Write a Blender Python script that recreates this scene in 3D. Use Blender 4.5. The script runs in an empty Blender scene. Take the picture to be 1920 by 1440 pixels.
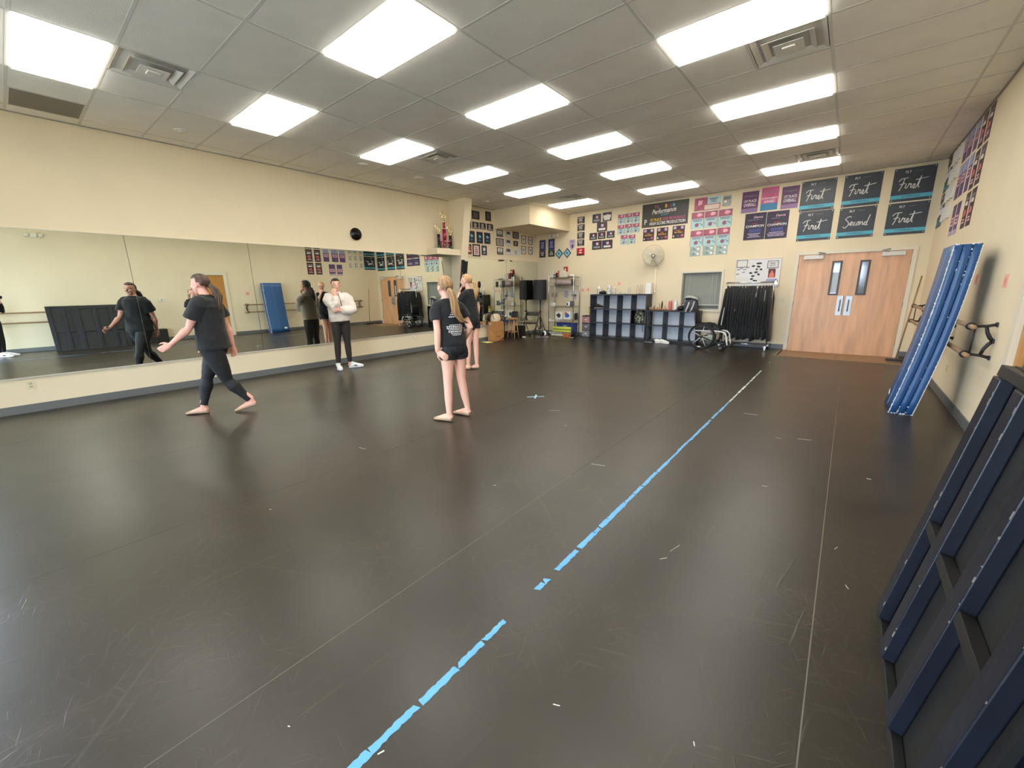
import bpy, bmesh, math, random
from mathutils import Vector, Matrix, noise
from mathutils.bvhtree import BVHTree
V = Vector
RN = random.Random(11)
S = bpy.context.scene
COL = S.collection
PI = math.pi

# ------------------------------------------------------------------ camera
yaw, pitch, roll = 0.68475, -0.22985, -0.01675
fw = V((-math.sin(yaw)*math.cos(pitch), math.cos(yaw)*math.cos(pitch), math.sin(pitch)))
rt = V((math.cos(yaw), math.sin(yaw), 0)); up = rt.cross(fw)
r2 = rt*math.cos(roll) + up*math.sin(roll); u2 = up*math.cos(roll) - rt*math.sin(roll)
cd = bpy.data.cameras.new('camera'); cam = bpy.data.objects.new('camera', cd); COL.objects.link(cam)
cd.sensor_width = 36.0; cd.lens = 761.62/1920*36.0; cd.clip_start = 0.02; cd.clip_end = 100
cam.matrix_world = Matrix(((r2.x, u2.x, -fw.x, 0), (r2.y, u2.y, -fw.y, 0), (r2.z, u2.z, -fw.z, 1.4505), (0, 0, 0, 1)))
S.camera = cam

# ------------------------------------------------------------------ light and exposure
S.view_settings.view_transform = 'Standard'; S.view_settings.look = 'None'
S.view_settings.exposure = 0.0; S.view_settings.gamma = 1.0; S.view_settings.use_curve_mapping = False
PANEL_STRENGTH = 11.6         # the ceiling panels are the room's lamps
PANEL_COLOR = (1.0, 0.96, 0.875)
SKY_STRENGTH = 30.0            # daylight through the windows behind the camera
SKY_COLOR = (0.64, 0.80, 1.0)
W = bpy.data.worlds.new('sky'); S.world = W; W.use_nodes = True
bg = W.node_tree.nodes['Background']; bg.inputs[0].default_value = SKY_COLOR + (1,); bg.inputs[1].default_value = SKY_STRENGTH
for nm, loc, rot, sx, sy in (('rear_window_portal', (-1.3, -3.90, 1.25), (PI/2, 0, 0), 3.4, 2.3), ('side_window_portal', (-8.10, -2.4, 1.25), (PI/2, 0, -PI/2), 2.4, 2.3)):
    pl = bpy.data.lights.new(nm, 'AREA'); pl.shape = 'RECTANGLE'; pl.size = sx; pl.size_y = sy; pl.cycles.is_portal = True
    po = bpy.data.objects.new(nm, pl); COL.objects.link(po); po.location = loc; po.rotation_euler = rot   # each looks into the room
S.cycles.caustics_reflective = False; S.cycles.caustics_refractive = False
S.cycles.sample_clamp_indirect = 6.0
S.cycles.max_bounces = 10; S.cycles.diffuse_bounces = 6; S.cycles.glossy_bounces = 6

# ------------------------------------------------------------------ materials
def lin(c):
    return tuple((x/255/12.92 if x/255 <= .04045 else ((x/255+.055)/1.055)**2.4) for x in c) + (1,)
_M = {}
def M(name, rgb=(128,128,128), rough=.55, metal=0, spec=.5, var=0, vscale=8, bump=0, bscale=60, emit=0, trans=0, alpha=1, coat=0, sheen=0, stretch=None):
    if name in _M: return _M[name]
    m = bpy.data.materials.new(name); m.use_nodes = True; nt = m.node_tree; b = nt.nodes['Principled BSDF']
    c = lin(rgb)
    b.inputs['Base Color'].default_value = c; b.inputs['Roughness'].default_value = rough
    b.inputs['Metallic'].default_value = metal; b.inputs['Specular IOR Level'].default_value = spec
    b.inputs['Transmission Weight'].default_value = trans; b.inputs['Alpha'].default_value = alpha
    b.inputs['Coat Weight'].default_value = coat; b.inputs['Sheen Weight'].default_value = sheen
    if emit:
        b.inputs['Emission Color'].default_value = c; b.inputs['Emission Strength'].default_value = emit
    if var or bump:
        tc = nt.nodes.new('ShaderNodeTexCoord'); src = tc.outputs['Object']
        if stretch:
            mp = nt.nodes.new('ShaderNodeMapping'); mp.inputs['Scale'].default_value = stretch
            nt.links.new(src, mp.inputs[0]); src = mp.outputs[0]
    if var:
        n = nt.nodes.new('ShaderNodeTexNoise'); n.inputs['Scale'].default_value = vscale; n.inputs['Detail'].default_value = 5
        nt.links.new(src, n.inputs['Vector'])
        r = nt.nodes.new('ShaderNodeValToRGB'); r.color_ramp.elements[0].position = .3; r.color_ramp.elements[1].position = .7
        r.color_ramp.elements[0].color = tuple(max(0, x*(1-var)) for x in c[:3]) + (1,)
        r.color_ramp.elements[1].color = tuple(min(1, x*(1+var)) for x in c[:3]) + (1,)
        nt.links.new(n.outputs['Fac'], r.inputs[0]); nt.links.new(r.outputs[0], b.inputs['Base Color'])
    if bump:
        n2 = nt.nodes.new('ShaderNodeTexNoise'); n2.inputs['Scale'].default_value = bscale; n2.inputs['Detail'].default_value = 4
        nt.links.new(src, n2.inputs['Vector'])
        bp = nt.nodes.new('ShaderNodeBump'); bp.inputs['Strength'].default_value = bump; bp.inputs['Distance'].default_value = .01
        nt.links.new(n2.outputs['Fac'], bp.inputs['Height']); nt.links.new(bp.outputs[0], b.inputs['Normal'])
    _M[name] = m; return m

def floor_material():
    m = bpy.data.materials.new('black_vinyl_dance_floor'); m.use_nodes = True; nt = m.node_tree; b = nt.nodes['Principled BSDF']
    L = nt.links.new; N = nt.nodes.new
    tc = N('ShaderNodeTexCoord')
    def nz(scale, detail=4, dist=0, map_=None, rot=0):
        v = tc.outputs['Object']
        if map_:
            mp = N('ShaderNodeMapping'); mp.vector_type = 'TEXTURE'; mp.inputs['Scale'].default_value = tuple(1/q for q in map_); mp.inputs['Rotation'].default_value = (0, 0, rot); mp.inputs['Location'].default_value = (rot*3.7, rot*1.9, 0)
            L(v, mp.inputs[0]); v = mp.outputs[0]
        n = N('ShaderNodeTexNoise'); n.inputs['Scale'].default_value = scale; n.inputs['Detail'].default_value = detail
        n.inputs['Distortion'].default_value = dist; L(v, n.inputs['Vector']); return n.outputs['Fac']
    def math_(op, a, bb, clamp=False):
        x = N('ShaderNodeMath'); x.operation = op; x.use_clamp = clamp
        for i, q in enumerate((a, bb)):
            if isinstance(q, (int, float)): x.inputs[i].default_value = q
            else: L(q, x.inputs[i])
        return x.outputs[0]
    # base tone with broad wear
    ramp = N('ShaderNodeValToRGB'); ramp.color_ramp.elements[0].position = .3; ramp.color_ramp.elements[1].position = .72
    ramp.color_ramp.elements[0].color = lin((41, 35, 27)); ramp.color_ramp.elements[1].color = lin((53, 46, 37))
    L(nz(1.3, 6, .6), ramp.inputs[0])
    # scuffs: thin streaks in many directions, densest where the floor is most used
    def ramp01(v, lo, hi):
        r = N('ShaderNodeMapRange'); r.interpolation_type = 'SMOOTHSTEP'; L(v, r.inputs[0]); r.inputs[1].default_value = lo; r.inputs[2].default_value = hi; return r.outputs[0]
    scr = None
    for i, (fx, fy) in enumerate(((70, 5), (55, 4), (85, 7), (60, 5), (75, 6), (50, 3))):
        line = ramp01(nz(1.0, 2, .35, (fx, fy, 1), .35 + i*.53), .62, .78)
        scr = line if scr is None else math_('MAXIMUM', scr, line)
    wear = ramp01(nz(1.5, 3, .4), .34, .66)
    long_ = None
    for i, (fx, fy) in enumerate(((34, .7), (28, .6), (40, .9))):
        line = ramp01(nz(1.0, 1, .25, (fx, fy, 1), .9 + i*1.1), .73, .79)
        long_ = line if long_ is None else math_('MAXIMUM', long_, line)
    mix = N('ShaderNodeMixRGB'); L(math_('MULTIPLY', math_('ADD', math_('MULTIPLY', scr, wear), long_, True), .06), mix.inputs[0]); L(ramp.outputs[0], mix.inputs[1]); mix.inputs[2].default_value = lin((150, 140, 122))
    L(mix.outputs[0], b.inputs['Base Color'])
    L(math_('ADD', math_('MULTIPLY', nz(2.2, 4, .4), .06), .30), b.inputs['Roughness'])
    b.inputs['Specular IOR Level'].default_value = .48
    h = math_('ADD', math_('MULTIPLY', scr, math_('ADD', math_('MULTIPLY', wear, .8), .2)), math_('MULTIPLY', nz(90, 3), .25))
    bp = N('ShaderNodeBump'); bp.inputs['Strength'].default_value = .4; bp.inputs['Distance'].default_value = .0010
    L(h, bp.inputs['Height']); L(bp.outputs[0], b.inputs['Normal'])
    return m

# ------------------------------------------------------------------ mesh helpers
class MB:
    def __init__(s): s.bm = bmesh.new()
    def box(s, lo, hi, bev=0, mtx=None):
        lo, hi = V(lo), V(hi)
        r = bmesh.ops.create_cube(s.bm, size=1.0); vs = r['verts']
        c = (lo+hi)/2; d = hi-lo
        for v in vs: v.co = V((v.co.x*d.x, v.co.y*d.y, v.co.z*d.z)) + c
        if bev:
            es = {e for v in vs for e in v.link_edges}
            rr = bmesh.ops.bevel(s.bm, geom=list(es), offset=bev, segments=2, affect='EDGES', profile=.6)
            vs = list({v for f in rr['faces'] for v in f.verts} | {v for v in vs if v.is_valid})
        if mtx is not None:
            for v in vs: v.co = mtx @ v.co
        return s
    def obox(s, c, size, mtx3=None, bev=0):
        h = V(size)/2
        m = Matrix.Translation(V(c)) @ ((mtx3 or Matrix.Identity(3)).to_4x4())
        return s.box(-h, h, bev, m)
    def loft(s, pts, rad, side=None, n=12, cap=True, closed=False):
        pts = [V(p) for p in pts]; k = len(pts)
        if not isinstance(rad, list): rad = [rad]*k   # one number or one (a, b) ellipse for all rings
        rings = []; prev = None
        for i, p in enumerate(pts):
            if closed: t = pts[(i+1) % k] - pts[i-1]
            else: t = pts[min(i+1, k-1)] - pts[max(i-1, 0)]
            if t.length < 1e-9: t = V((0, 0, 1))
            t.normalize()
            if side is not None:
                sd = V(side) if not isinstance(side, list) else V(side[i])
            elif prev is not None: sd = prev
            else: sd = V((1, 0, 0)) if abs(t.x) < .8 else V((0, 1, 0))
            sd = sd - t*sd.dot(t)
            if sd.length < 1e-6: sd = t.orthogonal()
            sd.normalize(); prev = sd; o = t.cross(sd)
            ra = rad[i]; a, b = ra if isinstance(ra, (tuple, list)) else (ra, ra)
            rings.append([s.bm.verts.new(p + sd*(a*math.cos(2*PI*j/n)) + o*(b*math.sin(2*PI*j/n))) for j in range(n)])
        m = k if closed else k-1
        for i in range(m):
            A, B = rings[i], rings[(i+1) % k]
            for j in range(n): s.bm.faces.new((A[j], A[(j+1) % n], B[(j+1) % n], B[j]))
        if cap and not closed:
            s.bm.faces.new(list(reversed(rings[0]))); s.bm.faces.new(rings[-1])
        return s
    tube = loft
    def sph(s, c, r, n=12, mtx3=None):
        rr = r if isinstance(r, (tuple, list)) else (r, r, r)
        q = bmesh.ops.create_uvsphere(s.bm, u_segments=n, v_segments=max(6, n*2//3), radius=1)
        for v in q['verts']:
            w = V((v.co.x*rr[0], v.co.y*rr[1], v.co.z*rr[2]))
            v.co = (mtx3 @ w if mtx3 else w) + V(c)
        return s
    def prism(s, poly, vec):
        vec = V(vec); a = [s.bm.verts.new(V(p)) for p in poly]; b = [s.bm.verts.new(V(p)+vec) for p in poly]
        n = len(a); s.bm.faces.new(a); s.bm.faces.new(list(reversed(b)))
        for i in range(n): s.bm.faces.new((a[i], b[i], b[(i+1) % n], a[(i+1) % n]))
        return s
    def lathe(s, prof, c, axis=(0, 0, 1), n=16):
        ax = V(axis).normalized(); c = V(c)
        return s.loft([c + ax*z for r, z in prof], [max(r, 1e-4) for r, z in prof], None, n)
    def quad(s, pts):
        s.bm.faces.new([s.bm.verts.new(V(p)) for p in pts]); return s
    def mesh(s, name, smooth=False):
        bmesh.ops.recalc_face_normals(s.bm, faces=s.bm.faces)
        me = bpy.data.meshes.new(name); s.bm.to_mesh(me); s.bm.free()
        if smooth: me.shade_smooth()
        return me

ORG = {}
def props(o, label=None, cat=None, group=None, kind=None):
    if label: o['label'] = label
    if cat: o['category'] = cat
    if group: o['group'] = group
    if kind: o['kind'] = kind
    return o
def thing(name, label, cat, loc, group=None):
    o = bpy.data.objects.new(name, None); COL.objects.link(o); o.location = V(loc); o.empty_display_size = .1
    ORG[o.name] = V(loc); return props(o, label, cat, group)
def put(name, me, mat, parent=None, label=None, cat=None, group=None, kind=None):
    """link a world-space mesh as an object; its origin goes to the parent's, or to its own foot"""
    if parent is not None: org = ORG[parent.name]
    else:
        co = [v.co for v in me.vertices]
        lo = V((min(c.x for c in co), min(c.y for c in co), min(c.z for c in co))); hi = V((max(c.x for c in co), max(c.y for c in co), max(c.z for c in co)))
        org = V(((lo.x+hi.x)/2, (lo.y+hi.y)/2, lo.z))
    me.transform(Matrix.Translation(-org))
    for mm in (mat if isinstance(mat, (list, tuple)) else [mat]): me.materials.append(mm)
    o = bpy.data.objects.new(name, me); COL.objects.link(o)
    if parent is not None: o.parent = parent
    else: o.location = org
    ORG[o.name] = V(org)
    return props(o, label, cat, group, kind)
def add(name, mb, mat, parent=None, smooth=False, **k):
    return put(name, mb.mesh(name, smooth), mat, parent, **k)
def dup(o, loc, label=None, group=None, parent=None):
    c = o.copy(); COL.objects.link(c)
    if parent is None: c.location = V(loc)
    else: c.parent = parent
    ORG[c.name] = V(loc)
    if label: c['label'] = label
    if group: c['group'] = group
    for ch in list(o.children): dup(ch, loc, parent=c)
    return c
def struct(name, mb, mat, parent=None, smooth=False):
    return add(name, mb, mat, parent, smooth, kind='structure' if parent is None else None)
ORD = 'first second third fourth fifth sixth seventh eighth ninth tenth eleventh twelfth thirteenth fourteenth fifteenth sixteenth seventeenth'.split()

# ------------------------------------------------------------------ room
XL, XR, YB, YF, CH = -8.018, 1.081, 11.164, -3.82, 3.597
mWall = M('warm_beige_wall_paint', (229, 213, 181), .75, var=.03, vscale=1.2, bump=.06, bscale=220)
mWhite = M('white_gloss_paint', (232, 226, 210), .45)
mBase = M('grey_vinyl_baseboard', (104, 106, 104), .45)
mTile = M('ceiling_tile', (250, 246, 236), .9, var=.03, vscale=3, bump=.25, bscale=160)
mTee = M('ceiling_grid_metal', (214, 211, 202), .5)
mBlack = M('black_plastic', (22, 22, 23), .45)
mBlkM = M('black_powder_coated_metal', (20, 20, 22), .38)
mChrome = M('chrome', (205, 205, 205), .22, metal=1)
mSteel = M('brushed_steel', (178, 178, 176), .38, metal=1)
mFloor = floor_material()
T = .15
SY0_, SY1_, SZ0_, SZ1_ = -3.6, -1.2, .1, 2.4
struct('wall_left', MB().box((XL-T, YF-T, -.05), (XL, SY0_, CH+.1)).box((XL-T, SY1_, -.05), (XL, YB+T, CH+.1)).box((XL-T, SY0_, SZ1_), (XL, SY1_, CH+.1)).box((XL-T, SY0_, -.05), (XL, SY1_, SZ0_)), mWall)
# back wall with the double-door opening and the office window opening
b = MB()
DX0, DX1, DZ = -.965, .855, 2.075
WX0, WX1, WZ0, WZ1 = -3.385, -2.465, .865, 1.775
b.box((XL, YB, -.05), (WX0, YB+T, CH+.1)); b.box((WX0, YB, -.05), (WX1, YB+T, WZ0)); b.box((WX0, YB, WZ1), (WX1, YB+T, CH+.1))
b.box((WX1, YB, -.05), (DX0, YB+T, CH+.1)); b.box((DX0, YB, DZ), (DX1, YB+T, CH+.1)); b.box((DX1, YB, -.05), (XR, YB+T, CH+.1))
struct('wall_back', b, mWall)
# right wall with its single-door opening
RY0, RY1, RZ = 4.19, 5.06, 2.09
b = MB(); b.box((XR, YF-T, -.05), (XR+T, RY0, CH+.1)); b.box((XR, RY1, -.05), (XR+T, YB+T, CH+.1)); b.box((XR, RY0, RZ), (XR+T, RY1, CH+.1))
struct('wall_right', b, mWall)
# rear wall behind the camera: a broad glazed front lets the daylight in
b = MB(); GX0, GX1, GZ0, GZ1 = -3.0, .4, .1, 2.4
b.box((XL, YF-T, -.05), (GX0, YF, CH+.1)); b.box((GX1, YF-T, -.05), (XR, YF, CH+.1)); b.box((GX0, YF-T, GZ1), (GX1, YF, CH+.1)); b.box((GX0, YF-T, -.05), (GX1, YF, GZ0))
struct('wall_rear', b, mWall)
mGlass = M('clear_glass', (255, 255, 255), .0, trans=1, spec=.5)
w2 = props(bpy.data.objects.new('window_2', None), kind='structure'); COL.objects.link(w2); ORG['window_2'] = V((0, 0, 0))
b = MB()
for x in [GX0 + i*(GX1-GX0)/2 for i in range(3)]: b.box((x-.03, YF-.1, GZ0), (x+.03, YF-.03, GZ1))
for z in (GZ0+.03, GZ1-.03): b.box((GX0, YF-.1, z-.03), (GX1, YF-.03, z+.03))
add('window_frame', b, mSteel, w2)
struct('added_door_backing', MB().box((-4.2, YB+.5, -.05), (XR+T, YB+.6, CH+.1)).box((-4.2, YB+T, -.05), (-4.1, YB+.5, CH+.1)).box((XR+T-.05, YB+T, -.05), (XR+T, YB+.5, CH+.1)).box((-4.2, YB+T, CH), (XR+T, YB+.6, CH+.1)).box((-4.2, YB+T, -.1), (XR+T, YB+.6, -.04)), M('door_backing_paint', (150, 140, 120), .8))  # unseen backing added behind the double door to block sky light at its gap
struct('added_side_door_backing', MB().box((XR+T+.4, 3.8, -.05), (XR+T+.5, 5.5, 2.6)).box((XR+T, 3.7, -.05), (XR+T+.5, 3.8, 2.6)).box((XR+T, 5.5, -.05), (XR+T+.5, 5.6, 2.6)).box((XR+T, 3.7, 2.6), (XR+T+.5, 5.6, 2.7)).box((XR+T, 3.7, -.1), (XR+T+.5, 5.6, -.04)), M('door_backing_paint'))  # unseen backing added so no sky shines round the side door
w3 = props(bpy.data.objects.new('window_3', None), kind='structure'); COL.objects.link(w3); ORG['window_3'] = V((0, 0, 0))
b = MB()
for y in (SY0_, (SY0_+SY1_)/2, SY1_): b.box((XL-.1, y-.03, SZ0_), (XL-.03, y+.03, SZ1_))
for z in (SZ0_+.03, SZ1_-.03): b.box((XL-.1, SY0_, z-.03), (XL-.03, SY1_, z+.03))
add('window_frame', b, mSteel, w3)
struct('ground_outside', MB().box((-40, -40, -.3), (30, YF-T, -.1)).box((-40, YF-T, -.3), (XL-T, 20, -.1)), M('pale_concrete_outside', (196, 194, 188), .9, var=.1))

# ---- floor: raised sub-floor, vinyl sheets on it, a step-down in front of the double door
CX0, CX1, CY = -1.03, .93, 10.06
b = MB(); b.box((XL, YF, -.12), (XR, CY, -.004)); b.box((XL, CY, -.12), (CX0, YB, -.004)); b.box((CX1, CY, -.12), (XR, YB, -.004)); b.box((CX0, CY, -.12), (CX1, YB+T, -.036))
fl = struct('floor', b, M('dark_floor_seam', (30, 28, 26), .6))
seams = [XL, -6.41, -4.78, -3.155, -1.53, .065, XR]
for i in range(6):
    x0, x1 = seams[i]+(.001 if i else 0), seams[i+1]-(.001 if i < 5 else 0)
    b = MB()
    if i < 4: b.box((x0, YF, -.004), (x1, YB, 0))
    elif i == 4: b.box((x0, YF, -.004), (x1, CY, 0)); b.box((x0, CY, -.004), (CX0, YB, 0))
    else: b.box((x0, YF, -.004), (x1, CY, 0)); b.box((CX1, CY, -.004), (x1, YB, 0))
    add('vinyl_sheet', b, mFloor, fl)
for x, w, y1 in ((.065, .0022, 9.6), (-1.53, .0011, 2.6)): add('seam_tape', MB().box((x-w, YF, -.0005), (x+w, y1, .0006)), M('pale_seam_tape', (112, 105, 92), .4), fl)
mTh = M('worn_wood_threshold', (150, 118, 88), .5, var=.12, vscale=10, stretch=(1, 12, 1))
for x0, x1 in ((CX0, -.05), (-.047, CX1)):
    add('threshold_board', MB().box((x0, CY+.03, -.036), (x1, YB+T, -.026)), mTh, fl)
add('edge_strip', MB().box((CX0-.05, CY-.02, -.003), (CX0+.0, YB-.02, .004)), M('olive_edge_strip', (112, 108, 88), .5), fl)
add('edge_strip', MB().box((CX0, CY-.045, -.003), (CX1+.05, CY, .004)), M('pale_wood_edge', (146, 122, 94), .5), fl)

# ---- ceiling: slab, lay-in tiles, grid runners
ce = struct('ceiling', MB().box((XL, YF, CH+.03), (XR, YB, CH+.1)), mTile)
gx = [-7.74 + 1.2192*i for i in range(8)]; gy = [.449 + .6096*i for i in range(-7, 18)]
xs = [XL] + gx + [XR]; ys = [g for g in gy] + [YB]
# column index c: cell between xs[c] and xs[c+1]; column A cell = 2, B = 4, C = 6
tile_cache = {}
def tile(x0, x1, y0, y1):
    key = (round(x1-x0, 3), round(y1-y0, 3))
    g = .011
    if key not in tile_cache:
        tile_cache[key] = add('ceiling_tile', MB().box((x0+g, y0+g, CH+.0025), (x1-g, y1-g, CH+.02)), mTile, ce)
        tile_cache[key]['_o'] = (x0, y0); return
    o = tile_cache[key]; c = o.copy(); COL.objects.link(c); c.location = (x0-o['_o'][0], y0-o['_o'][1], 0)
ventcells = {(2, 1): (-5.911, -5.302), (2, 7): (-5.911, -5.302), (6, 7): (-1.034, -.425), (2, 14): (-5.911, -5.302), (6, 14): (-1.034, -.425), (1, 0): (-7.74, -7.13)}
lightset = {(c, k) for c in (2, 4, 6) for k in (0, 3, 6, 9, 12, 15)}
for ci in range(len(xs)-1):
    for r in range(len(ys)-1):
        k = r-7
        if (ci, k) in lightset: continue
        x0, x1, y0, y1 = xs[ci], xs[ci+1], ys[r], ys[r+1]
        if (ci, k) in ventcells:
            a, bb = ventcells[(ci, k)]
            if a > x0+.01: tile(x0, a, y0, y1)
            if bb < x1-.01: tile(bb, x1, y0, y1)
            continue
        tile(x0, x1, y0, y1)
for o in tile_cache.values(): del o['_o']
g0 = None
for x in gx: add('grid_runner', MB().box((x-.012, YF, CH), (x+.012, YB, CH+.012)), mTee, ce)
for y in gy[1:]: add('grid_runner', MB().box((XL, y-.012, CH+.0005), (XR, y+.012, CH+.0115)), mTee, ce)
for (ci, k), (a, bb) in ventcells.items():
    x = a if a > xs[ci]+.01 else bb
    add('grid_runner', MB().box((x-.012, gy[k+7], CH+.001), (x+.012, gy[k+8], CH+.011)), mTee, ce)
mAng = M('wall_angle', (150, 146, 136), .5)
add('wall_angle', MB().box((XL, YF, CH-.006), (XL+.022, YB, CH+.006)), mAng, ce); add('wall_angle', MB().box((XR-.022, YF, CH-.006), (XR, YB, CH+.006)), mAng, ce)
add('wall_angle', MB().box((XL, YB-.022, CH-.006), (XR, YB, CH+.006)), mAng, ce)

# ---- ceiling light panels
mPanel = M('lit_diffuser', (255, 255, 255), .5); nb = mPanel.node_tree.nodes['Principled BSDF']
nb.inputs['Emission Color'].default_value = PANEL_COLOR + (1,); nb.inputs['Emission Strength'].default_value = PANEL_STRENGTH
def fixture(x, y, label, group):
    t = thing('ceiling_light', label, 'ceiling light', (x, y, CH), group)
    w, d = 1.195, .585
    b = MB(); f = .016
    x0, x1, y0, y1 = x-w/2, x+w/2, y-d/2, y+d/2
    b.box((x0, y0, CH+.001), (x1, y0+f, CH+.02)); b.box((x0, y1-f, CH+.001), (x1, y1, CH+.02)); b.box((x0, y0+f, CH+.001), (x0+f, y1-f, CH+.02)); b.box((x1-f, y0+f, CH+.001), (x1, y1-f, CH+.02))
    add('frame', b, mWhite, t)
    add('diffuser', MB().box((x0+f+.002, y0+f+.002, CH-.020), (x1-f-.002, y1-f-.002, CH+.012)), mPanel, t)  # lens drop added so its glowing sides brighten the ceiling tiles
    return t
proto = None
for c in (2, 4, 6):
    xc = (xs[c]+xs[c+1])/2
    for n, k in enumerate((0, 3, 6, 9, 12, 15)):
        yc = .449+.6096*k+.3048
        fromback = 6-n
        lab = 'lit ceiling panel, %s from the back wall in the %s' % (ORD[fromback-1], {2: 'row by the mirrors', 4: 'middle row', 6: 'row by the barre wall'}[c])
        if proto is None: proto = fixture(xc, yc, lab, 'lit ceiling panels')
        else: dup(proto, (xc, yc, CH), lab, 'lit ceiling panels')

# ---- supply diffusers and return grille
mVent = M('off_white_vent_metal', (232, 229, 220), .5); mThroat = M('grey_vent_throat', (186, 182, 172), .8)  # throat plate is a greyer tone than the louvre rings
def vent(x0, y0, label, dark=False):
    s = .6096; t = thing('ceiling_vent', label, 'ceiling vent', (x0+s/2, y0+s/2, CH), 'square ceiling air diffusers')
    cx, cy = x0+s/2, y0+s/2
    add('throat', MB().box((x0+.02, y0+.02, CH+.02), (x0+s-.02, y0+s-.02, CH+.028)), mThroat, t)
    for h, z, th in ((.285, .000, .05), (.20, -.012, .045), (.115, -.022, .115)):
        b = MB(); o, i = h, h-th
        if i > .01:
            for q in range(4):
                a = PI/2*q; Rm = Matrix.Rotation(a, 3, 'Z')
                pts = [Rm @ V((-o, -o, 0)), Rm @ V((o, -o, 0)), Rm @ V((i, -i, .022)), Rm @ V((-i, -i, .022))]
                b.prism([V((cx, cy, CH+z)) + p for p in pts], (0, 0, .003))
        else:
            b.box((cx-o, cy-o, CH+z), (cx+o, cy+o, CH+z+.004)); b.prism([V((cx, cy, CH+z-.012)) + p for p in (V((-.05, -.05, 0)), V((.05, -.05, 0)), V((.05, .05, 0)), V((-.05, .05, 0)))], (0, 0, .012))
        add('louvre_ring', b, mVent, t)
    return t
vent(-5.911, gy[8], 'square air vent beside the ceiling panel at the upper left')
vent(-5.911, gy[14], 'square air vent between two ceiling panels above the clock')
vent(-5.911, gy[21], 'square air vent by the last ceiling panel near the boxed corner soffit')
vent(-1.034, gy[14], 'square air vent touching the big light panel at the upper right')
vent(-1.034, gy[21], 'square air vent behind the last light panel above the double door')
t = thing('return_grille', 'dark grey perforated return grille at the upper left, by the wall', 'ceiling vent', (-7.43, .754, CH))
add('grille_frame', MB().box((-7.735, .455, CH+.002), (-7.135, 1.052, CH+.012)), mVent, t)
add('perforated_plate', MB().box((-7.715, .475, CH-.003), (-7.155, 1.032, CH+.002)), M('grey_perforated_metal', (118, 110, 96), .6, var=.25, vscale=300), t)
for i, (x, y, w) in enumerate(((-7.27, 1.96, 'nearest the return grille'), (-6.85, 4.39, 'beyond the third mirror-side panel'), (-6.83, 5.59, 'beside the fourth mirror-side panel'), (-7.383, 8.146, 'above the framed plaques'))):
    t = thing('ceiling_speaker', 'small round ceiling fitting %s' % w, 'ceiling fitting', (x, y, CH))
    add('rim', MB().lathe([(.085, 0.006), (.085, -.006), (.07, -.012)], (x, y, CH), n=20), mVent, t, True)
    add('cone', MB().lathe([(.045, -.012), (.04, -.022), (.01, -.024)], (x, y, CH), n=16), mTee, t, True)

# ---- baseboards and trims
BH = .105
struct('baseboard_left', MB().box((XL, YF, 0), (XL+.012, YB-.012, BH)), mBase)
b = MB(); b.box((XL+.012, YB-.012, 0), (-1.03, YB, BH)); b.box((.92, YB-.012, 0), (XR-.012, YB, BH)); struct('baseboard_back', b, mBase)
b = MB(); b.box((XR-.012, YF, 0), (XR, 4.12, BH)); b.box((XR-.012, 5.16, 0), (XR, YB, BH)); struct('baseboard_right', b, mBase)
# tapered pillar, ledge, soffit box
struct('pillar', MB().prism([(XL, 7.43, 0), (-7.995, 7.43, 0), (-7.41, 7.43, CH), (XL, 7.43, CH)], (0, .23, 0)), mWall)
struct('ledge', MB().box((XL, 6.67, 2.282), (-7.65, 7.43, 2.42)), mWall)
struct('soffit', MB().box((XL, 9.15, 3.11), (-6.78, YB, CH)), mWall)

# ---- mirrors
mMir = M('mirror_glass', (226, 230, 222), .0, metal=1); mMirE = M('mirror_edge', (120, 130, 120), .3)
def mirror(y0, y1, label, z0=.458, z1=2.272, XL=XL):
    t = thing('wall_mirror', label, 'mirror', (XL+.01, (y0+y1)/2, z0), 'wall mirrors')
    g = .003
    add('backing', MB().box((-8.0175, y0+g, z0), (XL+.016, y1-g, z1)), mMirE, t)
    add('glass', MB().box((XL+.016, y0+g, z0+.001), (XL+.020, y1-g, z1-.001)), mMir, t)
ym = [-1.1, -.27, 1.25, 2.80, 4.33, 5.85, 7.43]
ml = ['narrow mirror panel beside the daylight window, behind the camera', 'leftmost tall wall mirror showing the black panels', 'wall mirror behind the walking person in black', 'wall mirror showing the blue mat, left of the person in cream',
      'wall mirror behind the person in the cream sweatshirt', 'wall mirror next to the tapered pillar under the trophies']
for i in range(6): mirror(ym[i], ym[i+1], ml[i])
mirror(7.67, 9.556, 'mirror panel just beyond the pillar, behind the cardboard boxes', XL=-7.962)
mirror(9.559, YB-.02, 'mirror panel in the far corner behind the loudspeaker', XL=-7.962)
b = MB(); b.box((XL, -1.1, .444), (XL+.026, 7.43, .458)); b.box((XL, 7.67, .444), (XL+.082, YB-.02, .458)); struct('trim_1', b, M('pale_aluminium', (214, 208, 192), .4))
b = MB(); b.box((XL, -1.1, 2.272), (XL+.022, 7.43, 2.280)); b.box((XL, 7.67, 2.272), (XL+.078, YB-.02, 2.280)); struct('trim_2', b, M('pale_aluminium', (214, 208, 192), .4))
for y in (9.35, 9.75): add('mirror_clip', MB().box((XL+.076, y-.09 if y < 9.5 else y-.02, 2.245), (XL+.088, y+.09 if y < 9.5 else y+.02, 2.28)), mBlack, None, label='black clip on the top edge of the far mirror, %s the seam' % ('left of' if y < 9.5 else 'right of'), cat='clip')

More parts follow.
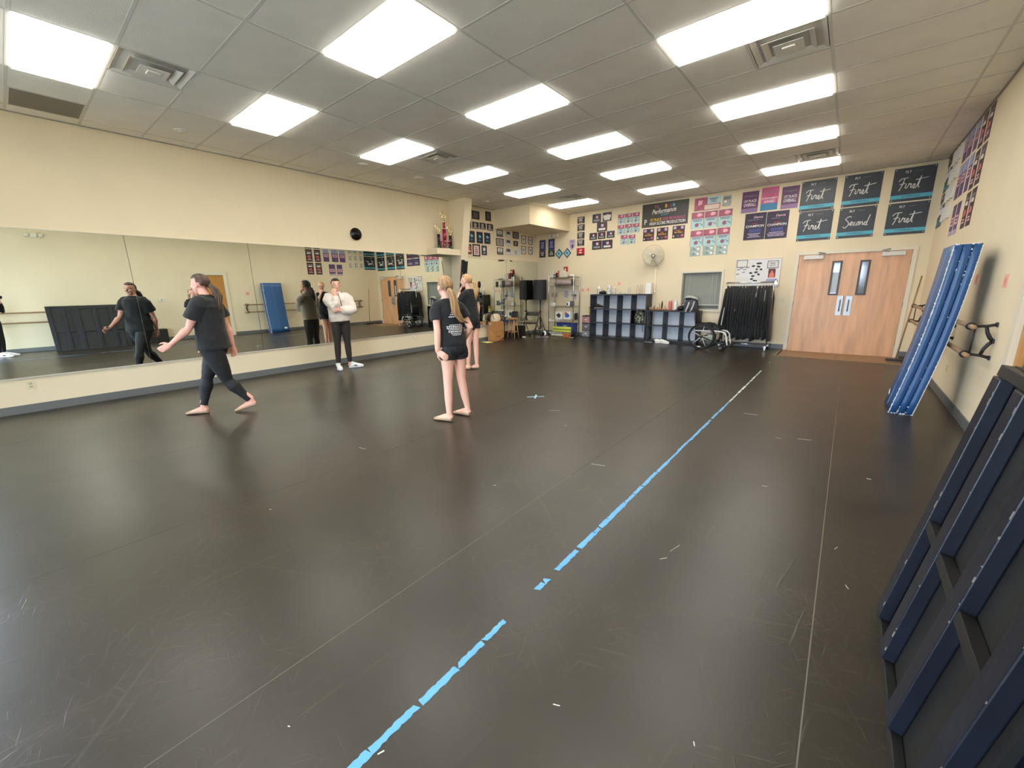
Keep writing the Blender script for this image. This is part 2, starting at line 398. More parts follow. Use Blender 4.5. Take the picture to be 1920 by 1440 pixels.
# ---- double door
mWood = M('birch_door_veneer', (216, 166, 124), .38, var=.16, vscale=2.2, stretch=(5, 1, .6), bump=.03, bscale=30)
mCream = M('cream_door_frame', (224, 214, 190), .45)
d1 = props(bpy.data.objects.new('door_1', None), kind='structure'); COL.objects.link(d1); ORG['door_1'] = V((0, 0, 0))
b = MB(); F = .055
b.box((DX0-F, YB-.02, 0), (DX0+.012, YB+.1, DZ+F)); b.box((DX1-.012, YB-.02, -.036), (DX1+F, YB+.1, DZ+F)); b.box((DX0+.012, YB-.02, DZ-.012), (DX1-.012, YB+.1, DZ+F))
add('door_frame', b, mCream, d1)
mid = -.064
mDkF = M('dark_bronze_lite_frame', (58, 38, 30), .4); mLite = M('grey_reflective_glass', (96, 100, 104), .08, spec=1.0)
for s, x0, x1 in ((0, DX0+.014, mid-.002), (1, mid+.002, DX1-.014)):
    lx0, lx1, lz0, lz1 = (-.360, -.188, 1.212, 1.912) if s == 0 else (.092, .258, 1.212, 1.906)
    b = MB(); y0, y1 = YB+.012, YB+.056; z0, z1 = -.028, DZ-.014
    b.box((x0, y0, z0), (lx0+.02, y1, z1)); b.box((lx1-.02, y0, z0), (x1, y1, z1)); b.box((lx0+.02, y0, z0), (lx1-.02, y1, lz0+.02)); b.box((lx0+.02, y0, lz1-.02), (lx1-.02, y1, z1))
    if s == 0: b.box((mid-.022, y0-.004, z0), (mid+.004, y0, z1))
    lf = add('door_leaf', b, mWood, d1)
    b = MB(); f = .034
    b.box((lx0, y0-.012, lz0), (lx0+f, y0+.002, lz1)); b.box((lx1-f, y0-.012, lz0), (lx1, y0+.002, lz1)); b.box((lx0+f, y0-.012, lz0), (lx1-f, y0+.002, lz0+f)); b.box((lx0+f, y0-.012, lz1-f), (lx1-f, y0+.002, lz1))
    add('lite_frame', b, mDkF, lf)
    add('lite_glass', MB().box((lx0+f*.8, y0+.006, lz0+f*.8), (lx1-f*.8, y0+.012, lz1-f*.8)), mLite, lf)
    if s == 0: add('paper_reflection', MB().box((lx0+f, y0+.002, lz0+f+.01), (lx1-f, y0+.005, lz0+.47)), M('pale_reflection', (196, 206, 214), .6), lf)  # pale sheet stands in for a white reflection low in the glass
    px0, px1 = (-.168, -.062-.014) if s == 0 else (-.044, .098)
    px0, px1 = ((mid-.120, mid-.012) if s == 0 else (mid+.018, mid+.126))
    add('pull_plate', MB().box((px0, y0-.004, .792), (px1, y0, 1.192)), M('pale_aluminium_plate', (182, 184, 186), .4, metal=.5), lf)
    cx = (px0+px1)/2
    add('pull_handle', MB().tube([(cx, y0, .88), (cx, y0-.045, .885), (cx, y0-.05, .93), (cx, y0-.05, 1.06), (cx, y0-.045, 1.105), (cx, y0, 1.11)], .010, None, 8), M('dark_handle_metal', (120, 122, 124), .35, metal=.8), lf, True)
    cz0, cz1 = 1.965, 2.045
    c0, c1 = (-.865, -.52) if s == 0 else (.405, .745)
    add('door_closer', MB().box((c0, y0-.065, cz0), (c1, y0, cz1), .006), M('silver_white_closer', (222, 218, 208), .35), lf)
    a0 = V(((c0+c1)/2 + (.06 if s == 0 else -.06), y0-.04, cz1)); a1 = a0 + V((.14 if s == 0 else -.12, -.10, .03)); a2 = V((a0.x + (.02 if s == 0 else -.0), YB-.02, DZ+.02))
    add('closer_arm', MB().tube([a0, a1, a2], .009, None, 6), M('grey_metal', (130, 128, 122), .4, metal=.6), lf)
    for z in (.25, 1.02, 1.82):
        hx = x0-.004 if s == 0 else x1+.004
        add('hinge', MB().lathe([(.009, -.05), (.009, .05)], (hx, y0-.006, z), n=8), M('grey_metal', (130, 128, 122), .4, metal=.6), lf)

# ---- side door on the right wall (seen in the mirrors)
d2 = props(bpy.data.objects.new('door_2', None), kind='structure'); COL.objects.link(d2); ORG['door_2'] = V((0, 0, 0))
b = MB(); b.box((XR-.02, RY0-.07, 0), (XR+.1, RY0+.012, RZ+.12)); b.box((XR-.02, RY1-.012, 0), (XR+.1, RY1+.09, RZ+.12)); b.box((XR-.02, RY0+.012, RZ-.012), (XR+.1, RY1-.012, RZ+.12))
add('door_frame', b, mCream, d2)
add('door_leaf', MB().box((XR+.02, RY0+.016, .008), (XR+.065, RY1-.016, RZ-.016)), M('golden_oak_veneer', (190, 132, 62), .4, var=.16, vscale=2.2, stretch=(1, 5, .6)), d2)
lv = d2.children[-1]
add('door_knob', MB().lathe([(.03, 0), (.012, .02), (.012, .045), (.03, .06), (.02, .08)], (XR+.02, RY0+.09, 1.0), (-1, 0, 0), 12), mSteel, lv, True)

# ---- office window with blinds in the back wall
w1 = props(bpy.data.objects.new('window_1', None), kind='structure'); COL.objects.link(w1); ORG['window_1'] = V((0, 0, 0))
b = MB(); F = .05
b.box((WX0-F, YB-.022, WZ0-F), (WX0, YB+.02, WZ1+F)); b.box((WX1, YB-.022, WZ0-F), (WX1+F, YB+.02, WZ1+F)); b.box((WX0, YB-.022, WZ0-F), (WX1, YB+.02, WZ0)); b.box((WX0, YB-.022, WZ1), (WX1, YB+.02, WZ1+F))
add('window_frame', b, mCream, w1)
b = MB(); 
for x in (WX0, WX1-.022): b.box((x, YB+.02, WZ0), (x+.022, YB+.05, WZ1))
for z in (WZ0, WZ1-.022): b.box((WX0+.022, YB+.02, z), (WX1-.022, YB+.05, z+.022))
add('window_sash', b, M('grey_sash', (150, 148, 138), .4), w1)
add('window_pane', MB().box((WX0+.022, YB+.03, WZ0+.022), (WX1-.022, YB+.034, WZ1-.022)), M('window_glass', (210, 220, 216), .03, alpha=.10, spec=.6), w1)
b = MB(); n = 38
for i in range(n):
    z = 1.0 + i*(WZ1-.04-1.0)/(n-1)
    b.obox(((WX0+WX1)/2+.02, YB+.085, z), (WX1-WX0-.05, .022, .0015), Matrix.Rotation(.95, 3, 'X'))
add('blind_slats', b, M('grey_blind', (150, 148, 138), .5), w1)['kind'] = 'stuff'
add('bottom_rail', MB().box((WX0+.03, YB+.07, .965), (WX1-.02, YB+.10, .985)), mWhite, w1)
for x in (WX0+.16, WX1-.22, WX1-.12): add('blind_cord', MB().box((x-.004, YB+.066, .985), (x+.004, YB+.07, WZ1-.03)), M('pale_cord', (190, 190, 180), .6), w1)
add('office_dark_backing', MB().box((WX0, YB+.125, WZ0), (WX1, YB+T-.002, WZ1)), M('unlit_office_tone', (46, 46, 42), .8), w1)  # dark sheet stands in for the unlit office behind the blinds
# ------------------------------------------------------------------ flat things on the walls
WALL = {'B': (V((0, YB, 0)), V((1, 0, 0)), V((0, -1, 0))), 'L': (V((XL, 0, 0)), V((0, 1, 0)), V((1, 0, 0))), 'R': (V((XR, 0, 0)), V((0, -1, 0)), V((-1, 0, 0)))}
def WP(w, u, z, d):
    o, a, n = WALL[w]; return o + a*u + n*d + V((0, 0, z))
def wbox(b, w, u0, u1, z0, z1, d0, d1):
    p, q = WP(w, u0, z0, d0), WP(w, u1, z1, d1)
    lo = V([min(a, c) for a, c in zip(p, q)]); hi = V([max(a, c) for a, c in zip(p, q)])
    return b.box(lo, hi)
TXT = []
def text(parent, w, s, uc, zc, tw, th, mat, d=.006, shear=0, name='lettering', tilt=0):
    cu = bpy.data.curves.new(name, 'FONT'); cu.body = s; cu.align_x = 'CENTER'; cu.align_y = 'CENTER'; cu.size = 1; cu.extrude = .004; cu.shear = shear; cu.resolution_u = 2
    cu.offset = .012
    cu.materials.append(mat)
    o = bpy.data.objects.new(name, cu); COL.objects.link(o); o.parent = parent
    og, a, n = WALL[w]; p = WP(w, uc, zc, d) - ORG[parent.name]
    R3 = Matrix((a, V((0, 0, 1)), n)).transposed() @ Matrix.Rotation(tilt, 3, 'Z')
    o.matrix_basis = Matrix.Translation(p) @ R3.to_4x4()
    TXT.append((o, tw, th, cu)); return o
STROKE = {
 'First': [[(.0,.72),(.15,.9),(.55,.95)], [(.34,.92),(.24,.45),(.08,0)], [(.08,.48),(.42,.56)], [(.48,.5),(.44,.22),(.52,.16),(.62,.34),(.66,.5),(.72,.42),(.8,.46),(.76,.22),(.84,.18),(.96,.46),(1.0,.28),(.92,.12),(1.1,.2),(1.3,.98)], [(1.3,.98),(1.2,.2),(1.3,.16)], [(1.0,.72),(1.75,.84)]],
 'Second': [[(.5,.9),(.34,.97),(.12,.76),(.3,.55),(.36,.3),(.16,.04),(0,.14)], [(.36,.3),(.5,.3),(.62,.44),(.56,.52),(.46,.38),(.52,.2),(.7,.3),(.8,.46),(.72,.4),(.72,.2),(.86,.24),(.96,.46),(.9,.3),(.98,.18),(1.06,.32),(.98,.46),(1.14,.44),(1.12,.18),(1.18,.4),(1.28,.44),(1.3,.2),(1.42,.3)], [(1.56,.44),(1.44,.4),(1.42,.22),(1.54,.22),(1.72,1.0)], [(1.72,1.0),(1.56,.2),(1.66,.18)]]}
def script(parent, w, s, u0, u1, z0, z1, mat, r=.008, d=.008):
    b = MB(); mx = max(p[0] for l in STROKE[s] for p in l)
    for l in STROKE[s]:
        pts = [WP(w, u0+(u1-u0)*x/mx, z0+(z1-z0)*y, d) for x, y in l]
        fine = []
        for i in range(len(pts)-1):
            p0, p1, p2, p3 = pts[max(i-1, 0)], pts[i], pts[i+1], pts[min(i+2, len(pts)-1)]
            for k in range(4):
                t = k/4; fine.append(.5*((2*p1)+(p2-p0)*t+(2*p0-5*p1+4*p2-p3)*t*t+(3*p1-p0-3*p2+p3)*t**3))
        fine.append(pts[-1]); b.tube(fine, r, None, 5)
    return add('script_lettering', b, mat, parent, True)
def rect(parent, w, u0, u1, z0, z1, mat, name, d=.0045, d0=.003):
    return add(name, wbox(MB(), w, u0, u1, z0, z1, d0, d), mat, parent)
def sheet(name, w, r, mat, label, cat, group=None, th=.0035, cols=0):
    u0, u1, z0, z1 = r
    return add(name, wbox(MB(), w, u0, u1, z0, z1, .0004, th), mat, None, label=label, cat=cat, group=group)
def smalltext(parent, w, u0, u1, z0, z1, rows, mat, seed=0, d=.0055, d0=.0036, name='print_lines'):
    rn = random.Random(seed); b = MB(); hgt = (z1-z0)/(rows*1.8)
    for i in range(rows):
        z = z1 - (i+.5)*(z1-z0)/rows; wd = (u1-u0)*rn.uniform(.55, 1); u = (u0+u1-wd)/2; e = u+wd
        while u < e-.004:
            l = min(e-u, rn.uniform(.012, .035)); wbox(b, w, u, u+l, z-hgt/2, z+hgt/2, d0, d); u += l+.006
    return add(name, b, mat, parent)
def framed(name, w, r, fmat, pmat, label, cat, group, fw_=.02, th=.018):
    u0, u1, z0, z1 = r
    t = add(name, wbox(MB(), w, u0, u1, z0, z1, .0004, .008), pmat, None, label=label, cat=cat, group=group)
    b = MB(); 
    wbox(b, w, u0, u0+fw_, z0, z1, .008, th); wbox(b, w, u1-fw_, u1, z0, z1, .008, th); wbox(b, w, u0+fw_, u1-fw_, z0, z0+fw_, .008, th); wbox(b, w, u0+fw_, u1-fw_, z1-fw_, z1, .008, th)
    add('frame', b, fmat, t); return t
def disc(parent, w, u, z, r, mat, name, d=.0055, d0=.0036, n=16):
    b = MB(); b.prism([WP(w, u+r*math.cos(2*PI*i/n), z+r*math.sin(2*PI*i/n), d0) for i in range(n)], WALL[w][2]*(d-d0)); return add(name, b, mat, parent)
def scene_blob(parent, w, u0, u1, z0, z1, mat, seed, name='printed_figure', n=9, d=.0055):
    """an irregular printed shape"""
    rn = random.Random(seed); b = MB(); pts = []
    for i in range(n):
        a = 2*PI*i/n; k = rn.uniform(.45, 1)
        pts.append(WP(w, (u0+u1)/2+(u1-u0)/2*k*math.cos(a), (z0+z1)/2+(z1-z0)/2*k*math.sin(a), .0036))
    b.prism(pts, WALL[w][2]*(d-.0036)); return add(name, b, mat, parent)
cW = M('print_white', (236, 234, 232), .6); cGr = M('print_grey', (120, 118, 122), .6); cDk = M('print_near_black', (34, 28, 36), .5)
cTeal = M('print_teal', (84, 172, 192), .5); cPlum = M('print_plum', (96, 54, 92), .5, var=.15, vscale=5); cPink = M('print_pink', (196, 92, 132), .55, var=.2, vscale=6)
cBlk = M('print_black_vinyl', (46, 48, 52), .42, var=.12, vscale=4); cYel = M('print_yellow', (240, 196, 60), .55); cAqua = M('print_pale_aqua', (176, 208, 210), .55, var=.12, vscale=14)
cMag = M('print_magenta_photo', (164, 84, 104), .55, var=.45, vscale=22); cViol = M('print_violet', (92, 66, 112), .55, var=.15, vscale=6); cRed = M('print_red', (176, 34, 46), .5)
cBlue = M('print_blue', (62, 70, 128), .55, var=.2, vscale=10); cDkBlue = M('print_dark_blue', (40, 46, 74), .5, var=.2, vscale=10); cPale = M('print_pale_paper', (222, 220, 214), .6); cLilac = M('print_lilac', (184, 168, 196), .6, var=.12, vscale=12)
cOrange = M('print_orange', (222, 130, 60), .55); cSky = M('print_sky', (130, 196, 216), .5); cWoodF = M('dark_walnut_frame', (52, 30, 24), .4); cBlkF = M('black_frame', (24, 20, 22), .35); cRoseF = M('rosewood_frame', (98, 66, 62), .4)

# --- six black banners with a teal stripe
fly = [[-1.076, -.486, 2.954, 3.549], [-.367, .217, 2.954, 3.549], [.369, .947, 2.95, 3.538], [-1.055, -.466, 2.355, 2.947], [-.369, .206, 2.353, 2.936], [.369, .947, 2.348, 2.926]]
pos = ['upper left', 'upper middle', 'upper right', 'lower left', None, 'lower right']
def flybanner(w, r, word, label):
    u0, u1, z0, z1 = r; W_, H_ = u1-u0, z1-z0
    t = sheet('award_banner', w, r, cBlk, label, 'banner', 'black award banners above the double door')
    rect(t, w, u0, u1, z0+H_*.085, z0+H_*.20, cTeal, 'teal_stripe')
    text(t, w, 'OVERALL', (u0+u1)/2, z0+H_*.143, W_*.46, H_*.045, cDkBlue)
    text(t, w, 'FLY', u0+W_*.34, z0+H_*.875, W_*.15, H_*.07, cW, shear=.1)
    smalltext(t, w, u0+W_*.44, u0+W_*.74, z0+H_*.87, z0+H_*.9, 1, cGr, 3)
    script(t, w, word, u0+W_*.15, u0+W_*.85, z0+H_*.33, z0+H_*.72, cW)
    for a in (u0+.025, u1-.025):
        for z in (z0+.025, z1-.025): add('grommet', MB().lathe([(.011, 0), (.009, .003)], WP(w, a, z, .0036), WALL[w][2], 8), mSteel, t)
    return t
for i, r in enumerate(fly):
    flybanner('B', r, 'Second' if i == 4 else 'First', 'black banner with teal stripe reading Second' if i == 4 else 'black banner with teal stripe reading First, %s of the six above the doors' % pos[i])
# --- purple posters
pp = [[-2.194, -1.863, 3.06, 3.512], [-1.811, -1.485, 3.068, 3.545], [-1.423, -1.11, 3.055, 3.505]]
for i, r in enumerate(pp):
    u0, u1, z0, z1 = r; W_, H_ = u1-u0, z1-z0; uc = (u0+u1)/2
    t = sheet('award_poster', 'B', r, cPlum if i != 1 else cPink, ['purple poster reading 1ST PLACE OVERALL, left of the pink award poster', 'pink and blue poster reading ENTERTAINMENT AWARD', 'purple poster reading 1ST PLACE OVERALL, right of the pink award poster'][i], 'poster', 'purple posters near the ceiling')
    text(t, 'B', 'Imagine', uc, z0+H_*.8, W_*.74, H_*.13, cGr, shear=.1)
    if i == 1:
        rect(t, 'B', u0, u1, z0, z0+H_*.3, M('print_blue_teal', (64, 130, 168), .55), 'blue_band')
        text(t, 'B', 'ENTERTAINMENT', uc, z0+H_*.52, W_*.9, H_*.075, cW); text(t, 'B', 'AWARD', uc, z0+H_*.38, W_*.64, H_*.12, cW)
    else:
        rect(t, 'B', u0, u1, z0, z0+H_*.2, M('print_mauve', (142, 110, 148), .55), 'mauve_band')
        text(t, 'B', '1ST PLACE', uc, z0+H_*.54, W_*.74, H_*.12, cW); text(t, 'B', 'OVERALL', uc, z0+H_*.36, W_*.74, H_*.15, cW)
for i, r in enumerate([[-2.089, -1.668, 2.459, 3.038], [-1.658, -1.24, 2.454, 3.03]]):
    u0, u1, z0, z1 = r; W_, H_ = u1-u0, z1-z0; uc = (u0+u1)/2
    t = sheet('champion_poster', 'B', r, M('print_dark_purple', (46, 32, 56), .5, var=.3, vscale=5), 'dark purple poster reading CHAMPION, %s of the pair' % ('left' if i == 0 else 'right'), 'poster', 'dark champion posters')
    text(t, 'B', 'Dance', uc+W_*.12, z0+H_*.84, W_*.42, H_*.08, M('print_rose_white', (238, 200, 200), .5), shear=.2)
    smalltext(t, 'B', u0+W_*.12, u1-W_*.3, z0+H_*.72, z0+H_*.77, 1, cGr, i); smalltext(t, 'B', u0+W_*.3, u1-W_*.3, z0+H_*.58, z0+H_*.63, 1, cRed, i+4)
    text(t, 'B', 'CHAMPION', uc, z0+H_*.51, W_*.86, H_*.09, cW)
    rect(t, 'B', u0+W_*.25, u1-W_*.2, z0+H_*.28, z0+H_*.4, cBlue, 'blue_glow'); smalltext(t, 'B', u0+W_*.1, u1-W_*.1, z0+H_*.08, z0+H_*.26, 3, cLilac, i+9)
# --- the long banner
r = [-4.546, -3.368, 2.975, 3.552]; u0, u1, z0, z1 = r; W_, H_ = u1-u0, z1-z0
t = sheet('performance_banner', 'B', r, M('print_olive_black', (58, 55, 48), .45, var=.1, vscale=3), 'wide black banner reading Performance and HIGH SCORE PRODUCTION', 'banner')
for i, (ch, c) in enumerate(zip('PLATINUM', (cPink, cOrange, cViol, cPlum, cYel, cRed, cTeal, cSky))): text(t, 'B', ch, u0+W_*(.30+i*.056), z0+H_*.83, W_*.036, H_*.15, c)
text(t, 'B', 'Performance', u0+W_*.48, z0+H_*.64, W_*.52, H_*.2, cW, shear=.35, d=.009, tilt=.05)
text(t, 'B', 'CUP', u0+W_*.49, z0+H_*.49, W_*.16, H_*.09, cTeal, shear=.35)
text(t, 'B', '1ST PLACE', u0+W_*.31, z0+H_*.29, W_*.25, H_*.12, cYel); text(t, 'B', '2020 REGIONALS', u0+W_*.70, z0+H_*.30, W_*.48, H_*.12, cPink)
text(t, 'B', 'HIGH SCORE PRODUCTION', u0+W_*.565, z0+H_*.135, W_*.77, H_*.13, cW); text(t, 'B', 'P', u0+W_*.085, z0+H_*.22, W_*.055, H_*.22, cW)
# --- three 'place' plaques
for i, r in enumerate([[-4.492, -4.2, 2.637, 2.937], [-4.128, -3.835, 2.635, 2.935], [-3.723, -3.426, 2.643, 2.943]]):
    u0, u1, z0, z1 = r; W_, H_ = u1-u0, z1-z0; uc = (u0+u1)/2
    t = sheet('place_plaque', 'B', r, M('print_maroon', (60, 30, 38), .5, var=.25, vscale=9), 'maroon square plaque with yellow place lettering, %s under the wide banner' % ['leftmost', 'middle', 'rightmost'][i], 'plaque', 'place plaques', th=.008)
    text(t, 'B', ['3rd Place', '2nd Place', '3rd Place'][i], uc, z0+H_*.47, W_*.68, H_*.13, cYel, d=.0105)
    smalltext(t, 'B', uc-W_*.2, uc+W_*.16, z0+H_*.58, z0+H_*.66, 1, cOrange, i, .011, .008); disc(t, 'B', u1-W_*.17, z0+H_*.2, W_*.11, cPink, 'rose_seal', .011, .008)
    scene_blob(t, 'B', u0+W_*.06, u0+W_*.18, z0+H_*.06, z0+H_*.26, cW, 5, d=.011); smalltext(t, 'B', uc-W_*.14, uc+W_*.14, z0+H_*.1, z0+H_*.24, 1, cGr, 8, .011, .008)
    for a in (u0+W_*.2, u1-W_*.2): disc(t, 'B', a, z0+H_*.84, W_*.13, cLilac, 'laurel_disc', .011, .008)
# --- pink and aqua certificates
def cert(r, label, group, sd, seal=True):
    u0, u1, z0, z1 = r; W_, H_ = u1-u0, z1-z0
    t = sheet('certificate', 'B', r, cAqua, label, 'certificate', group)
    rect(t, 'B', u0+.008, u1-.008, z0+H_*.6, z1-.008, cMag, 'photo_strip'); scene_blob(t, 'B', u0+W_*.35, u1-W_*.1, z0+H_*.7, z1-H_*.06, M('print_pale_pink', (232, 176, 190), .55), sd)
    smalltext(t, 'B', u0+W_*.1, u1-W_*.1, z0+H_*.42, z0+H_*.57, 2, cPlum, sd)
    disc(t, 'B', u0+W_*.47, z0+H_*.22, W_*.16, M('print_dusty_rose', (150, 90, 104), .55), 'seal')
    b = MB(); a = WP('B', u0+W_*.66, z0+H_*.34, .0036); c = WP('B', u1-W_*.06, z0+H_*.2, .0036); b.prism([a, c, c+V((0, 0, -H_*.06)), a+V((0, 0, -H_*.04))], (0, -.002, 0)); add('teal_ribbon', b, M('print_teal_dark', (70, 140, 158), .5), t)
    f = .007
    for a in (u0, u1-f): rect(t, 'B', a, a+f, z0, z1, cGr, 'side_border', .006, .0034)
    return t
for i, r in enumerate([[-3.281, -2.99, 2.823, 3.209], [-2.975, -2.686, 2.822, 3.207], [-2.664, -2.37, 2.814, 3.204], [-3.272, -2.979, 2.411, 2.79], [-2.969, -2.683, 2.407, 2.791], [-2.661, -2.386, 2.397, 2.796]]):
    cert(r, 'pink and aqua certificate above the window, %s row, %s of three' % (('upper', 'lower')[i//3], ['left', 'middle', 'right'][i % 3]), 'large pink and aqua certificates', 20)
for i, r in enumerate([[-5.232, -5.047, 3.144, 3.394], [-5.025, -4.828, 3.14, 3.397], [-4.811, -4.619, 3.135, 3.397], [-5.232, -5.04, 2.869, 3.12], [-5.018, -4.823, 2.872, 3.126], [-4.802, -4.611, 2.881, 3.121], [-5.13, -4.936, 2.593, 2.854], [-4.904, -4.713, 2.593, 2.839]]):
    cert(r, 'small pink and grey certificate left of the wide banner, %s row, %s' % (['top', 'middle', 'bottom'][i//3], ['left', 'middle', 'right'][i % 3] if i < 6 else ['left', 'right'][i-6]), 'small pink and grey certificates', 21)
r = [-3.234, -2.649, 3.231, 3.523]; u0, u1, z0, z1 = r; W_, H_ = u1-u0, z1-z0
t = sheet('photo_banner', 'B', r, cMag, 'wide pink photo banner above the certificates', 'banner'); rect(t, 'B', u0+W_*.5, u1, z0+H_*.45, z1, cAqua, 'aqua_panel'); rect(t, 'B', u0+W_*.4, u1-W_*.03, z0+H_*.05, z0+H_*.4, M('print_cream', (226, 204, 190), .6), 'cream_panel'); smalltext(t, 'B', u0+W_*.55, u1-W_*.08, z0+H_*.55, z0+H_*.9, 3, cPlum, 5, .007, .0045); scene_blob(t, 'B', u0+W_*.08, u0+W_*.36, z0+H_*.35, z0+H_*.92, M('print_pale_pink', (232, 176, 190), .55), 8)
r = [-2.607, -2.419, 3.264, 3.504]; u0, u1, z0, z1 = r; W_, H_ = u1-u0, z1-z0
t = sheet('photo_card', 'B', r, M('print_silver_grey', (168, 166, 158), .5, var=.25, vscale=18), 'small grey photo card at the ceiling, right of the pink photo banner', 'card'); rect(t, 'B', u0+W_*.1, u1-W_*.1, z0+H_*.6, z0+H_*.85, cGr, 'grey_block'); scene_blob(t, 'B', u0+W_*.08, u0+W_*.6, z0+H_*.3, z0+H_*.65, cW, 4)
for i, r in enumerate([[-3.256, -3.012, 2.292, 2.401], [-2.954, -2.701, 2.295, 2.403], [-2.659, -2.403, 2.288, 2.393], [-3.259, -3.013, 2.174, 2.284], [-2.953, -2.703, 2.18, 2.288], [-2.657, -2.405, 2.179, 2.282]]):
    u0, u1, z0, z1 = r; W_, H_ = u1-u0, z1-z0
    t = sheet('ticket_card', 'B', r, M('print_sage', (150, 174, 170), .55, var=.15, vscale=18), 'small sage green card below the certificates, %s row, %s of three' % (('upper', 'lower')[i//3], ['left', 'middle', 'right'][i % 3]), 'card', 'small sage cards')
    disc(t, 'B', u1-W_*.22, z0+H_*.5, H_*.3, cW, 'pale_disc'); scene_blob(t, 'B', u0+W_*.2, u0+W_*.6, z0+H_*.3, z0+H_*.75, cGr, 3); scene_blob(t, 'B', u0+W_*.36, u0+W_*.66, z0+H_*.62, z0+H_*.92, cPale, 6)
# --- plaques left of them on the back wall
for i, r in enumerate([[-6.51, -6.277, 3.293, 3.472], [-6.505, -6.271, 3.083, 3.262], [-6.505, -6.27, 2.864, 3.042], [-6.5, -6.271, 2.664, 2.838], [-6.517, -6.257, 2.392, 2.605]]):
    u0, u1, z0, z1 = r; W_, H_ = u1-u0, z1-z0
    red = i == 4
    t = sheet('wall_plaque', 'B', r, cRed if red else M('print_charcoal', (54, 48, 50), .45, var=.3, vscale=18), 'red plaque with white emblem at the bottom of the column' if red else 'dark plaque in the column above the red plaque, %s from the top' % ORD[i], 'plaque', None if red else 'dark plaques in a column', th=.012)
    if red: scene_blob(t, 'B', u0+W_*.3, u1-W_*.3, z0+H_*.5, z0+H_*.92, M('print_pale_pink', (232, 176, 190), .55), 2, d=.015); scene_blob(t, 'B', u0+W_*.15, u1-W_*.15, z0+H_*.22, z0+H_*.52, cW, 7, d=.015); rect(t, 'B', u0, u1, z0, z0+H_*.14, cDk, 'dark_foot', .0145, .0115)
    else: smalltext(t, 'B', u0+W_*.12, u1-W_*.2, z0+H_*.3, z0+H_*.9, 3, cPale, 2, .015, .0115); smalltext(t, 'B', u0+W_*.1, u1-W_*.1, z0+H_*.06, z0+H_*.18, 1, cPale, 3, .015, .0115)
ml8 = ['top row, left', 'top row, right, shining', 'alone in the second row', 'third row, left', 'third row, middle', 'third row, right', 'bottom row, left', 'bottom row, right']
for i, r in enumerate([[-6.016, -5.755, 3.258, 3.488], [-5.694, -5.431, 3.265, 3.497], [-5.865, -5.557, 3.004, 3.257], [-6.097, -5.862, 2.798, 2.987], [-5.829, -5.598, 2.803, 2.99], [-5.551, -5.321, 2.81, 2.991], [-6.004, -5.705, 2.523, 2.766], [-5.687, -5.375, 2.529, 2.76]]):
    u0, u1, z0, z1 = r; W_, H_ = u1-u0, z1-z0
    t = framed('wall_plaque', 'B', r, cBlkF, M('print_deep_plum', (58, 36, 52), .4), 'plum and black award plaque of the cluster above the shelving, %s' % ml8[i], 'plaque', 'plum award plaques', .012, .012)
    rect(t, 'B', u0+W_*.42, u0+W_*.66, z0+H_*.5, z0+H_*.78, M('print_pale_pink', (232, 176, 190), .55), 'pink_emblem', .011, .007); rect(t, 'B', u0+.014, u0+W_*.34, z0+H_*.3, z1-.014, cDkBlue, 'blue_corner', .010, .007)
    rect(t, 'B', u0+W_*.16, u1-W_*.16, z0+H_*.14, z0+H_*.36, cPale if i in (1, 2, 7) else M('print_grey_green', (130, 146, 140), .5), 'name_plate', .011, .007)
    if i == 1: rect(t, 'B', u0+W_*.06, u1-W_*.06, z0+H_*.36, z0+H_*.7, cPale, 'painted_shine', .0115, .0075)  # pale plate painted on for the shine of this plaque
for i, r in enumerate([[-7.873, -7.651, 2.621, 2.935], [-7.539, -7.313, 2.62, 2.942], [-7.878, -7.655, 2.414, 2.614], [-7.541, -7.311, 2.419, 2.614]]):
    u0, u1, z0, z1 = r; W_, H_ = u1-u0, z1-z0
    t = framed('wall_plaque', 'B', r, cBlkF, cBlue if i < 2 else M('print_charcoal', (54, 48, 50), .45, var=.3, vscale=18), '%s plaque under the soffit in the corner, %s' % (('tall blue', 'tall blue', 'small black', 'small black')[i], ('left', 'right', 'left', 'right')[i]), 'plaque', 'plaques under the soffit', .014, .013)
    smalltext(t, 'B', u0+W_*.2, u1-W_*.2, z0+H_*.2, z0+H_*.85, 5 if i < 2 else 3, cLilac if i < 2 else cPale, i, .0115, .0075)
# diamond plaques and the pennant
for i, (uc, zc) in enumerate(((-7.141, 2.488), (-6.85, 2.490))):
    a, h_ = .136, .148
    def dia(k, d): return [WP('B', uc-a*k, zc, d), WP('B', uc, zc-h_*k, d), WP('B', uc+a*k, zc, d), WP('B', uc, zc+h_*k, d)]
    t = add('diamond_plaque', MB().prism(dia(1, .0004), (0, -.012, 0)), cBlkF, None, label='black diamond plaque with sky blue centre, %s of the two' % ('left' if i == 0 else 'right'), cat='plaque', group='diamond plaques')
    add('blue_centre', MB().prism(dia(.76, .012), (0, -.002, 0)), cSky, t); b = MB(); b.prism([WP('B', uc+x*a, zc+z*h_, .0142) for x, z in ((-.2, .15), (-.05, .3), (.05, .1), (.3, .12), (.1, -.02), (.15, -.3), (-.05, -.08), (-.25, -.1))], (0, -.002, 0)); add('dark_bird_shape', b, cDkBlue, t)
b = MB(); b.prism([WP('B', u, z, .0004) for u, z in ((-6.782, 2.86), (-6.579, 2.86), (-6.585, 2.66), (-6.685, 2.55), (-6.775, 2.65))], (0, -.003, 0))
t = add('pennant', b, cLilac, None, label='lilac pennant with a purple shape beside the dark plaque column', cat='pennant'); scene_blob(t, 'B', -6.74, -6.62, 2.60, 2.76, cViol, 12); smalltext(t, 'B', -6.765, -6.6, 2.78, 2.84, 2, cViol, 3)
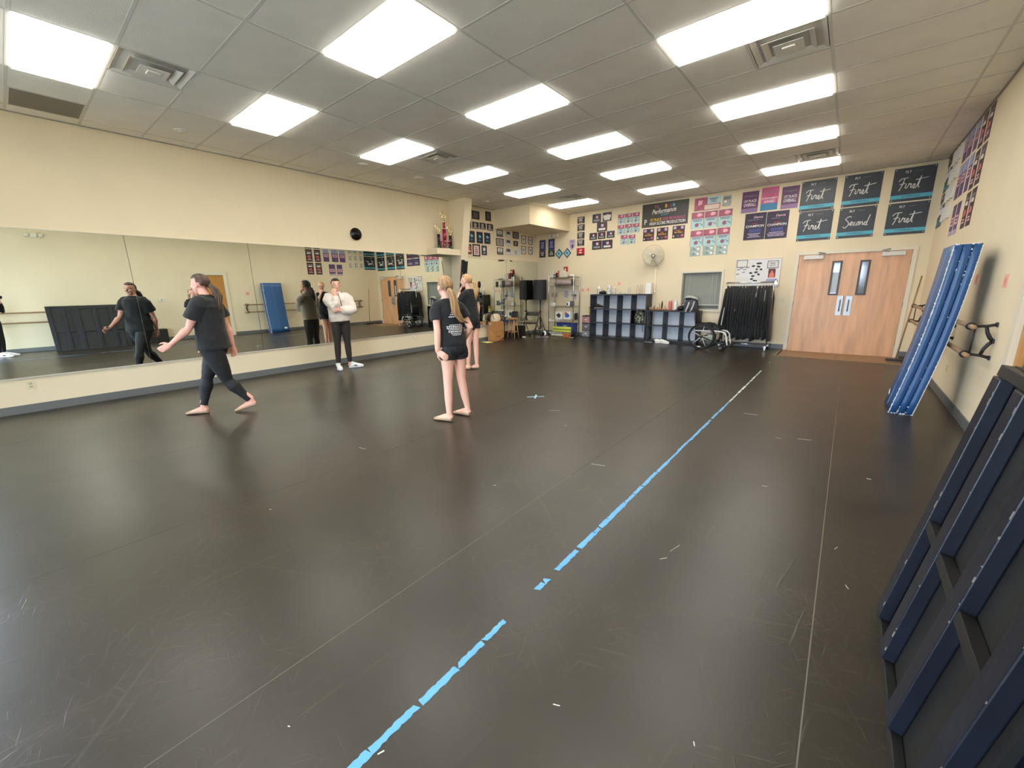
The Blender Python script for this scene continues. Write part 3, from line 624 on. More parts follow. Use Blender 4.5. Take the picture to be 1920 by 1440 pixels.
# --- bulletin board
r = [-2.179, -1.265, 1.43, 2.035]; t = add('bulletin_board', wbox(MB(), 'B', *r, .0004, .02), M('white_board', (228, 224, 222), .5), None, label='white bulletin board with papers above the garment rack', cat='board')
b = MB(); 
for q in ((-2.179, -1.265, 2.023, 2.035), (-2.179, -1.265, 1.43, 1.442), (-2.179, -2.167, 1.442, 2.023), (-1.277, -1.265, 1.442, 2.023)): wbox(b, 'B', *q, .02, .026)
add('board_rim', b, M('pale_rim', (214, 208, 198), .5), t)
rn = random.Random(4)
for i, (u, z, wd, a) in enumerate(((-1.70, 1.93, .12, 0), (-1.81, 1.875, .07, .1), (-1.705, 1.86, .08, -.3), (-1.735, 1.80, .05, .2), (-1.65, 1.795, .06, .1), (-1.745, 1.735, .08, .15), (-1.85, 1.72, .07, -.1), (-1.69, 1.685, .06, -.5), (-1.80, 1.65, .075, .05), (-1.82, 1.585, .07, .2), (-1.74, 1.54, .12, -.25))):
    b = MB(); n = 10; b.prism([WP('B', u+wd/2*math.cos(2*PI*k/n)*math.cos(a)-.022*math.sin(2*PI*k/n)*math.sin(a), z+.022*math.sin(2*PI*k/n)*math.cos(a)+wd/2*math.cos(2*PI*k/n)*math.sin(a), .02) for k in range(n)], (0, -.003, 0)); add('black_name_tag', b, cDk, t)
for i, (u, z) in enumerate(((-2.11, 1.80), (-2.05, 1.83), (-1.98, 1.80), (-1.92, 1.845), (-2.12, 1.70), (-2.0, 1.74))):
    b = MB(); b.prism([WP('B', u+dx, z+dz, .02) for dx, dz in ((-.035, -.012), (.03, .0), (.035, .018), (-.03, .01))], (0, -.002, 0)); add('grey_name_tag', b, cGr, t)
rect(t, 'B', -2.15, -1.9, 1.47, 1.62, cPale, 'paper_sheet', .0225, .02)
rect(t, 'B', -1.63, -1.34, 1.445, 1.51, cPale, 'paper_sheet', .0225, .02)
rect(t, 'B', -1.525, -1.321, 1.518, 1.58, M('print_periwinkle', (156, 164, 204), .6), 'blue_note', .0235, .02)
ph = rect(t, 'B', -1.497, -1.359, 1.605, 1.799, M('print_dark_red_photo', (96, 38, 34), .5, var=.3, vscale=20), 'portrait_photo', .023, .02); b = MB(); b.prism([WP('B', -1.428+x, 1.69+z, .023) for x, z in ((-.05, -.08), (.05, -.08), (.045, 0), (.02, .03), (.015, .07), (-.015, .07), (-.02, .03), (-.045, 0))], (0, -.002, 0)); add('figure_print', b, M('print_salmon', (222, 120, 104), .6), ph)
def board_frame(u0, u1, z0, z1, lab):
    p = rect(t, 'B', u0, u1, z0, z1, cPale, 'framed_sign', .025, .02); b = MB(); f = .011
    wbox(b, 'B', u0, u0+f, z0, z1, .025, .03); wbox(b, 'B', u1-f, u1, z0, z1, .025, .03); wbox(b, 'B', u0+f, u1-f, z0, z0+f, .025, .03); wbox(b, 'B', u0+f, u1-f, z1-f, z1, .025, .03); add('sign_frame', b, M('plum_grey_frame', (78, 66, 84), .5), p); return p
p = board_frame(-2.157, -1.934, 1.855, 2.02, ''); p = board_frame(-1.531, -1.318, 1.817, 1.979, '')
for s, z in (('MEMBERS', 1.925), ('OF THE', 1.895), ('MONTH', 1.865)): text(t, 'B', s, -1.425, z, .12 if s != 'OF THE' else .08, .02, cDk, d=.0265)
# --- framed awards on the left wall beyond the pillar
fa = [('L', [8.255, 8.535, 3.279, 3.484], cBlkF, M('smoked_plaque', (64, 62, 58), .3), 'wide smoked award frame nearest the pillar, top row'), ('L', [8.783, 8.995, 3.289, 3.528], cBlkF, M('smoked_plaque', (64, 62, 58), .3), 'narrow smoked award frame in the top row beside the soffit'),
 ('L', [8.03, 8.205, 3.036, 3.2], cBlkF, M('print_charcoal', (54, 48, 50), .45), 'dark award frame half hidden by the pillar, second row'), ('L', [8.263, 8.493, 3.04, 3.206], cBlkF, M('print_charcoal', (54, 48, 50), .45), 'dark award frame, second row, left of three'), ('L', [8.546, 8.772, 3.047, 3.211], cBlkF, M('print_charcoal', (54, 48, 50), .45), 'dark award frame, second row, middle of three'), ('L', [8.838, 9.072, 3.047, 3.215], cBlkF, M('print_charcoal', (54, 48, 50), .45), 'dark award frame, second row, right of three'),
 ('L', [8.1, 8.323, 2.675, 2.967], cDk, cDkBlue, 'tall navy award frame with pale blue shape, left of three'), ('L', [8.415, 8.639, 2.678, 2.97], cDk, cDkBlue, 'tall navy award frame with pale blue shape, middle of three'), ('L', [8.716, 8.948, 2.686, 2.974], cDk, cDkBlue, 'tall navy award frame with pale blue shape, right of three'),
 ('L', [8.017, 8.178, 2.381, 2.624], cBlkF, cRed, 'red award frame half hidden by the pillar'), ('L', [8.236, 8.518, 2.328, 2.643], cWoodF, cPale, 'thick dark wooden frame with red lettering'), ('L', [8.595, 8.788, 2.378, 2.627], cDk, M('print_slate', (70, 76, 86), .5), 'slate award frame with a pale round seal'),
 ('L', [9.233, 9.491, 2.916, 3.099], cBlkF, cPale, 'black frame with pale landscape print, top of the column under the soffit'), ('L', [9.204, 9.517, 2.66, 2.869], cWoodF, M('print_stone', (176, 166, 156), .5), 'wide walnut frame with stone grey sheet'), ('L', [9.233, 9.495, 2.428, 2.618], cBlkF, cPale, 'black frame with pale landscape print, bottom of the column'),
 ('L', [9.649, 9.859, 2.931, 3.1], cPale, cGr, 'white framed team photo, top of its column'), ('L', [9.634, 9.852, 2.686, 2.87], cPale, cGr, 'white framed team photo, middle of its column'), ('L', [9.627, 9.85, 2.431, 2.624], cPale, cGr, 'white framed team photo, bottom of its column'),
 ('L', [9.966, 10.237, 2.921, 3.107], cBlkF, M('print_grey_sheet', (128, 126, 116), .5), 'black framed grey certificate, top right under the soffit'), ('L', [10.004, 10.194, 2.712, 2.85], cBlkF, M('print_dark_grey', (84, 82, 78), .5), 'small dark grey framed certificate, middle right'), ('L', [9.966, 10.247, 2.42, 2.623], cPale, cPale, 'white framed text sheet, bottom right'),
 ('L', [10.38, 10.594, 2.796, 3.04], cRoseF, cPale, 'rosewood frame with round seal, upper left of the four by the corner'), ('L', [10.731, 10.939, 2.8, 3.036], cRoseF, cPale, 'rosewood frame with round seal, upper right of the four by the corner'), ('L', [10.374, 10.589, 2.491, 2.731], cRoseF, cPale, 'rosewood frame with round seal, lower left of the four by the corner'), ('L', [10.727, 10.937, 2.506, 2.734], cRoseF, cPale, 'rosewood frame with round seal, lower right of the four by the corner')]
for i, (w, r, fm, pm, lab) in enumerate(fa):
    t = framed('framed_award', w, r, fm, pm, lab, 'framed award', 'framed awards on the mirrored wall', .035 if i == 10 else .018, .018)
    u0, u1, z0, z1 = r; W_, H_ = u1-u0, z1-z0
    a0, a1, b0, b1 = u0+W_*.22, u1-W_*.22, z0+H_*.22, z1-H_*.22
    if i in (0, 1): smalltext(t, w, a0, a1, b0, b1, 4, cGr, i, .011, .0075)
    elif i < 6: smalltext(t, w, u0+W_*.14, a1, z0+H_*.25, z1-H_*.14, 4, cPale, 1, .011, .0075); rect(t, w, u0+.02, u1-.02, z0+.02, z0+.035, cPale, 'name_strip', .011, .0075)
    elif i < 9: scene_blob(t, w, u0+W_*.2, u1-W_*.2, z0+H_*.45, z0+H_*.78, cSky, 15, d=.011); smalltext(t, w, a0, a1, z0+H_*.2, z0+H_*.34, 2, cTeal, 3, .011, .0075)
    elif i == 9: disc(t, w, u0+W_*.45, z0+H_*.66, W_*.32, cW, 'white_ring', .011, .0075); disc(t, w, u0+W_*.45, z0+H_*.66, W_*.24, cRed, 'red_disc', .013, .0105); rect(t, w, u0+.02, u1-.02, z0+.05, z0+.09, cPale, 'name_strip', .011, .0075)
    elif i == 10:
        smalltext(t, w, u0+W_*.26, u1-W_*.26, z0+H_*.2, z1-H_*.2, 4, cRed, 3, .011, .0075)
    elif i == 11: disc(t, w, (u0+u1)/2, z0+H_*.62, W_*.24, cPale, 'pale_seal', .011, .0075); smalltext(t, w, a0, a1, z0+H_*.16, z0+H_*.3, 2, cPale, 4, .011, .0075)
    elif i in (12, 14): rect(t, w, u0+.018, u1-.018, z0+.018, z0+H_*.42, cGr, 'hill_print', .0105, .0075); disc(t, w, (u0+u1)/2, z0+H_*.62, W_*.07, cDk, 'emblem', .011, .0075)
    elif i in (15, 16, 17): rect(t, w, u0+W_*.12, u1-W_*.12, z0+H_*.5, z1-H_*.1, M('print_brown_grey', (92, 82, 74), .5, var=.4, vscale=30), 'photo_print', .0105, .0075); rect(t, w, u0+W_*.12, u1-W_*.12, z0+H_*.1, z0+H_*.46, cPale, 'mount_card', .0105, .0075); disc(t, w, (u0+u1)/2, z0+H_*.13, W_*.07, cDk, 'emblem', .013, .0103)
    elif i in (13, 18, 19, 20): smalltext(t, w, a0, a1, b0, b1, 5, cGr if i != 19 else cPale, i, .011, .0075)
    elif i >= 21: rect(t, w, a0-.01, a1+.01, b0-.02, b1+.02, cPale, 'sheet', .0105, .0075); disc(t, w, (u0+u1)/2, z0+H_*.55, W_*.17, cGr, 'round_seal', .012, .0103); smalltext(t, w, a0, a1, z0+H_*.26, z0+H_*.34, 1, cGr, i, .012, .0103)
# --- posters on the barre wall (u runs towards the camera there)
def RR(y0, y1, z0, z1): return [-y1, -y0, z0, z1]
cols = [(8.01, 8.275), (8.36, 8.615)]
for c, (y0, y1) in enumerate(cols):
    for q, (z0, z1) in enumerate(((3.17, 3.575), (2.655, 3.13), (2.157, 2.62))):
        t = sheet('award_poster', 'R', RR(y0, y1, z0, z1), M('print_soot_red', (62, 34, 40), .5, var=.4, vscale=10), 'black and red poster on the barre wall, column %s the purple ones, %s' % (('farthest from', 'next to')[c], ('top', 'middle', 'bottom')[q]), 'poster', 'black and red posters on the barre wall')
        u0, u1 = -y1, -y0; W_, H_ = u1-u0, z1-z0
        rect(t, 'R', u0+W_*.1, u1-W_*.1, z0+H_*.78, z0+H_*.86, cGr, 'title_bar'); scene_blob(t, 'R', u0+W_*.1, u1-W_*.1, z0+H_*.6, z0+H_*.76, cPale, 5)
        scene_blob(t, 'R', u0+W_*.06, u1-W_*.06, z0+H_*.28, z0+H_*.58, M('print_coral', (206, 96, 104), .55), 9); smalltext(t, 'R', u0+W_*.15, u1-W_*.15, z0+H_*.12, z0+H_*.28, 2, M('print_pale_pink', (232, 176, 190), .55), 4)
pc = [(8.73, 8.97), (9.09, 9.37), (9.435, 9.69)]
for c, (y0, y1) in enumerate(pc):
    for q, (z0, z1) in enumerate(((3.21, 3.575), (2.68, 3.17))):
        t = sheet('award_poster', 'R', RR(y0, y1, z0, z1), cViol, 'violet poster with pink lettering on the barre wall, %s row, %s from the corner' % (('top', 'second')[q], ORD[2-c]), 'poster', 'violet posters on the barre wall')
        u0, u1 = -y1, -y0; W_, H_ = u1-u0, z1-z0
        rect(t, 'R', u0, u1, z1-H_*.3, z1, M('print_periwinkle', (120, 126, 186), .6), 'blue_head'); rect(t, 'R', u0+W_*.14, u1-W_*.14, z0+H_*.38, z0+H_*.64, M('print_pale_pink', (232, 176, 190), .55), 'pink_title'); smalltext(t, 'R', u0+W_*.2, u1-W_*.2, z0+H_*.42, z0+H_*.6, 2, cPlum, c, .007, .0045)
for i, (y0, y1) in enumerate(((8.92, 9.187), (9.271, 9.507))):
    t = sheet('award_poster', 'R', RR(y0, y1, 2.13, 2.578), cViol, 'violet poster hanging lowest on the barre wall, %s of two' % ('nearer' if i == 0 else 'farther'), 'poster', 'violet posters on the barre wall'); u0, u1 = -y1, -y0; W_ = u1-u0
    rect(t, 'R', u0, u1, 2.13, 2.2, cLilac, 'lilac_foot'); rect(t, 'R', u0+W_*.12, u1-W_*.12, 2.27, 2.40, M('print_pale_pink', (232, 176, 190), .55), 'pink_title'); smalltext(t, 'R', u0+W_*.2, u1-W_*.2, 2.29, 2.38, 2, cPlum, i, .007, .0045)
for c, (y0, y1) in enumerate(((9.85, 9.98), (10.102, 10.232), (10.366, 10.498))):
    for q, (z0, z1) in enumerate(((3.33, 3.55), (3.05, 3.27), (2.757, 2.98), (2.452, 2.678))):
        t = framed('wall_plaque', 'R', RR(y0, y1, z0, z1), cPale, cPale, 'narrow white plaque with dark shield, %s row, %s from the corner' % (ORD[q], ORD[2-c]), 'plaque', 'white shield plaques on the barre wall', .006, .03)
        u0, u1 = -y1, -y0; W_, H_ = u1-u0, z1-z0; b = MB(); b.prism([WP('R', (u0+u1)/2+x*W_, z0+z*H_, .008) for x, z in ((-.28, .85), (.28, .85), (.28, .3), (0, .12), (-.28, .3))], (-.012, 0, 0)); sh = add('shield', b, cDk, t); b = MB(); b.prism([WP('R', (u0+u1)/2+x*W_, z0+z*H_, .02) for x, z in ((-.2, .78), (.2, .78), (.2, .36), (0, .24), (-.2, .36))], (-.002, 0, 0)); add('shield_face', b, cPale, sh)
flybanner('R', RR(10.572, 11.13, 2.40, 2.97), 'First', 'black banner with teal stripe on the barre wall, lower of the two in the corner')
flybanner('R', RR(10.58, 11.13, 3.0, 3.575), 'First', 'black banner with teal stripe on the barre wall, upper of the two in the corner')

# --- pink paper marks, wall plates, alarm, thermostat
cMark = M('pink_paper', (234, 142, 132), .7)
def mark(w, u, z, s, lab, r=.045):
    t = sheet('paper_number', w, [u-r, u+r, z-r, z+r], M('pale_coral_paper', (238, 176, 158), .7), lab, 'paper mark', 'pink numbers taped to the walls'); scene_blob(t, w, u-r*.75, u+r*.75, z-r*.8, z+r*.8, cMark, int(s)+2, 'pink_figure', 13)
mark('B', -6.281, 1.38, '8', 'pink paper number beside the wire shelf, left of the pair'); mark('B', -6.10, 1.394, '7', 'pink paper number beside the wire shelf, right of the pair'); mark('B', -5.119, 1.545, '6', 'pink paper number above the tall black cubby')
mark('R', -8.17, 1.492, '2', 'pink paper number on the barre wall, beside the blue mats', .06); mark('R', -5.73, 1.447, '1', 'pink paper number on the barre wall, above the barre bracket', .06); mark('R', -6.9, 1.47, '3', 'pink paper number on the barre wall, behind the blue mats', .06)
b = MB(); n = 18; b.prism([V((-7.632 + .164*(.105*math.sin(2*PI*k/n)), 7.545+.1*math.cos(2*PI*k/n), 2.37+.105*math.sin(2*PI*k/n))) for k in range(n)], (.004, 0, -.0007)); add('paper_disc', b, cMark, None, label='round pink paper disc on the tapered pillar', cat='paper mark')
mIvory = M('ivory_plastic', (220, 208, 176), .4)
def plate(w, u, z, wd, h_, lab, kind, mat=None):
    t = add('wall_outlet' if kind == 'o' else 'light_switch', wbox(MB(), w, u-wd/2, u+wd/2, z-h_/2, z+h_/2, .0004, .007), mat or mIvory, None, label=lab, cat='outlet' if kind == 'o' else 'switch')
    if kind == 'o':
        for dz in (-.02, .02):
            s = rect(t, w, u-.017, u+.017, z+dz-.014, z+dz+.014, M('ivory_shade', (196, 182, 150), .4), 'socket', .009, .006); b = MB(); wbox(b, w, u-.008, u-.005, z+dz-.006, z+dz+.006, .009, .0096); wbox(b, w, u+.005, u+.008, z+dz-.006, z+dz+.006, .009, .0096); add('slot', b, cDk, s)
    else:
        for du in (-.05, 0, .05): rect(t, w, u+du-.006, u+du+.006, z-.012, z+.012, M('ivory_shade', (196, 182, 150), .4), 'toggle', .014, .006)
plate('L', .043, .348, .075, .115, 'ivory wall outlet under the leftmost mirror', 'o'); plate('L', 6.08, .352, .075, .115, 'white wall outlet under the mirror near the girl with the ponytail', 'o', mWhite); plate('R', -7.338, .393, .075, .115, 'ivory wall outlet on the barre wall behind the mats', 'o'); plate('B', -1.205, 1.106, .165, .115, 'ivory triple switch plate between the rack and the double door', 's')
t = add('fire_alarm', wbox(MB(), 'B', -6.94, -6.82, 1.94, 2.085, .0004, .05), M('alarm_red', (170, 24, 30), .4), None, label='red fire alarm strobe above the wire shelf', cat='alarm'); rect(t, 'B', -6.90, -6.86, 1.985, 2.035, cW, 'strobe', .062, .05)
t = add('thermostat', wbox(MB(), 'R', -3.31, -3.17, 1.25, 1.345, .0004, .03), mWhite, None, label='white thermostat on the wall beside the oak door', cat='thermostat'); rect(t, 'R', -3.27, -3.23, 1.285, 1.31, cDk, 'display', .0315, .029)
def emlight(w, u, z, lab):
    t = thing('emergency_light', lab, 'emergency light', WP(w, u, z, 0)); n = WALL[w][2]; a = WALL[w][1]
    add('housing', wbox(MB(), w, u-.06, u+.06, z-.05, z+.05, .0004, .06), mWhite, t)
    for s in (-1, 1): add('lamp_head', MB().lathe([(.02, 0), (.045, .015), (.05, .06), (.042, .07)], WP(w, u+s*.125, z+.01, .02), n + a*s*.15 + V((0, 0, -.25)), 14), mWhite, t, True); add('arm', MB().tube([WP(w, u+s*.05, z+.01, .03), WP(w, u+s*.12, z+.01, .03)], .012, None, 8), mWhite, t, True)
emlight('B', -7.31, 3.03, 'white two-headed emergency light under the soffit'); emlight('R', -.87, 3.05, 'white emergency light high on the barre wall, seen in the mirror')
# --- clock
t = thing('wall_clock', 'round black-rimmed wall clock above the mirrors', 'clock', (XL, 4.83, 2.595)); c = V((XL, 4.83, 2.595))
add('rim', MB().lathe([(.118, 0), (.122, .02), (.118, .036), (.104, .04), (.10, .03), (.098, .0215)], c, (1, 0, 0), 32), M('black_gloss_rim', (18, 14, 12), .3), t, True)
add('dial', MB().lathe([(.102, .024), (.102, .028)], c, (1, 0, 0), 32), M('cream_dial', (242, 236, 218), .5), t)
b = MB()
def ck(r, hh): a = 2*PI*hh/12; return c + V((.0295, r*math.sin(a), r*math.cos(a)))
for hh in range(12): p = ck(.085, hh); b.box(p-V((.001, .006, .009)), p+V((.001, .006, .009)))
add('numerals', b, cDk, t)
for nm, r, hh, wd in (('hour_hand', .055, .75, .005), ('minute_hand', .082, 9.0, .0035), ('second_hand', .07, 3.7, .001)):
    add(nm, MB().tube([c+V((.032, 0, 0)), ck(r, hh)+V((.0025, 0, 0))], wd, None, 6), cDk, t)
# ------------------------------------------------------------------ tape on the floor
mTape = M('blue_gaffer_tape', (98, 166, 216), .6, var=.10, vscale=12); mTapeW = M('worn_pale_tape', (196, 206, 200), .6, var=.12, vscale=12)
t = thing('tape_line', 'worn light blue tape line running down the dance floor', 'tape', (-1.01, 4, 0))
rn = random.Random(5)
def ragged(x0, x1, y0, y1, jag=.0045):
    n = max(3, int((y1-y0)/.012)); L_ = [(x0+rn.uniform(-.2, 1)*jag, y0+(y1-y0)*i/n) for i in range(n+1)]; R_ = [(x1-rn.uniform(-.2, 1.3)*jag, y0+(y1-y0)*i/n) for i in range(n+1)]
    pts = [(x, y+(rn.uniform(-.012, .012) if i in (0, n) else 0)) for i, (x, y) in enumerate(L_)] + [(x, y+(rn.uniform(-.012, .012) if i in (0, n) else 0)) for i, (x, y) in reversed(list(enumerate(R_)))]
    b = MB(); b.prism([(x, y, .0003) for x, y in pts], (0, 0, .0012)); return b
y = -.6
while y < 8.15:
    if 1.15 < y < 1.40: y = 1.405
    if 1.50 < y < 1.585: y = 1.59
    l = rn.uniform(.05, .22) if y < 3 else rn.uniform(.06, .30)
    if y < 1.15: l = min(l, 1.155-y)
    elif y < 1.5: l = min(l, 1.502-y)
    w = .019 if y < 3 else .016
    if l > .012: add('tape_piece', ragged(-1.01-w+rn.uniform(0, .006), -1.01+w-rn.uniform(0, .008), y, y+l), mTape if y < 5.4 else mTapeW, t)
    y += l + (rn.uniform(.003, .02) if y < 4 else rn.uniform(.01, .08))
add('tape_piece', ragged(-1.02, -1.0, 9.0, 9.06), mTapeW, t)
t = thing('tape_mark', 'small pale blue tape cross in the middle of the floor', 'tape', (-3.17, 4.39, 0))
for a, l in ((.75, .12), (2.1, .10)):
    b = MB(); b.obox((-3.17, 4.39, .001+.0012*(a > 1)), (l*2, .022, .001), Matrix.Rotation(a, 3, 'Z')); add('tape_strip', b, M('pale_blue_tape', (150, 200, 216), .6), t)
b = MB()
for x, y, a, l, w in ((-.62, .98, .4, .035, .004), (-.98, .5, 1.2, .03, .006), (-.58, 2.15, 1.3, .13, .002), (-.60, 2.02, .9, .06, .003), (-1.45, 2.9, .3, .16, .003), (.13, 2.7, 1.2, .05, .003), (.18, 2.35, 2, .04, .003), (-2.6, 4.0, .6, .2, .003), (-2.2, 3.6, .5, .03, .006), (-.2, 1.15, 2, .02, .004), (-.3, 3.3, .3, .05, .003), (-.7, 5.2, .1, .2, .004), (-.9, 9.0, .5, .05, .01), (-3.4, 1.9, .2, .12, .003), (.3, 3.9, 0, .04, .003), (-1.9, 2.1, .8, .03, .003), (-2.9, .9, .4, .02, .003), (-1.3, .35, .4, .012, .004), (-.15, 4.6, .3, .16, .002), (-.35, 4.5, -.2, .07, .004)):
    b.obox((x, y, .001), (l*.7, w*.7, .0015), Matrix.Rotation(a, 3, 'Z'))
add('floor_lint', b, M('white_lint', (214, 210, 200), .8), None, label='scattered white lint and thread bits on the dark floor', cat='lint', kind='stuff')

# ------------------------------------------------------------------ black cubby units
mCub = M('black_brown_laminate', (34, 33, 36), .38, bump=.02, bscale=40)
mCubB = M('pale_cubby_back', (226, 230, 238), .6)
def cubby(name, x0, x1, z1, cols, rows, label):
    y0, y1 = 10.79, YB-.014; t = thing(name, label, 'shelf unit', ((x0+x1)/2, (y0+y1)/2, 0)); k = .034; p = .018
    add('top_panel', MB().box((x0, y0, z1-k), (x1, y1, z1), .003), mCub, t); add('base_panel', MB().box((x0+k, y0+.01, .045), (x1-k, y1, .045+p)), mCub, t)
    add('plinth', MB().box((x0+k, y0+.03, 0), (x1-k, y0+.045, .045)), mCub, t)
    for x in (x0, x1-k): add('side_panel', MB().box((x, y0, 0), (x+k, y1, z1-k), .002), mCub, t)
    wd = (x1-x0-2*k-(cols-1)*p)/cols; hh = (z1-k-.063-(rows-1)*p)/rows
    for c in range(1, cols): x = x0+k+c*wd+(c-1)*p; add('divider', MB().box((x, y0+.004, .063), (x+p, y1, z1-k)), mCub, t)
    for c in range(cols):
        for r in range(1, rows):
            x = x0+k+c*(wd+p); z = .063+r*hh+(r-1)*p; add('shelf', MB().box((x+.001, y0+.006, z), (x+wd-.001, y1-.006, z+p)), mCub, t)
    add('back_panel', MB().box((x0+.005, y1, .045), (x1-.005, y1+.004, z1-.005)), mCubB, t)
    return wd, hh
cubby('cubby_unit', -5.83, -4.14, 1.262, 4, 3, 'tall black twelve-compartment cubby unit against the back wall')
cubby('cubby_unit', -4.125, -2.83, .842, 3, 2, 'low black six-compartment cubby unit under the window')
# things on and in the tall unit
def bottle(x, y, z, h_, r, mat, capm, lab, name='water_bottle', cat='bottle', cap=True, neck=.6):
    t = thing(name, lab, cat, (x, y, z)); add('body', MB().lathe([(r*.96, 0), (r, .01), (r, h_*.7), (r*neck, h_*.82), (r*neck, h_*.84)], (x, y, z), n=16), mat, t, True)
    if cap: add('cap', MB().lathe([(r*neck*1.05, h_*.84), (r*neck*1.05, h_*.93), (r*neck*.5, h_*.95), (r*neck*.4, h_)], (x, y, z), n=14), capm, t, True)
    return t
mWP = M('white_plastic', (236, 236, 234), .35)
ZT = 1.262
b0 = bottle(-5.66, 11.0, ZT, .24, .042, mWP, mWP, 'white bottle with black loop on the left end of the tall cubby')
add('carry_loop', MB().tube([(-5.69, 10.955, ZT+.01), (-5.69, 10.95, ZT+.15), (-5.63, 10.95, ZT+.15), (-5.63, 10.955, ZT+.01)], .006, None, 6), mBlack, b0)
b = MB(); b.loft([(-5.60, 10.93, ZT+.033), (-5.56, 10.93, ZT+.042), (-5.48, 10.96, ZT+.05), (-5.42, 10.96, ZT+.035)], [(.02, .03), (.07, .04), (.065, .05), (.02, .033)], (0, 1, 0), 12); add('toiletry_bag', b, M('black_nylon', (18, 18, 20), .6), None, True, label='small black pouch on the tall cubby between two bottles', cat='bag')
t = bottle(-5.345, 11.0, ZT, .255, .055, mWP, mWP, 'white tumbler with black spots on the tall cubby', 'tumbler', 'tumbler', True, .9)
for a, z in ((-1.2, .09), (-1.8, .15), (-1.35, .19), (-2.3, .08), (-.9, .14), (-2.1, .19)): p = V((-5.345+.055*math.cos(a), 11.0+.055*math.sin(a), ZT+z*.88)); add('spot', MB().sph(p, (.012, .004, .016), 8, Matrix.Rotation(a+PI/2, 3, 'Z')), cDk, t)
mClear = M('frosted_clear_plastic', (226, 226, 222), .2, alpha=.55)
bottle(-5.19, 11.0, ZT, .2, .05, mClear, mWP, 'pale frosted jug on the tall cubby beside the spotted tumbler', 'jug', 'jug')
for i, x in enumerate((-5.02, -4.95, -4.86)): add('glass_jar', MB().lathe([(.024, 0), (.03, .01), (.03, .04), (.022, .05)], (x, 10.98, ZT), n=12), mClear, None, True, label='tiny clear jar lid on the tall cubby, %s of three' % ORD[i], cat='jar', group='tiny clear jars')
bottle(-4.74, 11.0, ZT, .19, .035, mClear, mClear, 'slim clear bottle on the tall cubby, left of the wire stand')
t = thing('wire_stand', 'thin brown wire stand on the tall cubby, near the white carton', 'stand', (-4.45, 11.0, ZT)); mWire = M('brown_wire', (120, 96, 80), .4)
for x in (-4.50, -4.40): add('wire_hoop', MB().tube([(x-.03, 11.0, ZT+.004), (x-.028, 11.0, ZT+.18), (x-.01, 11.0, ZT+.235), (x+.015, 11.0, ZT+.235), (x+.03, 11.0, ZT+.18), (x+.03, 11.0, ZT+.004)], .004, None, 6), mWire, t, True)
add('wire_foot', MB().tube([(-4.54, 11.0, ZT+.005), (-4.36, 11.0, ZT+.005)], .004, None, 6), mWire, t)
t = add('white_carton', MB().box((-4.255, 10.93, ZT), (-4.11, 11.05, ZT+.29), .004), mWP, None, label='upright white carton at the right end of the tall cubby', cat='carton'); add('lid', MB().box((-4.258, 10.927, ZT+.27), (-4.107, 11.053, ZT+.294), .002), M('white_card', (244, 242, 236), .6), t)
def shoe(b, c, ang, L, wd, hh, heel=.05, fill=True):
    R3 = Matrix.Rotation(ang, 3, 'Z'); c = V(c)
    prof = [(-.5, .45, .72), (-.46, .72, .95), (-.3, .8, 1.0), (-.08, .78, .85), (.15, .92, .62), (.35, .98, .5), (.46, .7, .42), (.5, .4, .3)]
    b.loft([c + R3 @ V((x*L, 0, hh*k/2)) for x, w, k in prof], [(wd/2*w, hh*k/2) for x, w, k in prof], [R3 @ V((0, 1, 0))]*len(prof), 12); return b
t = thing('sneaker', 'black sneaker with pale sole in the top left compartment', 'shoe', (-5.62, 10.93, .862)); add('upper', shoe(MB(), (-5.60, 10.93, .882), .15, .27, .09, .11), M('black_suede', (26, 24, 25), .7), t, True); b = MB(); b.loft([(-5.735, 10.915, .871), (-5.60, 10.93, .871), (-5.47, 10.95, .871)], [(.035, .012), (.045, .012), (.03, .012)], (0, 1, 0), 10); add('sole', b, M('pale_rubber', (196, 190, 176), .6), t, True)
# camouflage backpack
mCamo = M('camo_fabric', (90, 92, 80), .8); nt = mCamo.node_tree; bs = nt.nodes['Principled BSDF']; vn = nt.nodes.new('ShaderNodeTexNoise'); vn.inputs['Scale'].default_value = 22; vn.inputs['Detail'].default_value = 2; cr = nt.nodes.new('ShaderNodeValToRGB'); cr.color_ramp.interpolation = 'CONSTANT'
cr.color_ramp.elements[0].color = lin((24, 26, 24)); cr.color_ramp.elements[1].color = lin((176, 180, 164)); cr.color_ramp.elements[1].position = .56
e = cr.color_ramp.elements.new(.44); e.color = lin((70, 78, 62)); e = cr.color_ramp.elements.new(.5); e.color = lin((120, 122, 104)); e = cr.color_ramp.elements.new(.63); e.color = lin((40, 38, 36))
tc = nt.nodes.new('ShaderNodeTexCoord'); nt.links.new(tc.outputs['Object'], vn.inputs[0]); nt.links.new(vn.outputs['Fac'], cr.inputs[0]); nt.links.new(cr.outputs[0], bs.inputs['Base Color'])
t = thing('camo_backpack', 'camouflage backpack stuffed in the right-hand middle compartment', 'backpack', (-4.36, 10.98, .46))
add('main_bag', MB().loft([(-4.36, 10.99, .459), (-4.36, 10.98, .52), (-4.365, 10.97, .64), (-4.37, 10.98, .76), (-4.36, 11.0, .82)], [(.13, .10), (.165, .12), (.17, .125), (.15, .11), (.08, .06)], (1, 0, 0), 16), mCamo, t, True); add('front_pocket', MB().loft([(-4.36, 10.87, .47), (-4.36, 10.865, .53), (-4.36, 10.87, .62)], [(.09, .03), (.12, .035), (.10, .02)], (1, 0, 0), 14), mCamo, t, True)
add('grab_strap', MB().tube([(-4.34, 10.87, .49), (-4.23, 10.79, .48), (-4.215, 10.775, .36), (-4.22, 10.775, .25)], (.008), None, 6), M('black_webbing', (16, 16, 17), .8), t)
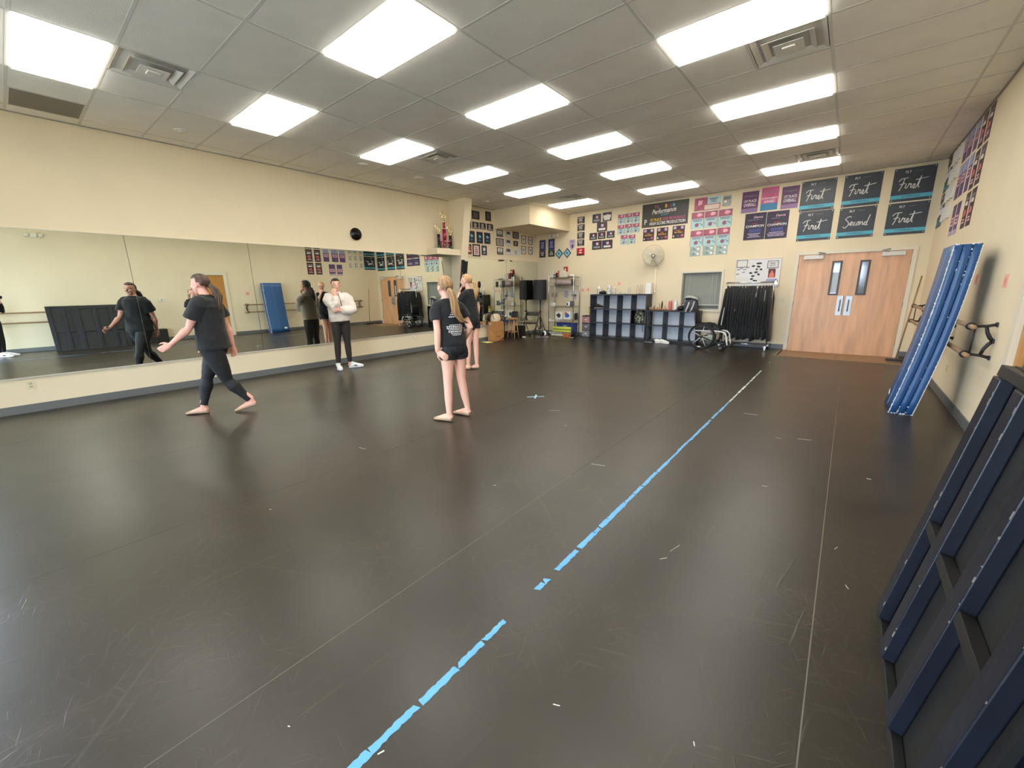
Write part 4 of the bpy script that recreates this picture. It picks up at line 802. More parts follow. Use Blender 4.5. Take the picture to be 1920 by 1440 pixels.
# --- things on the low unit
Z2 = .842
def slipper(b, c, ang, L, wd):
    R3 = Matrix.Rotation(ang, 3, 'Z'); c = V(c); b.loft([c + R3 @ V((x*L, 0, .02)) for x in (-.5, -.42, -.1, .2, .42, .5)], [(wd/2*k, .018) for k in (.4, .8, .78, 1, .75, .4)], (R3 @ V((0, 1, 0))), 12); return b
mTan = M('tan_leather', (196, 140, 96), .5); mStrap = M('cream_strap', (232, 214, 190), .5)
for i, (x, y, a, lab) in enumerate(((-4.0, 10.98, .1, 'tan strappy sandal lying flat on the low cubby'), (-3.82, 11.04, -.2, 'tan strappy sandal leaning behind its pair on the low cubby'))):
    t = thing('strappy_sandal', lab, 'sandal', (x, y, Z2), 'tan strappy sandals'); add('sole', slipper(MB(), (x, y, Z2), a, .27, .09), mTan, t, True)
    R3 = Matrix.Rotation(a, 3, 'Z')
    for q, (dx, hh) in enumerate(((-.09, .15 if i else .05), (-.02, .2 if i else .07), (.07, .09 if i else .06))):
        b = MB(); b.tube([V((x, y, Z2)) + R3 @ V((dx+.03*k*(1 if q % 2 else -1), .045*math.cos(k*PI), .03+hh*math.sin(k*PI))) for k in (0, .25, .5, .75, 1)], (.010, .003), None, 6); add('strap', b, mStrap if q != 1 else M('dark_strap', (60, 48, 44), .5), t, True)
bottle(-3.59, 10.98, Z2, .25, .045, M('coral_pink_steel', (214, 112, 112), .4), M('coral_lid', (226, 140, 134), .4), 'coral pink tumbler on the low cubby', 'tumbler', 'tumbler', True, .95)
bottle(-3.455, 10.98, Z2, .28, .04, mWP, mWP, 'white water bottle on the low cubby beside the pink tumbler')
b = MB(); b.sph((-3.33, 11.0, Z2+.055), (.085, .08, .06), 12); b.loft([(-3.40, 10.96, Z2+.012), (-3.44, 10.92, Z2+.012)], [(.06, .008), (.03, .006)], (0, 1, 0), 10); add('baseball_cap', b, M('black_nylon', (18, 18, 20), .6), None, True, label='black cap on the low cubby left of the grey backpack', cat='cap')
mGrey = M('slate_grey_fabric', (74, 78, 88), .8, bump=.1, bscale=80); mLG = M('light_grey_webbing', (176, 172, 168), .7)
t = thing('grey_backpack', 'open slate grey backpack with pale straps on the low cubby', 'backpack', (-3.07, 10.98, Z2))
add('main_bag', MB().loft([(-3.07, 10.99, Z2), (-3.07, 10.985, Z2+.04), (-3.075, 10.98, Z2+.16), (-3.08, 10.98, Z2+.25), (-3.10, 10.99, Z2+.28)], [(.16, .10), (.175, .12), (.175, .125), (.15, .11), (.14, .10)], (1, 0, 0), 18), mGrey, t, True)
b = MB(); b.loft([(-3.245, 10.95, Z2+.27), (-3.17, 10.90, Z2+.345), (-3.05, 10.89, Z2+.345), (-2.94, 10.91, Z2+.31), (-2.90, 10.95, Z2+.27)], [(.05, .018), (.07, .02), (.07, .02), (.06, .018), (.04, .012)], (0, 1, .3), 10); add('open_lid', b, mLG, t, True)
add('painted_opening_shade', MB().sph((-3.12, 10.93, Z2+.295), (.10, .06, .035), 12), cDk, t, True)  # near-black blob stands in for the shade inside the open bag
for x in (-3.09, -2.97): add('shoulder_strap', MB().loft([(x, 10.885, Z2+.25), (x-.01, 10.845, Z2+.15), (x-.03, 10.80, Z2+.05), (x-.05, 10.77, Z2-.02)], [(.02, .006)]*4, (1, 0, 0), 8), mLG, t, True)
add('hanging_strap', MB().loft([(-3.22, 10.776, Z2-.02), (-3.12, 10.775, Z2-.035), (-3.0, 10.775, Z2-.02), (-2.9, 10.776, Z2-.01)], [(.014, .006)]*4, (0, 0, 1), 8), mGrey, t, True)
# shoes and cable on the floor
for i, (x, y, a) in enumerate(((-3.70, 10.70, .35), (-3.56, 10.66, -.25))):
    t = thing('white_sneaker', 'chunky white sneaker on the floor by the low cubby, %s of the pair' % ('left' if i == 0 else 'right'), 'shoe', (x, y, 0), 'white sneakers by the cubby'); add('upper', shoe(MB(), (x, y, .02), a, .25, .095, .09), M('white_leather', (240, 238, 230), .4), t, True); b = MB(); R3 = Matrix.Rotation(a, 3, 'Z'); b.loft([V((x, y, .014)) + R3 @ V((k*.25, 0, 0)) for k in (-.5, -.3, .1, .4, .5)], [(.035, .014), (.046, .014), (.05, .014), (.044, .014), (.025, .014)], R3 @ V((0, 1, 0)), 12); add('sole', b, mWP, t, True)
    b = MB()
    for k in range(3): p = V((x, y, .085-.012*k)) + R3 @ V((.0+.03*k, 0, 0)); b.tube([p + R3 @ V((0, -.025, 0)), p+V((0, 0, .008)), p + R3 @ V((0, .025, 0))], .004, None, 5)
    add('laces', b, M('pale_lace', (214, 212, 204), .7), t)
pts = [(-4.14+.02*math.sin(i*1.7)+i*.016, 10.74+.025*math.cos(i*2.1), .006) for i in range(14)]
add('white_cable', MB().tube(pts, .005, None, 6), mWP, None, True, label='tangled white cable on the floor in front of the cubbies', cat='cable')

# ------------------------------------------------------------------ plastic drawer tower
t = thing('drawer_tower', 'small clear-fronted plastic drawer tower left of the tall cubby', 'drawers', (-6.0, 11.0, 0)); x0, x1, y0, y1 = -6.13, -5.862, 10.88, 11.14
b = MB(); 
for x in (x0, x1-.012): b.box((x, y0+.01, 0), (x+.012, y1, .64))
for z in (.0, .205, .415, .628): b.box((x0, y0+.01, z), (x1, y1, z+.014))
b.box((x0, y1-.008, 0), (x1, y1, .64)); add('frame', b, M('dark_grey_plastic', (52, 52, 58), .45), t)
for i, (z, c) in enumerate(((.018, (140, 138, 140)), (.222, (118, 116, 122)), (.432, (176, 132, 128)))):
    d = add('drawer', MB().box((x0+.016, y0, z), (x1-.016, y1-.02, z+.18), .004), M('drawer_%d' % i, c, .35, var=.35, vscale=14), t); add('drawer_handle', MB().box((-6.03, y0-.014, z+.08), (-5.96, y0, z+.105), .004), mWP, d)
t = thing('plush_toy', 'yellow plush toy sitting on the plastic drawer tower', 'toy', (-5.93, 10.99, .642)); mY = M('yellow_plush', (232, 206, 110), .9); add('body', MB().sph((-5.93, 10.99, .72), (.05, .045, .078), 12), mY, t, True); add('head', MB().sph((-5.93, 10.985, .835), (.042, .04, .042), 12), mY, t, True); add('cap', MB().lathe([(.04, .86), (.035, .875), (.01, .885)], (-5.93, 10.985, 0), n=12), M('olive_felt', (74, 72, 40), .8), t, True); add('scarf', MB().sph((-5.95, 10.97, .665), (.07, .05, .022), 10), M('cream_felt', (228, 214, 170), .8), t, True)

# ------------------------------------------------------------------ wire shelf with its contents
SX0, SX1, SY0, SY1 = -7.25, -6.37, 10.76, 11.12
t = thing('wire_shelf', 'tall chrome wire shelving unit against the back wall', 'shelf unit', ((SX0+SX1)/2, 10.94, 0))
for x in (SX0, SX1):
    for y in (SY0, SY1): p = add('post', MB().lathe([(.013, 0), (.013, 1.84), (.009, 1.85)], (x, y, 0), n=10), mChrome, t, True); 
SL = [.11, .50, .905, 1.52, 1.765]
for z in SL:
    b = MB()
    for dz in (0, -.03): b.tube([(SX0, SY0, z+dz), (SX1, SY0, z+dz), (SX1, SY1, z+dz), (SX0, SY1, z+dz)], .0045, None, 6, closed=True)
    for i in range(22): x = SX0+.02+i*(SX1-SX0-.04)/21; b.tube([(x, SY0, z), (x, SY1, z)], .002, None, 4)
    for y in (SY0+.12, SY0+.24): b.tube([(SX0, y, z-.004), (SX1, y, z-.004)], .003, None, 4)
    add('wire_tier', b, mChrome, t)
def slab(name, lo, hi, mat, lab, cat, group=None, bev=.002): return add(name, MB().box(lo, hi, bev), mat, None, label=lab, cat=cat, group=group)
def SZ(i): return SL[i]+.0052
# print faces on boards leaning on the second tier
def cover(x0, x1, z0, z1, y, mat, lab, seed, name='picture_book'):
    t = add(name, MB().box((x0, y, z0), (x1, y+.012, z1), .001), M('white_card', (244, 242, 236), .6), None, label=lab, cat='picture book', group='picture books on the wire shelf'); rn = random.Random(seed)
    b = MB(); cx, cz = (x0+x1)/2, (z0+z1)/2; b.prism([(cx+(x1-x0)*.36*rn.uniform(.5, 1)*math.cos(a), y-.001, cz+(z1-z0)*.36*rn.uniform(.5, 1)*math.sin(a)) for a in [2*PI*k/11 for k in range(11)]], (0, -.001, 0)); add('cover_print', b, mat, t); return t
c_ = cover(-7.10, -6.83, SZ(1), .745, 10.90, M('dark_brown_print', (66, 50, 42), .5), 'white picture board with a dark brown shape, left on the shelf', 3); c_ = cover(-6.80, -6.53, SZ(1), .752, 10.90, M('royal_blue_print', (40, 104, 180), .5), 'white picture board with a blue and orange shape, middle of the shelf', 6)
b = MB(); b.prism([(-6.76, 10.897, .72), (-6.68, 10.897, .745), (-6.70, 10.897, .66), (-6.75, 10.897, .63)], (0, -.002, 0)); add('orange_print', b, cOrange, c_); cover(-6.51, -6.40, SZ(1), .73, 10.92, M('pale_green_print', (200, 206, 170), .6), 'narrow white picture board, right on the shelf', 8)
slab('black_folder', (-6.395, 10.86, SZ(1)), (-6.38, 11.06, .70), mBlack, 'black folder standing at the right end of the shelf', 'folder')
# blue plastic bin and the yellow-green rolled mats on the lowest tier
t = thing('blue_tote', 'blue plastic tote behind the yellow mats on the bottom tier', 'tote', (-6.72, 11.0, SZ(0))); add('tub', MB().box((-7.05, 10.90, SZ(0)), (-6.405, 11.09, .36), .02), M('blue_plastic', (36, 70, 150), .4), t); add('lid', MB().box((-7.06, 10.89, .36), (-6.395, 11.10, .40), .008), M('dark_blue_plastic', (30, 54, 120), .4), t); add('label', MB().box((-6.80, 10.888, .28), (-6.66, 10.90, .33)), M('grey_label', (140, 140, 130), .6), t)
for i, (z, r, c) in enumerate(((.275, .045, (206, 216, 80)), (.19, .035, (214, 222, 96)))):
    b = MB(); pts = [V((x, 10.83, z-.02*0)) for x in (-7.10, -7.09, -6.48, -6.47)]; b.loft([(x, 10.83, SZ(0)+r+(.078 if i == 0 else 0)) for x in (-7.12, -7.11, -6.48, -6.47)], [r*.9, r, r, r*.9], None, 18); o = add('rolled_mat', b, M('lime_foam_%d' % i, c, .7), None, True, label='lime yellow rolled mat on the bottom tier, %s of two' % ('upper' if i == 0 else 'lower'), cat='mat', group='lime rolled mats')
    b = MB()
    for k in (.35, .65): b.tube([(-6.4695, 10.83+r*k*math.cos(a), SZ(0)+r+(.078 if i == 0 else 0)+r*k*math.sin(a)) for a in [2*PI*q/14 for q in range(14)]], .002, None, 4, closed=True)
    add('roll_spiral', b, M('olive_foam', (150, 156, 60), .8), o)
add('paper_roll', MB().lathe([(.03, 0), (.032, .01), (.032, .6), (.03, .61)], (-7.10, 10.70, .0325), (1, 0, 0), 14), M('cream_paper', (222, 212, 190), .7), None, True, label='long cream paper roll on the floor under the wire shelf', cat='paper roll')
t = slab('cardboard_box', (-6.60, 10.56, 0), (-6.38, 10.66, .115), M('orange_cardboard', (190, 116, 62), .7), 'small orange brown carton on the floor in front of the wire shelf', 'box'); add('tape', MB().box((-6.505, 10.559, .0), (-6.475, 10.661, .1165)), M('brown_tape', (160, 92, 50), .4), t)
# third tier: small carton, white mug, dark framed picture
slab('small_carton', (-7.20, 10.80, SZ(2)), (-7.09, 10.90, SZ(2)+.10), mWP, 'small white carton at the left of the middle tier', 'carton')
t = thing('mug', 'white mug with dark print on the middle tier', 'mug', (-6.60, 10.86, SZ(2))); add('cup', MB().lathe([(.05, 0), (.055, .01), (.055, .125), (.05, .125), (.048, .02), (.001, .015)], (-6.60, 10.86, SZ(2)), n=18), mWP, t, True); add('handle', MB().tube([(-6.655, 10.86, SZ(2)+.1), (-6.69, 10.85, SZ(2)+.085), (-6.69, 10.85, SZ(2)+.045), (-6.655, 10.86, SZ(2)+.03)], .007, None, 6), mWP, t, True); add('print', MB().box((-6.625, 10.802, SZ(2)+.03), (-6.585, 10.812, SZ(2)+.1)), cDk, t)
t = slab('framed_picture', (-6.53, 10.84, SZ(2)), (-6.40, 10.855, SZ(2)+.15), mBlack, 'black picture standing beside the mug on the middle tier', 'picture'); add('print', MB().box((-6.515, 10.837, SZ(2)+.02), (-6.415, 10.84, SZ(2)+.13)), M('grey_print', (90, 90, 96), .5, var=.5, vscale=40), t)
# papers taped to the wall behind the shelf
for i, (u0, u1, z0, z1, c) in enumerate(((-6.98, -6.75, 1.13, 1.40, cPale), (-6.70, -6.52, 1.20, 1.40, cPale), (-6.66, -6.46, 1.08, 1.25, M('pale_rose_paper', (226, 206, 200), .6)), (-7.40, -7.32, 1.17, 1.32, M('ivory_shade', (196, 182, 150), .4)), (-7.28, -7.17, 1.17, 1.33, M('ivory_shade', (196, 182, 150), .4)))):
    if i < 3: t = sheet('paper_sheet', 'B', [u0, u1, z0, z1], c, ['large white sheet taped to the wall behind the wire shelf', 'small white sheet taped behind the wire shelf, upper', 'rose tinted sheet taped behind the wire shelf, lower'][i], 'paper'); smalltext(t, 'B', u0+.02, u1-.02, z0+.03, z1-.03, 6, cGr, i)
    else: t = add('wall_plate', wbox(MB(), 'B', u0, u1, z0, z1, .0004, .02), c, None, label='beige wall control box behind the wire shelf, %s' % ('left' if i == 3 else 'right'), cat='control box', group='beige control boxes'); rect(t, 'B', u0+.015, u1-.015, z0+.03, z1-.03, M('ivory_dark', (160, 150, 126), .5), 'cover', .024, .02)
# fourth tier: a bundle in clear plastic, two dark bottles, hanging tag
b = MB(); b.loft([(-7.12, 10.93, SZ(3)+.05), (-7.0, 10.92, SZ(3)+.085), (-6.8, 10.93, SZ(3)+.095), (-6.62, 10.93, SZ(3)+.08), (-6.52, 10.94, SZ(3)+.04)], [(.06, .048), (.11, .084), (.12, .094), (.11, .079), (.06, .038)], (0, 1, 0), 14); add('folded_costumes', b, M('rose_grey_tulle', (176, 156, 150), .5, var=.25, vscale=9), None, True, label='rose grey bundle of fabric on the upper tier of the wire shelf', cat='fabric')
for i, x in enumerate((-6.475, -6.41)): t = bottle(x, 10.84, SZ(3), .185, .026, M('smoke_black_plastic', (44, 42, 46), .3), mBlack, 'slim black bottle on the upper tier, %s of two' % ('left' if i == 0 else 'right'), 'spray_bottle', 'bottle', True, .8); t['group'] = 'slim black bottles'
# top tier: camera box, red book, white boxes
t = slab('black_device', (-7.14, 10.85, SZ(4)), (-7.03, 10.98, SZ(4)+.095), M('grey_black_plastic', (62, 60, 60), .5), 'dark grey device on the top tier', 'device'); add('pale_label', MB().box((-7.125, 10.848, SZ(4)+.02), (-7.06, 10.85, SZ(4)+.055)), cPale, t)
slab('black_box', (-7.09, 10.88, SZ(4)+.0955), (-7.0, 10.95, SZ(4)+.14), mBlack, 'small black box on top of the dark grey device', 'box'); slab('white_cup_box', (-7.215, 10.83, SZ(4)), (-7.15, 10.90, SZ(4)+.08), mWP, 'white box at the left end of the top tier', 'box')
slab('red_book', (-6.99, 10.85, SZ(4)), (-6.955, 11.05, SZ(4)+.195), M('faded_red', (200, 92, 84), .6), 'faded red book standing on the top tier', 'book')
for i, x in enumerate((-6.93, -6.86, -6.79)): slab('white_box', (x, 10.85, SZ(4)), (x+.062, 11.02, SZ(4)+(.19, .20, .16)[i]), M('off_white_card', (226, 216, 198), .6), 'upright off white box on the top tier, %s of three' % ['left', 'middle', 'right'][i], 'box', 'off white boxes')
b = MB(); b.loft([(-6.66, 10.93, SZ(4)+.02), (-6.58, 10.92, SZ(4)+.05), (-6.5, 10.93, SZ(4)+.035), (-6.44, 10.94, SZ(4)+.015)], [(.04, .019), (.07, .045), (.06, .033), (.03, .013)], (0, 1, 0), 12); add('crumpled_bag', b, M('pale_plastic_bag', (226, 214, 202), .4), None, True, label='crumpled pale plastic bag at the right of the top tier', cat='bag')
# white fan blower and clutter by the shelf foot
t = thing('desk_fan', 'small white and black fan on the floor left of the wire shelf', 'fan', (-7.18, 10.42, 0)); add('body', MB().lathe([(.05, 0), (.085, .02), (.09, .05), (.07, .07)], (-7.18, 10.36, .092), (0.3, 1, 0), 18), mWP, t, True); add('grille', MB().lathe([(.065, -.012), (.05, -.02), (.02, -.022)], (-7.18, 10.36, .092), (0.3, 1, 0), 14), mBlack, t, True); add('foot', MB().box((-7.25, 10.36, 0), (-7.10, 10.44, .02), .004), mBlack, t)
for i, pts in enumerate(([(-7.4, 10.25, .006), (-7.3, 10.12, .006), (-7.15, 10.16, .006), (-7.08, 10.28, .006), (-6.95, 10.3, .006)], [(-6.36, 10.55, .006), (-6.3, 10.5, .006), (-6.24, 10.56, .006), (-6.2, 10.5, .006)])): add('white_cable', MB().tube(pts, .006, None, 6), mWP, None, True, label=('white cable on the floor between the chair and the wire shelf', 'short white cable beside the orange carton')[i], cat='cable')

# ------------------------------------------------------------------ speakers on stands
mSpk = M('black_speaker_grille', (18, 18, 19), .6, bump=.15, bscale=300)
def stand(x, y, lab, a0):
    t = thing('speaker_stand', lab, 'speaker stand', (x, y, 0), None)
    add('pole', MB().lathe([(.019, .16), (.019, .75), (.016, .755), (.016, 1.11)], (x, y, 0), n=12), mBlkM, t, True); add('collar', MB().lathe([(.028, .70), (.028, .76)], (x, y, 0), n=12), mBlkM, t, True); add('knob', MB().lathe([(.014, 0), (.014, .035)], (x+.02, y-.02, .73), (1, -1, 0), 8), mBlkM, t, True); add('leg_hub', MB().lathe([(.03, .5), (.03, .56)], (x, y, 0), n=12), mBlkM, t, True); add('brace_hub', MB().lathe([(.027, .17), (.027, .21)], (x, y, 0), n=12), mBlkM, t, True)
    for k in range(3):
        a = a0+k*2*PI/3; d = V((math.cos(a), math.sin(a), 0)); c = V((x, y, 0)); l = add('leg', MB().tube([c+d*.03+V((0, 0, .53)), c+d*.24+V((0, 0, .014)) if d.x < -.5 or d.y > .5 else c+d*.50+V((0, 0, .014))], .0125, None, 8), mBlkM, t, True); add('rubber_foot', MB().sph(c+d*(.245 if d.x < -.5 or d.y > .5 else .505)+V((0, 0, .016)), .016, 8), mBlack, l, True); add('brace', MB().tube([c+d*.025+V((0, 0, .19)), c+d*.17+V((0, 0, .29))], .008, None, 6), mBlkM, t)
    return t
def speaker(x, y, a, lab):
    t = thing('loudspeaker', lab, 'speaker', (x, y, 1.10), None); R3 = Matrix.Rotation(a, 3, 'Z'); z0, z1 = 1.10, 1.715
    poly = [(-.15, .17), (-.205, -.08), (-.17, -.16), (-.09, -.19), (.09, -.19), (.17, -.16), (.205, -.08), (.15, .17)]
    b = MB(); b.prism([V((x, y, z0)) + R3 @ V((p, q, 0)) for p, q in poly], (0, 0, z1-z0)); add('cabinet', b, M('black_moulded_cabinet', (22, 22, 23), .5), t)
    b = MB(); b.prism([V((x, y, z0+.03)) + R3 @ V((p, q, 0)) for p, q in ((-.16, -.168), (-.085, -.196), (.085, -.196), (.16, -.168))], (0, 0, z1-z0-.06)); add('grille', b, mSpk, t)
    add('pole_socket', MB().lathe([(.03, -.03), (.03, .002)], (x, y, z0), n=12), mBlkM, t, True)
    b = MB(); c = V((x, y, 1.45)) + R3 @ V((.178, .04, 0)); b.obox(c, (.012, .14, .05), R3, .004); add('side_handle', b, mBlkM, t); return t
stand(-7.66, 10.88, 'black tripod speaker stand in the mirrored corner behind the folding chair', -.75); speaker(-7.66, 10.88, .5, 'black loudspeaker on the tripod stand in the mirrored corner')
# --- folding chair
t = thing('folding_chair', 'black metal folding chair in front of the loudspeaker stand', 'chair', (-7.25, 9.86, 0)); mCh = M('black_brown_metal', (40, 36, 34), .45)
x0, x1 = -7.49, -7.02
for x in (x0, x1): add('front_leg', MB().tube([(x, 9.66, .012), (x, 9.80, .44), (x, 9.92, .78)], .0125, None, 8), mCh, t, True); add('rear_leg', MB().tube([(x+(.025 if x == x0 else -.025), 10.06, .012), (x+(.025 if x == x0 else -.025), 9.86, .42), (x+(.025 if x == x0 else -.025), 9.72, .455)], .011, None, 8), mCh, t, True)
add('seat', MB().box((x0+.04, 9.56, .445), (x1-.04, 9.93, .468), .008), mCh, t); b = MB(); b.loft([(x0-.005, 9.905, .715), (x0+.12, 9.93, .72), (x1-.12, 9.93, .72), (x1+.005, 9.905, .715)], [(.06, .008)]*4, (0, .33, 1), 10); add('backrest', b, mCh, t, True)
for y, z in ((9.70, .15), (10.02, .10)): add('crossbar', MB().tube([(x0+.02, y, z), (x1-.02, y, z)], .009, None, 8), mCh, t)
# --- black padded case under the left stand
t = thing('amp_case', 'black padded case on the floor between the stool and the chair', 'case', (-7.80, 10.0, 0)); add('shell', MB().obox((-7.80, 10.0, .175), (.22, .26, .34), Matrix.Rotation(-.06, 3, 'X'), .02), M('black_nylon', (18, 18, 20), .6), t); add('handle', MB().tube([(-7.86, 9.99, .345), (-7.84, 9.98, .385), (-7.76, 9.98, .385), (-7.74, 9.99, .345)], .010, None, 6), mBlack, t, True)
# --- wooden stool with a tablet
mBirch = M('honey_birch', (204, 150, 92), .45, var=.12, vscale=6, stretch=(1, 1, 6))
t = thing('wooden_stool', 'round honey-coloured wooden stool beside the microphone stand', 'stool', (-7.72, 9.55, 0)); c = V((-7.72, 9.55, 0))
add('seat', MB().lathe([(.145, .585), (.165, .59), (.165, .61), (.15, .618)], c, n=24), mBirch, t, True)
for k in range(4): a = PI/4+.15+k*PI/2; d = V((math.cos(a), math.sin(a), 0)); add('leg', MB().tube([c+d*.10+V((0, 0, .59)), c+d*.175+V((0, 0, .0))], [.016, .013], None, 10), mBirch, t, True)
for k in range(4):
    for z, r in ((.20, .153), (.42, .124)):
        if (k+int(z*10)) % 2 and z > .3: continue
        a = PI/4+.15+k*PI/2; q = a+PI/2; add('stretcher', MB().tube([c+V((math.cos(a)*r, math.sin(a)*r, z)), c+V((math.cos(q)*r, math.sin(q)*r, z))], .009, None, 8), mBirch, t, True)
t = thing('tablet', 'black tablet propped on the wooden stool', 'tablet', (-7.64, 9.56, .6185)); b = MB(); b.obox((-7.66, 9.56, .715), (.20, .012, .19), Matrix.Rotation(.3, 3, 'Z') @ Matrix.Rotation(-.5, 3, 'X'), .004); add('slab', b, mBlack, t); b = MB(); b.obox((-7.64, 9.60, .633), (.16, .10, .024), None, .004); add('stand_foot', b, M('grey_black_plastic', (62, 60, 60), .5), t)
t = slab('storage_basket', (-7.925, 9.42, 0), (-7.855, 9.66, .2), M('dark_plum_fabric', (46, 34, 40), .7), 'dark plum bin on the floor behind the stool', 'bin', bev=.01); add('rim', MB().box((-7.93, 9.415, .2), (-7.85, 9.665, .215), .004), cDk, t)
b = MB(); b.loft([(-7.55, 9.75, .018), (-7.50, 9.78, .03), (-7.43, 9.80, .018)], [(.03, .016), (.05, .028), (.03, .016)], (0, 1, 0), 10); add('white_cloth', b, mWP, None, True, label='crumpled white cloth on the floor by the stool', cat='cloth')
# --- microphone stand with shelf tray
t = thing('mic_stand', 'black microphone stand beside the cardboard boxes', 'microphone stand', (-7.48, 8.86, 0)); c = V((-7.48, 8.86, 0))
add('pole', MB().lathe([(.013, .02), (.013, .95), (.009, .96), (.009, 1.52)], c, n=10), mBlkM, t, True); add('clutch', MB().lathe([(.02, .93), (.02, 1.0)], c, n=10), mBlkM, t, True)
for k in range(3): a = .4+k*2*PI/3; d = V((math.cos(a), math.sin(a), 0)); add('leg', MB().tube([c+V((0, 0, .12)), c+d*.2+V((0, 0, .03)), c+d*.27+V((0, 0, .01))], .008, None, 6), mBlkM, t, True)
add('microphone_head', MB().lathe([(.03, 1.50), (.042, 1.53), (.046, 1.60), (.04, 1.66), (.015, 1.685)], c, n=14), M('black_mesh', (24, 24, 25), .5), t, True)
b = MB(); b.prism([c+V((-.10, -.06, 1.06)), c+V((.07, -.06, 1.06)), c+V((.03, .03, 1.20)), c+V((-.04, .03, 1.20))], (0, .012, 0)); add('music_tray', b, mBlkM, t); add('tray_lip', MB().box(c+V((-.11, -.10, 1.05)), c+V((.08, -.045, 1.064))), mBlkM, t); add('phone', MB().box(c+V((-.03, -.075, 1.066)), c+V((.02, -.063, 1.15)), .003), cGr, t)
# --- cardboard boxes, canvas bag, paper
mCard = M('brown_cardboard', (184, 130, 78), .75, var=.06, vscale=6); mCardT = M('clear_brown_tape', (196, 150, 96), .35)
def carton(lo, hi, lab, lab_face=None):
    t = thing('cardboard_box', lab, 'box', ((lo[0]+hi[0])/2, (lo[1]+hi[1])/2, lo[2]), 'stacked cardboard boxes'); add('carton', MB().box(lo, hi, .003), mCard, t); cx = (lo[0]+hi[0])/2
    for s in (0, 1): add('flap', MB().box((lo[0] if s == 0 else cx+.001, lo[1], hi[2]), (cx-.001 if s == 0 else hi[0], hi[1], hi[2]+.003)), mCard, t)
    add('tape', MB().box((cx-.025, lo[1]-.001, hi[2]+.003), (cx+.025, hi[1]+.001, hi[2]+.0036)), mCardT, t); add('tape', MB().box((cx-.025, lo[1]-.001, hi[2]-.08), (cx+.025, lo[1], hi[2])), mCardT, t); return t
t = carton((-7.925, 8.64, 0), (-7.66, 9.06, .285), 'lower cardboard box of the stack under the far mirror'); b = MB()
for k in range(8): b.box((-7.6595, 8.72+k*.022, .12), (-7.659, 8.735+k*.022, .15))
add('printed_mark', b, M('brown_ink', (116, 78, 46), .7), t)
t = carton((-7.92, 8.645, .2895), (-7.67, 9.04, .545), 'upper cardboard box of the stack, holding the canvas bag'); add('white_sticker', MB().box((-7.85, 8.6435, .47), (-7.81, 8.645, .51)), cW, t)
b = MB(); b.loft([(-7.80, 8.84, .549), (-7.80, 8.84, .58), (-7.795, 8.845, .66), (-7.79, 8.85, .73), (-7.785, 8.85, .765)], [(.11, .155), (.128, .175), (.125, .165), (.095, .14), (.04, .10)], (1, 0, 0), 20); bgm = b.mesh('canvas_bag', True)
for v in bgm.vertices: q = noise.noise(v.co*14)*.016 + noise.noise(v.co*31)*.006; v.co.x += q; v.co.y += q*.6; v.co.z += q*.4*(v.co.z > .57)
t = put('canvas_bag', bgm, M('cream_canvas', (226, 208, 172), .8, bump=.1), None, label='cream canvas bag slumped on the upper cardboard box', cat='bag')
for pts in ([(-7.87, 8.68, .60), (-7.86, 8.665, .68), (-7.84, 8.70, .77)], [(-7.77, 8.70, .77), (-7.735, 8.68, .70), (-7.70, 8.70, .62)]): add('bag_strap', MB().tube(pts, .009, None, 6), M('brown_leather', (94, 62, 42), .5), t, True)
b = MB(); b.prism([(-7.92, 8.34, .0008), (-7.62, 8.28, .0008), (-7.55, 8.44, .0008), (-7.68, 8.52, .0008), (-7.88, 8.55, .0008)], (0, 0, .006)); t = add('yellow_paper', b, M('pale_yellow_paper', (232, 222, 150), .7), None, label='pale yellow paper lying on the floor before the boxes', cat='paper'); b = MB(); b.prism([(-7.85, 8.36, .007), (-7.7, 8.34, .007), (-7.66, 8.44, .007), (-7.8, 8.48, .007)], (0, 0, .012)); add('folded_layer', b, M('pale_yellow_paper', (232, 222, 150), .7), t)
# --- black covers on the pillar
for i, y0 in enumerate((7.44, 7.55)):
    b = MB()
    def px(z): return -7.995+.585*z/CH
    z0, z1 = .12, 2.18-.03*i; b.prism([(px(z0)+.002, y0, z0), (px(z1)+.002, y0, z1), (px(z1)+.03, y0, z1), (px(z0)+.03, y0, z0)], (0, .095, 0)); t = add('pillar_pad', b, M('black_vinyl_pad', (24, 24, 23), .4, var=.3, vscale=6), None, label='black vinyl strip covering the tapered pillar, %s of two' % ('left' if i == 0 else 'right'), cat='pad', group='black pillar strips')
    b = MB(); zz = 1.85; b.box((px(zz)+.032, y0+.03, zz-.1), (px(zz)+.036, y0+.045, zz+.12)); add('torn_patch', b, M('grey_tear', (130, 130, 126), .6), t)
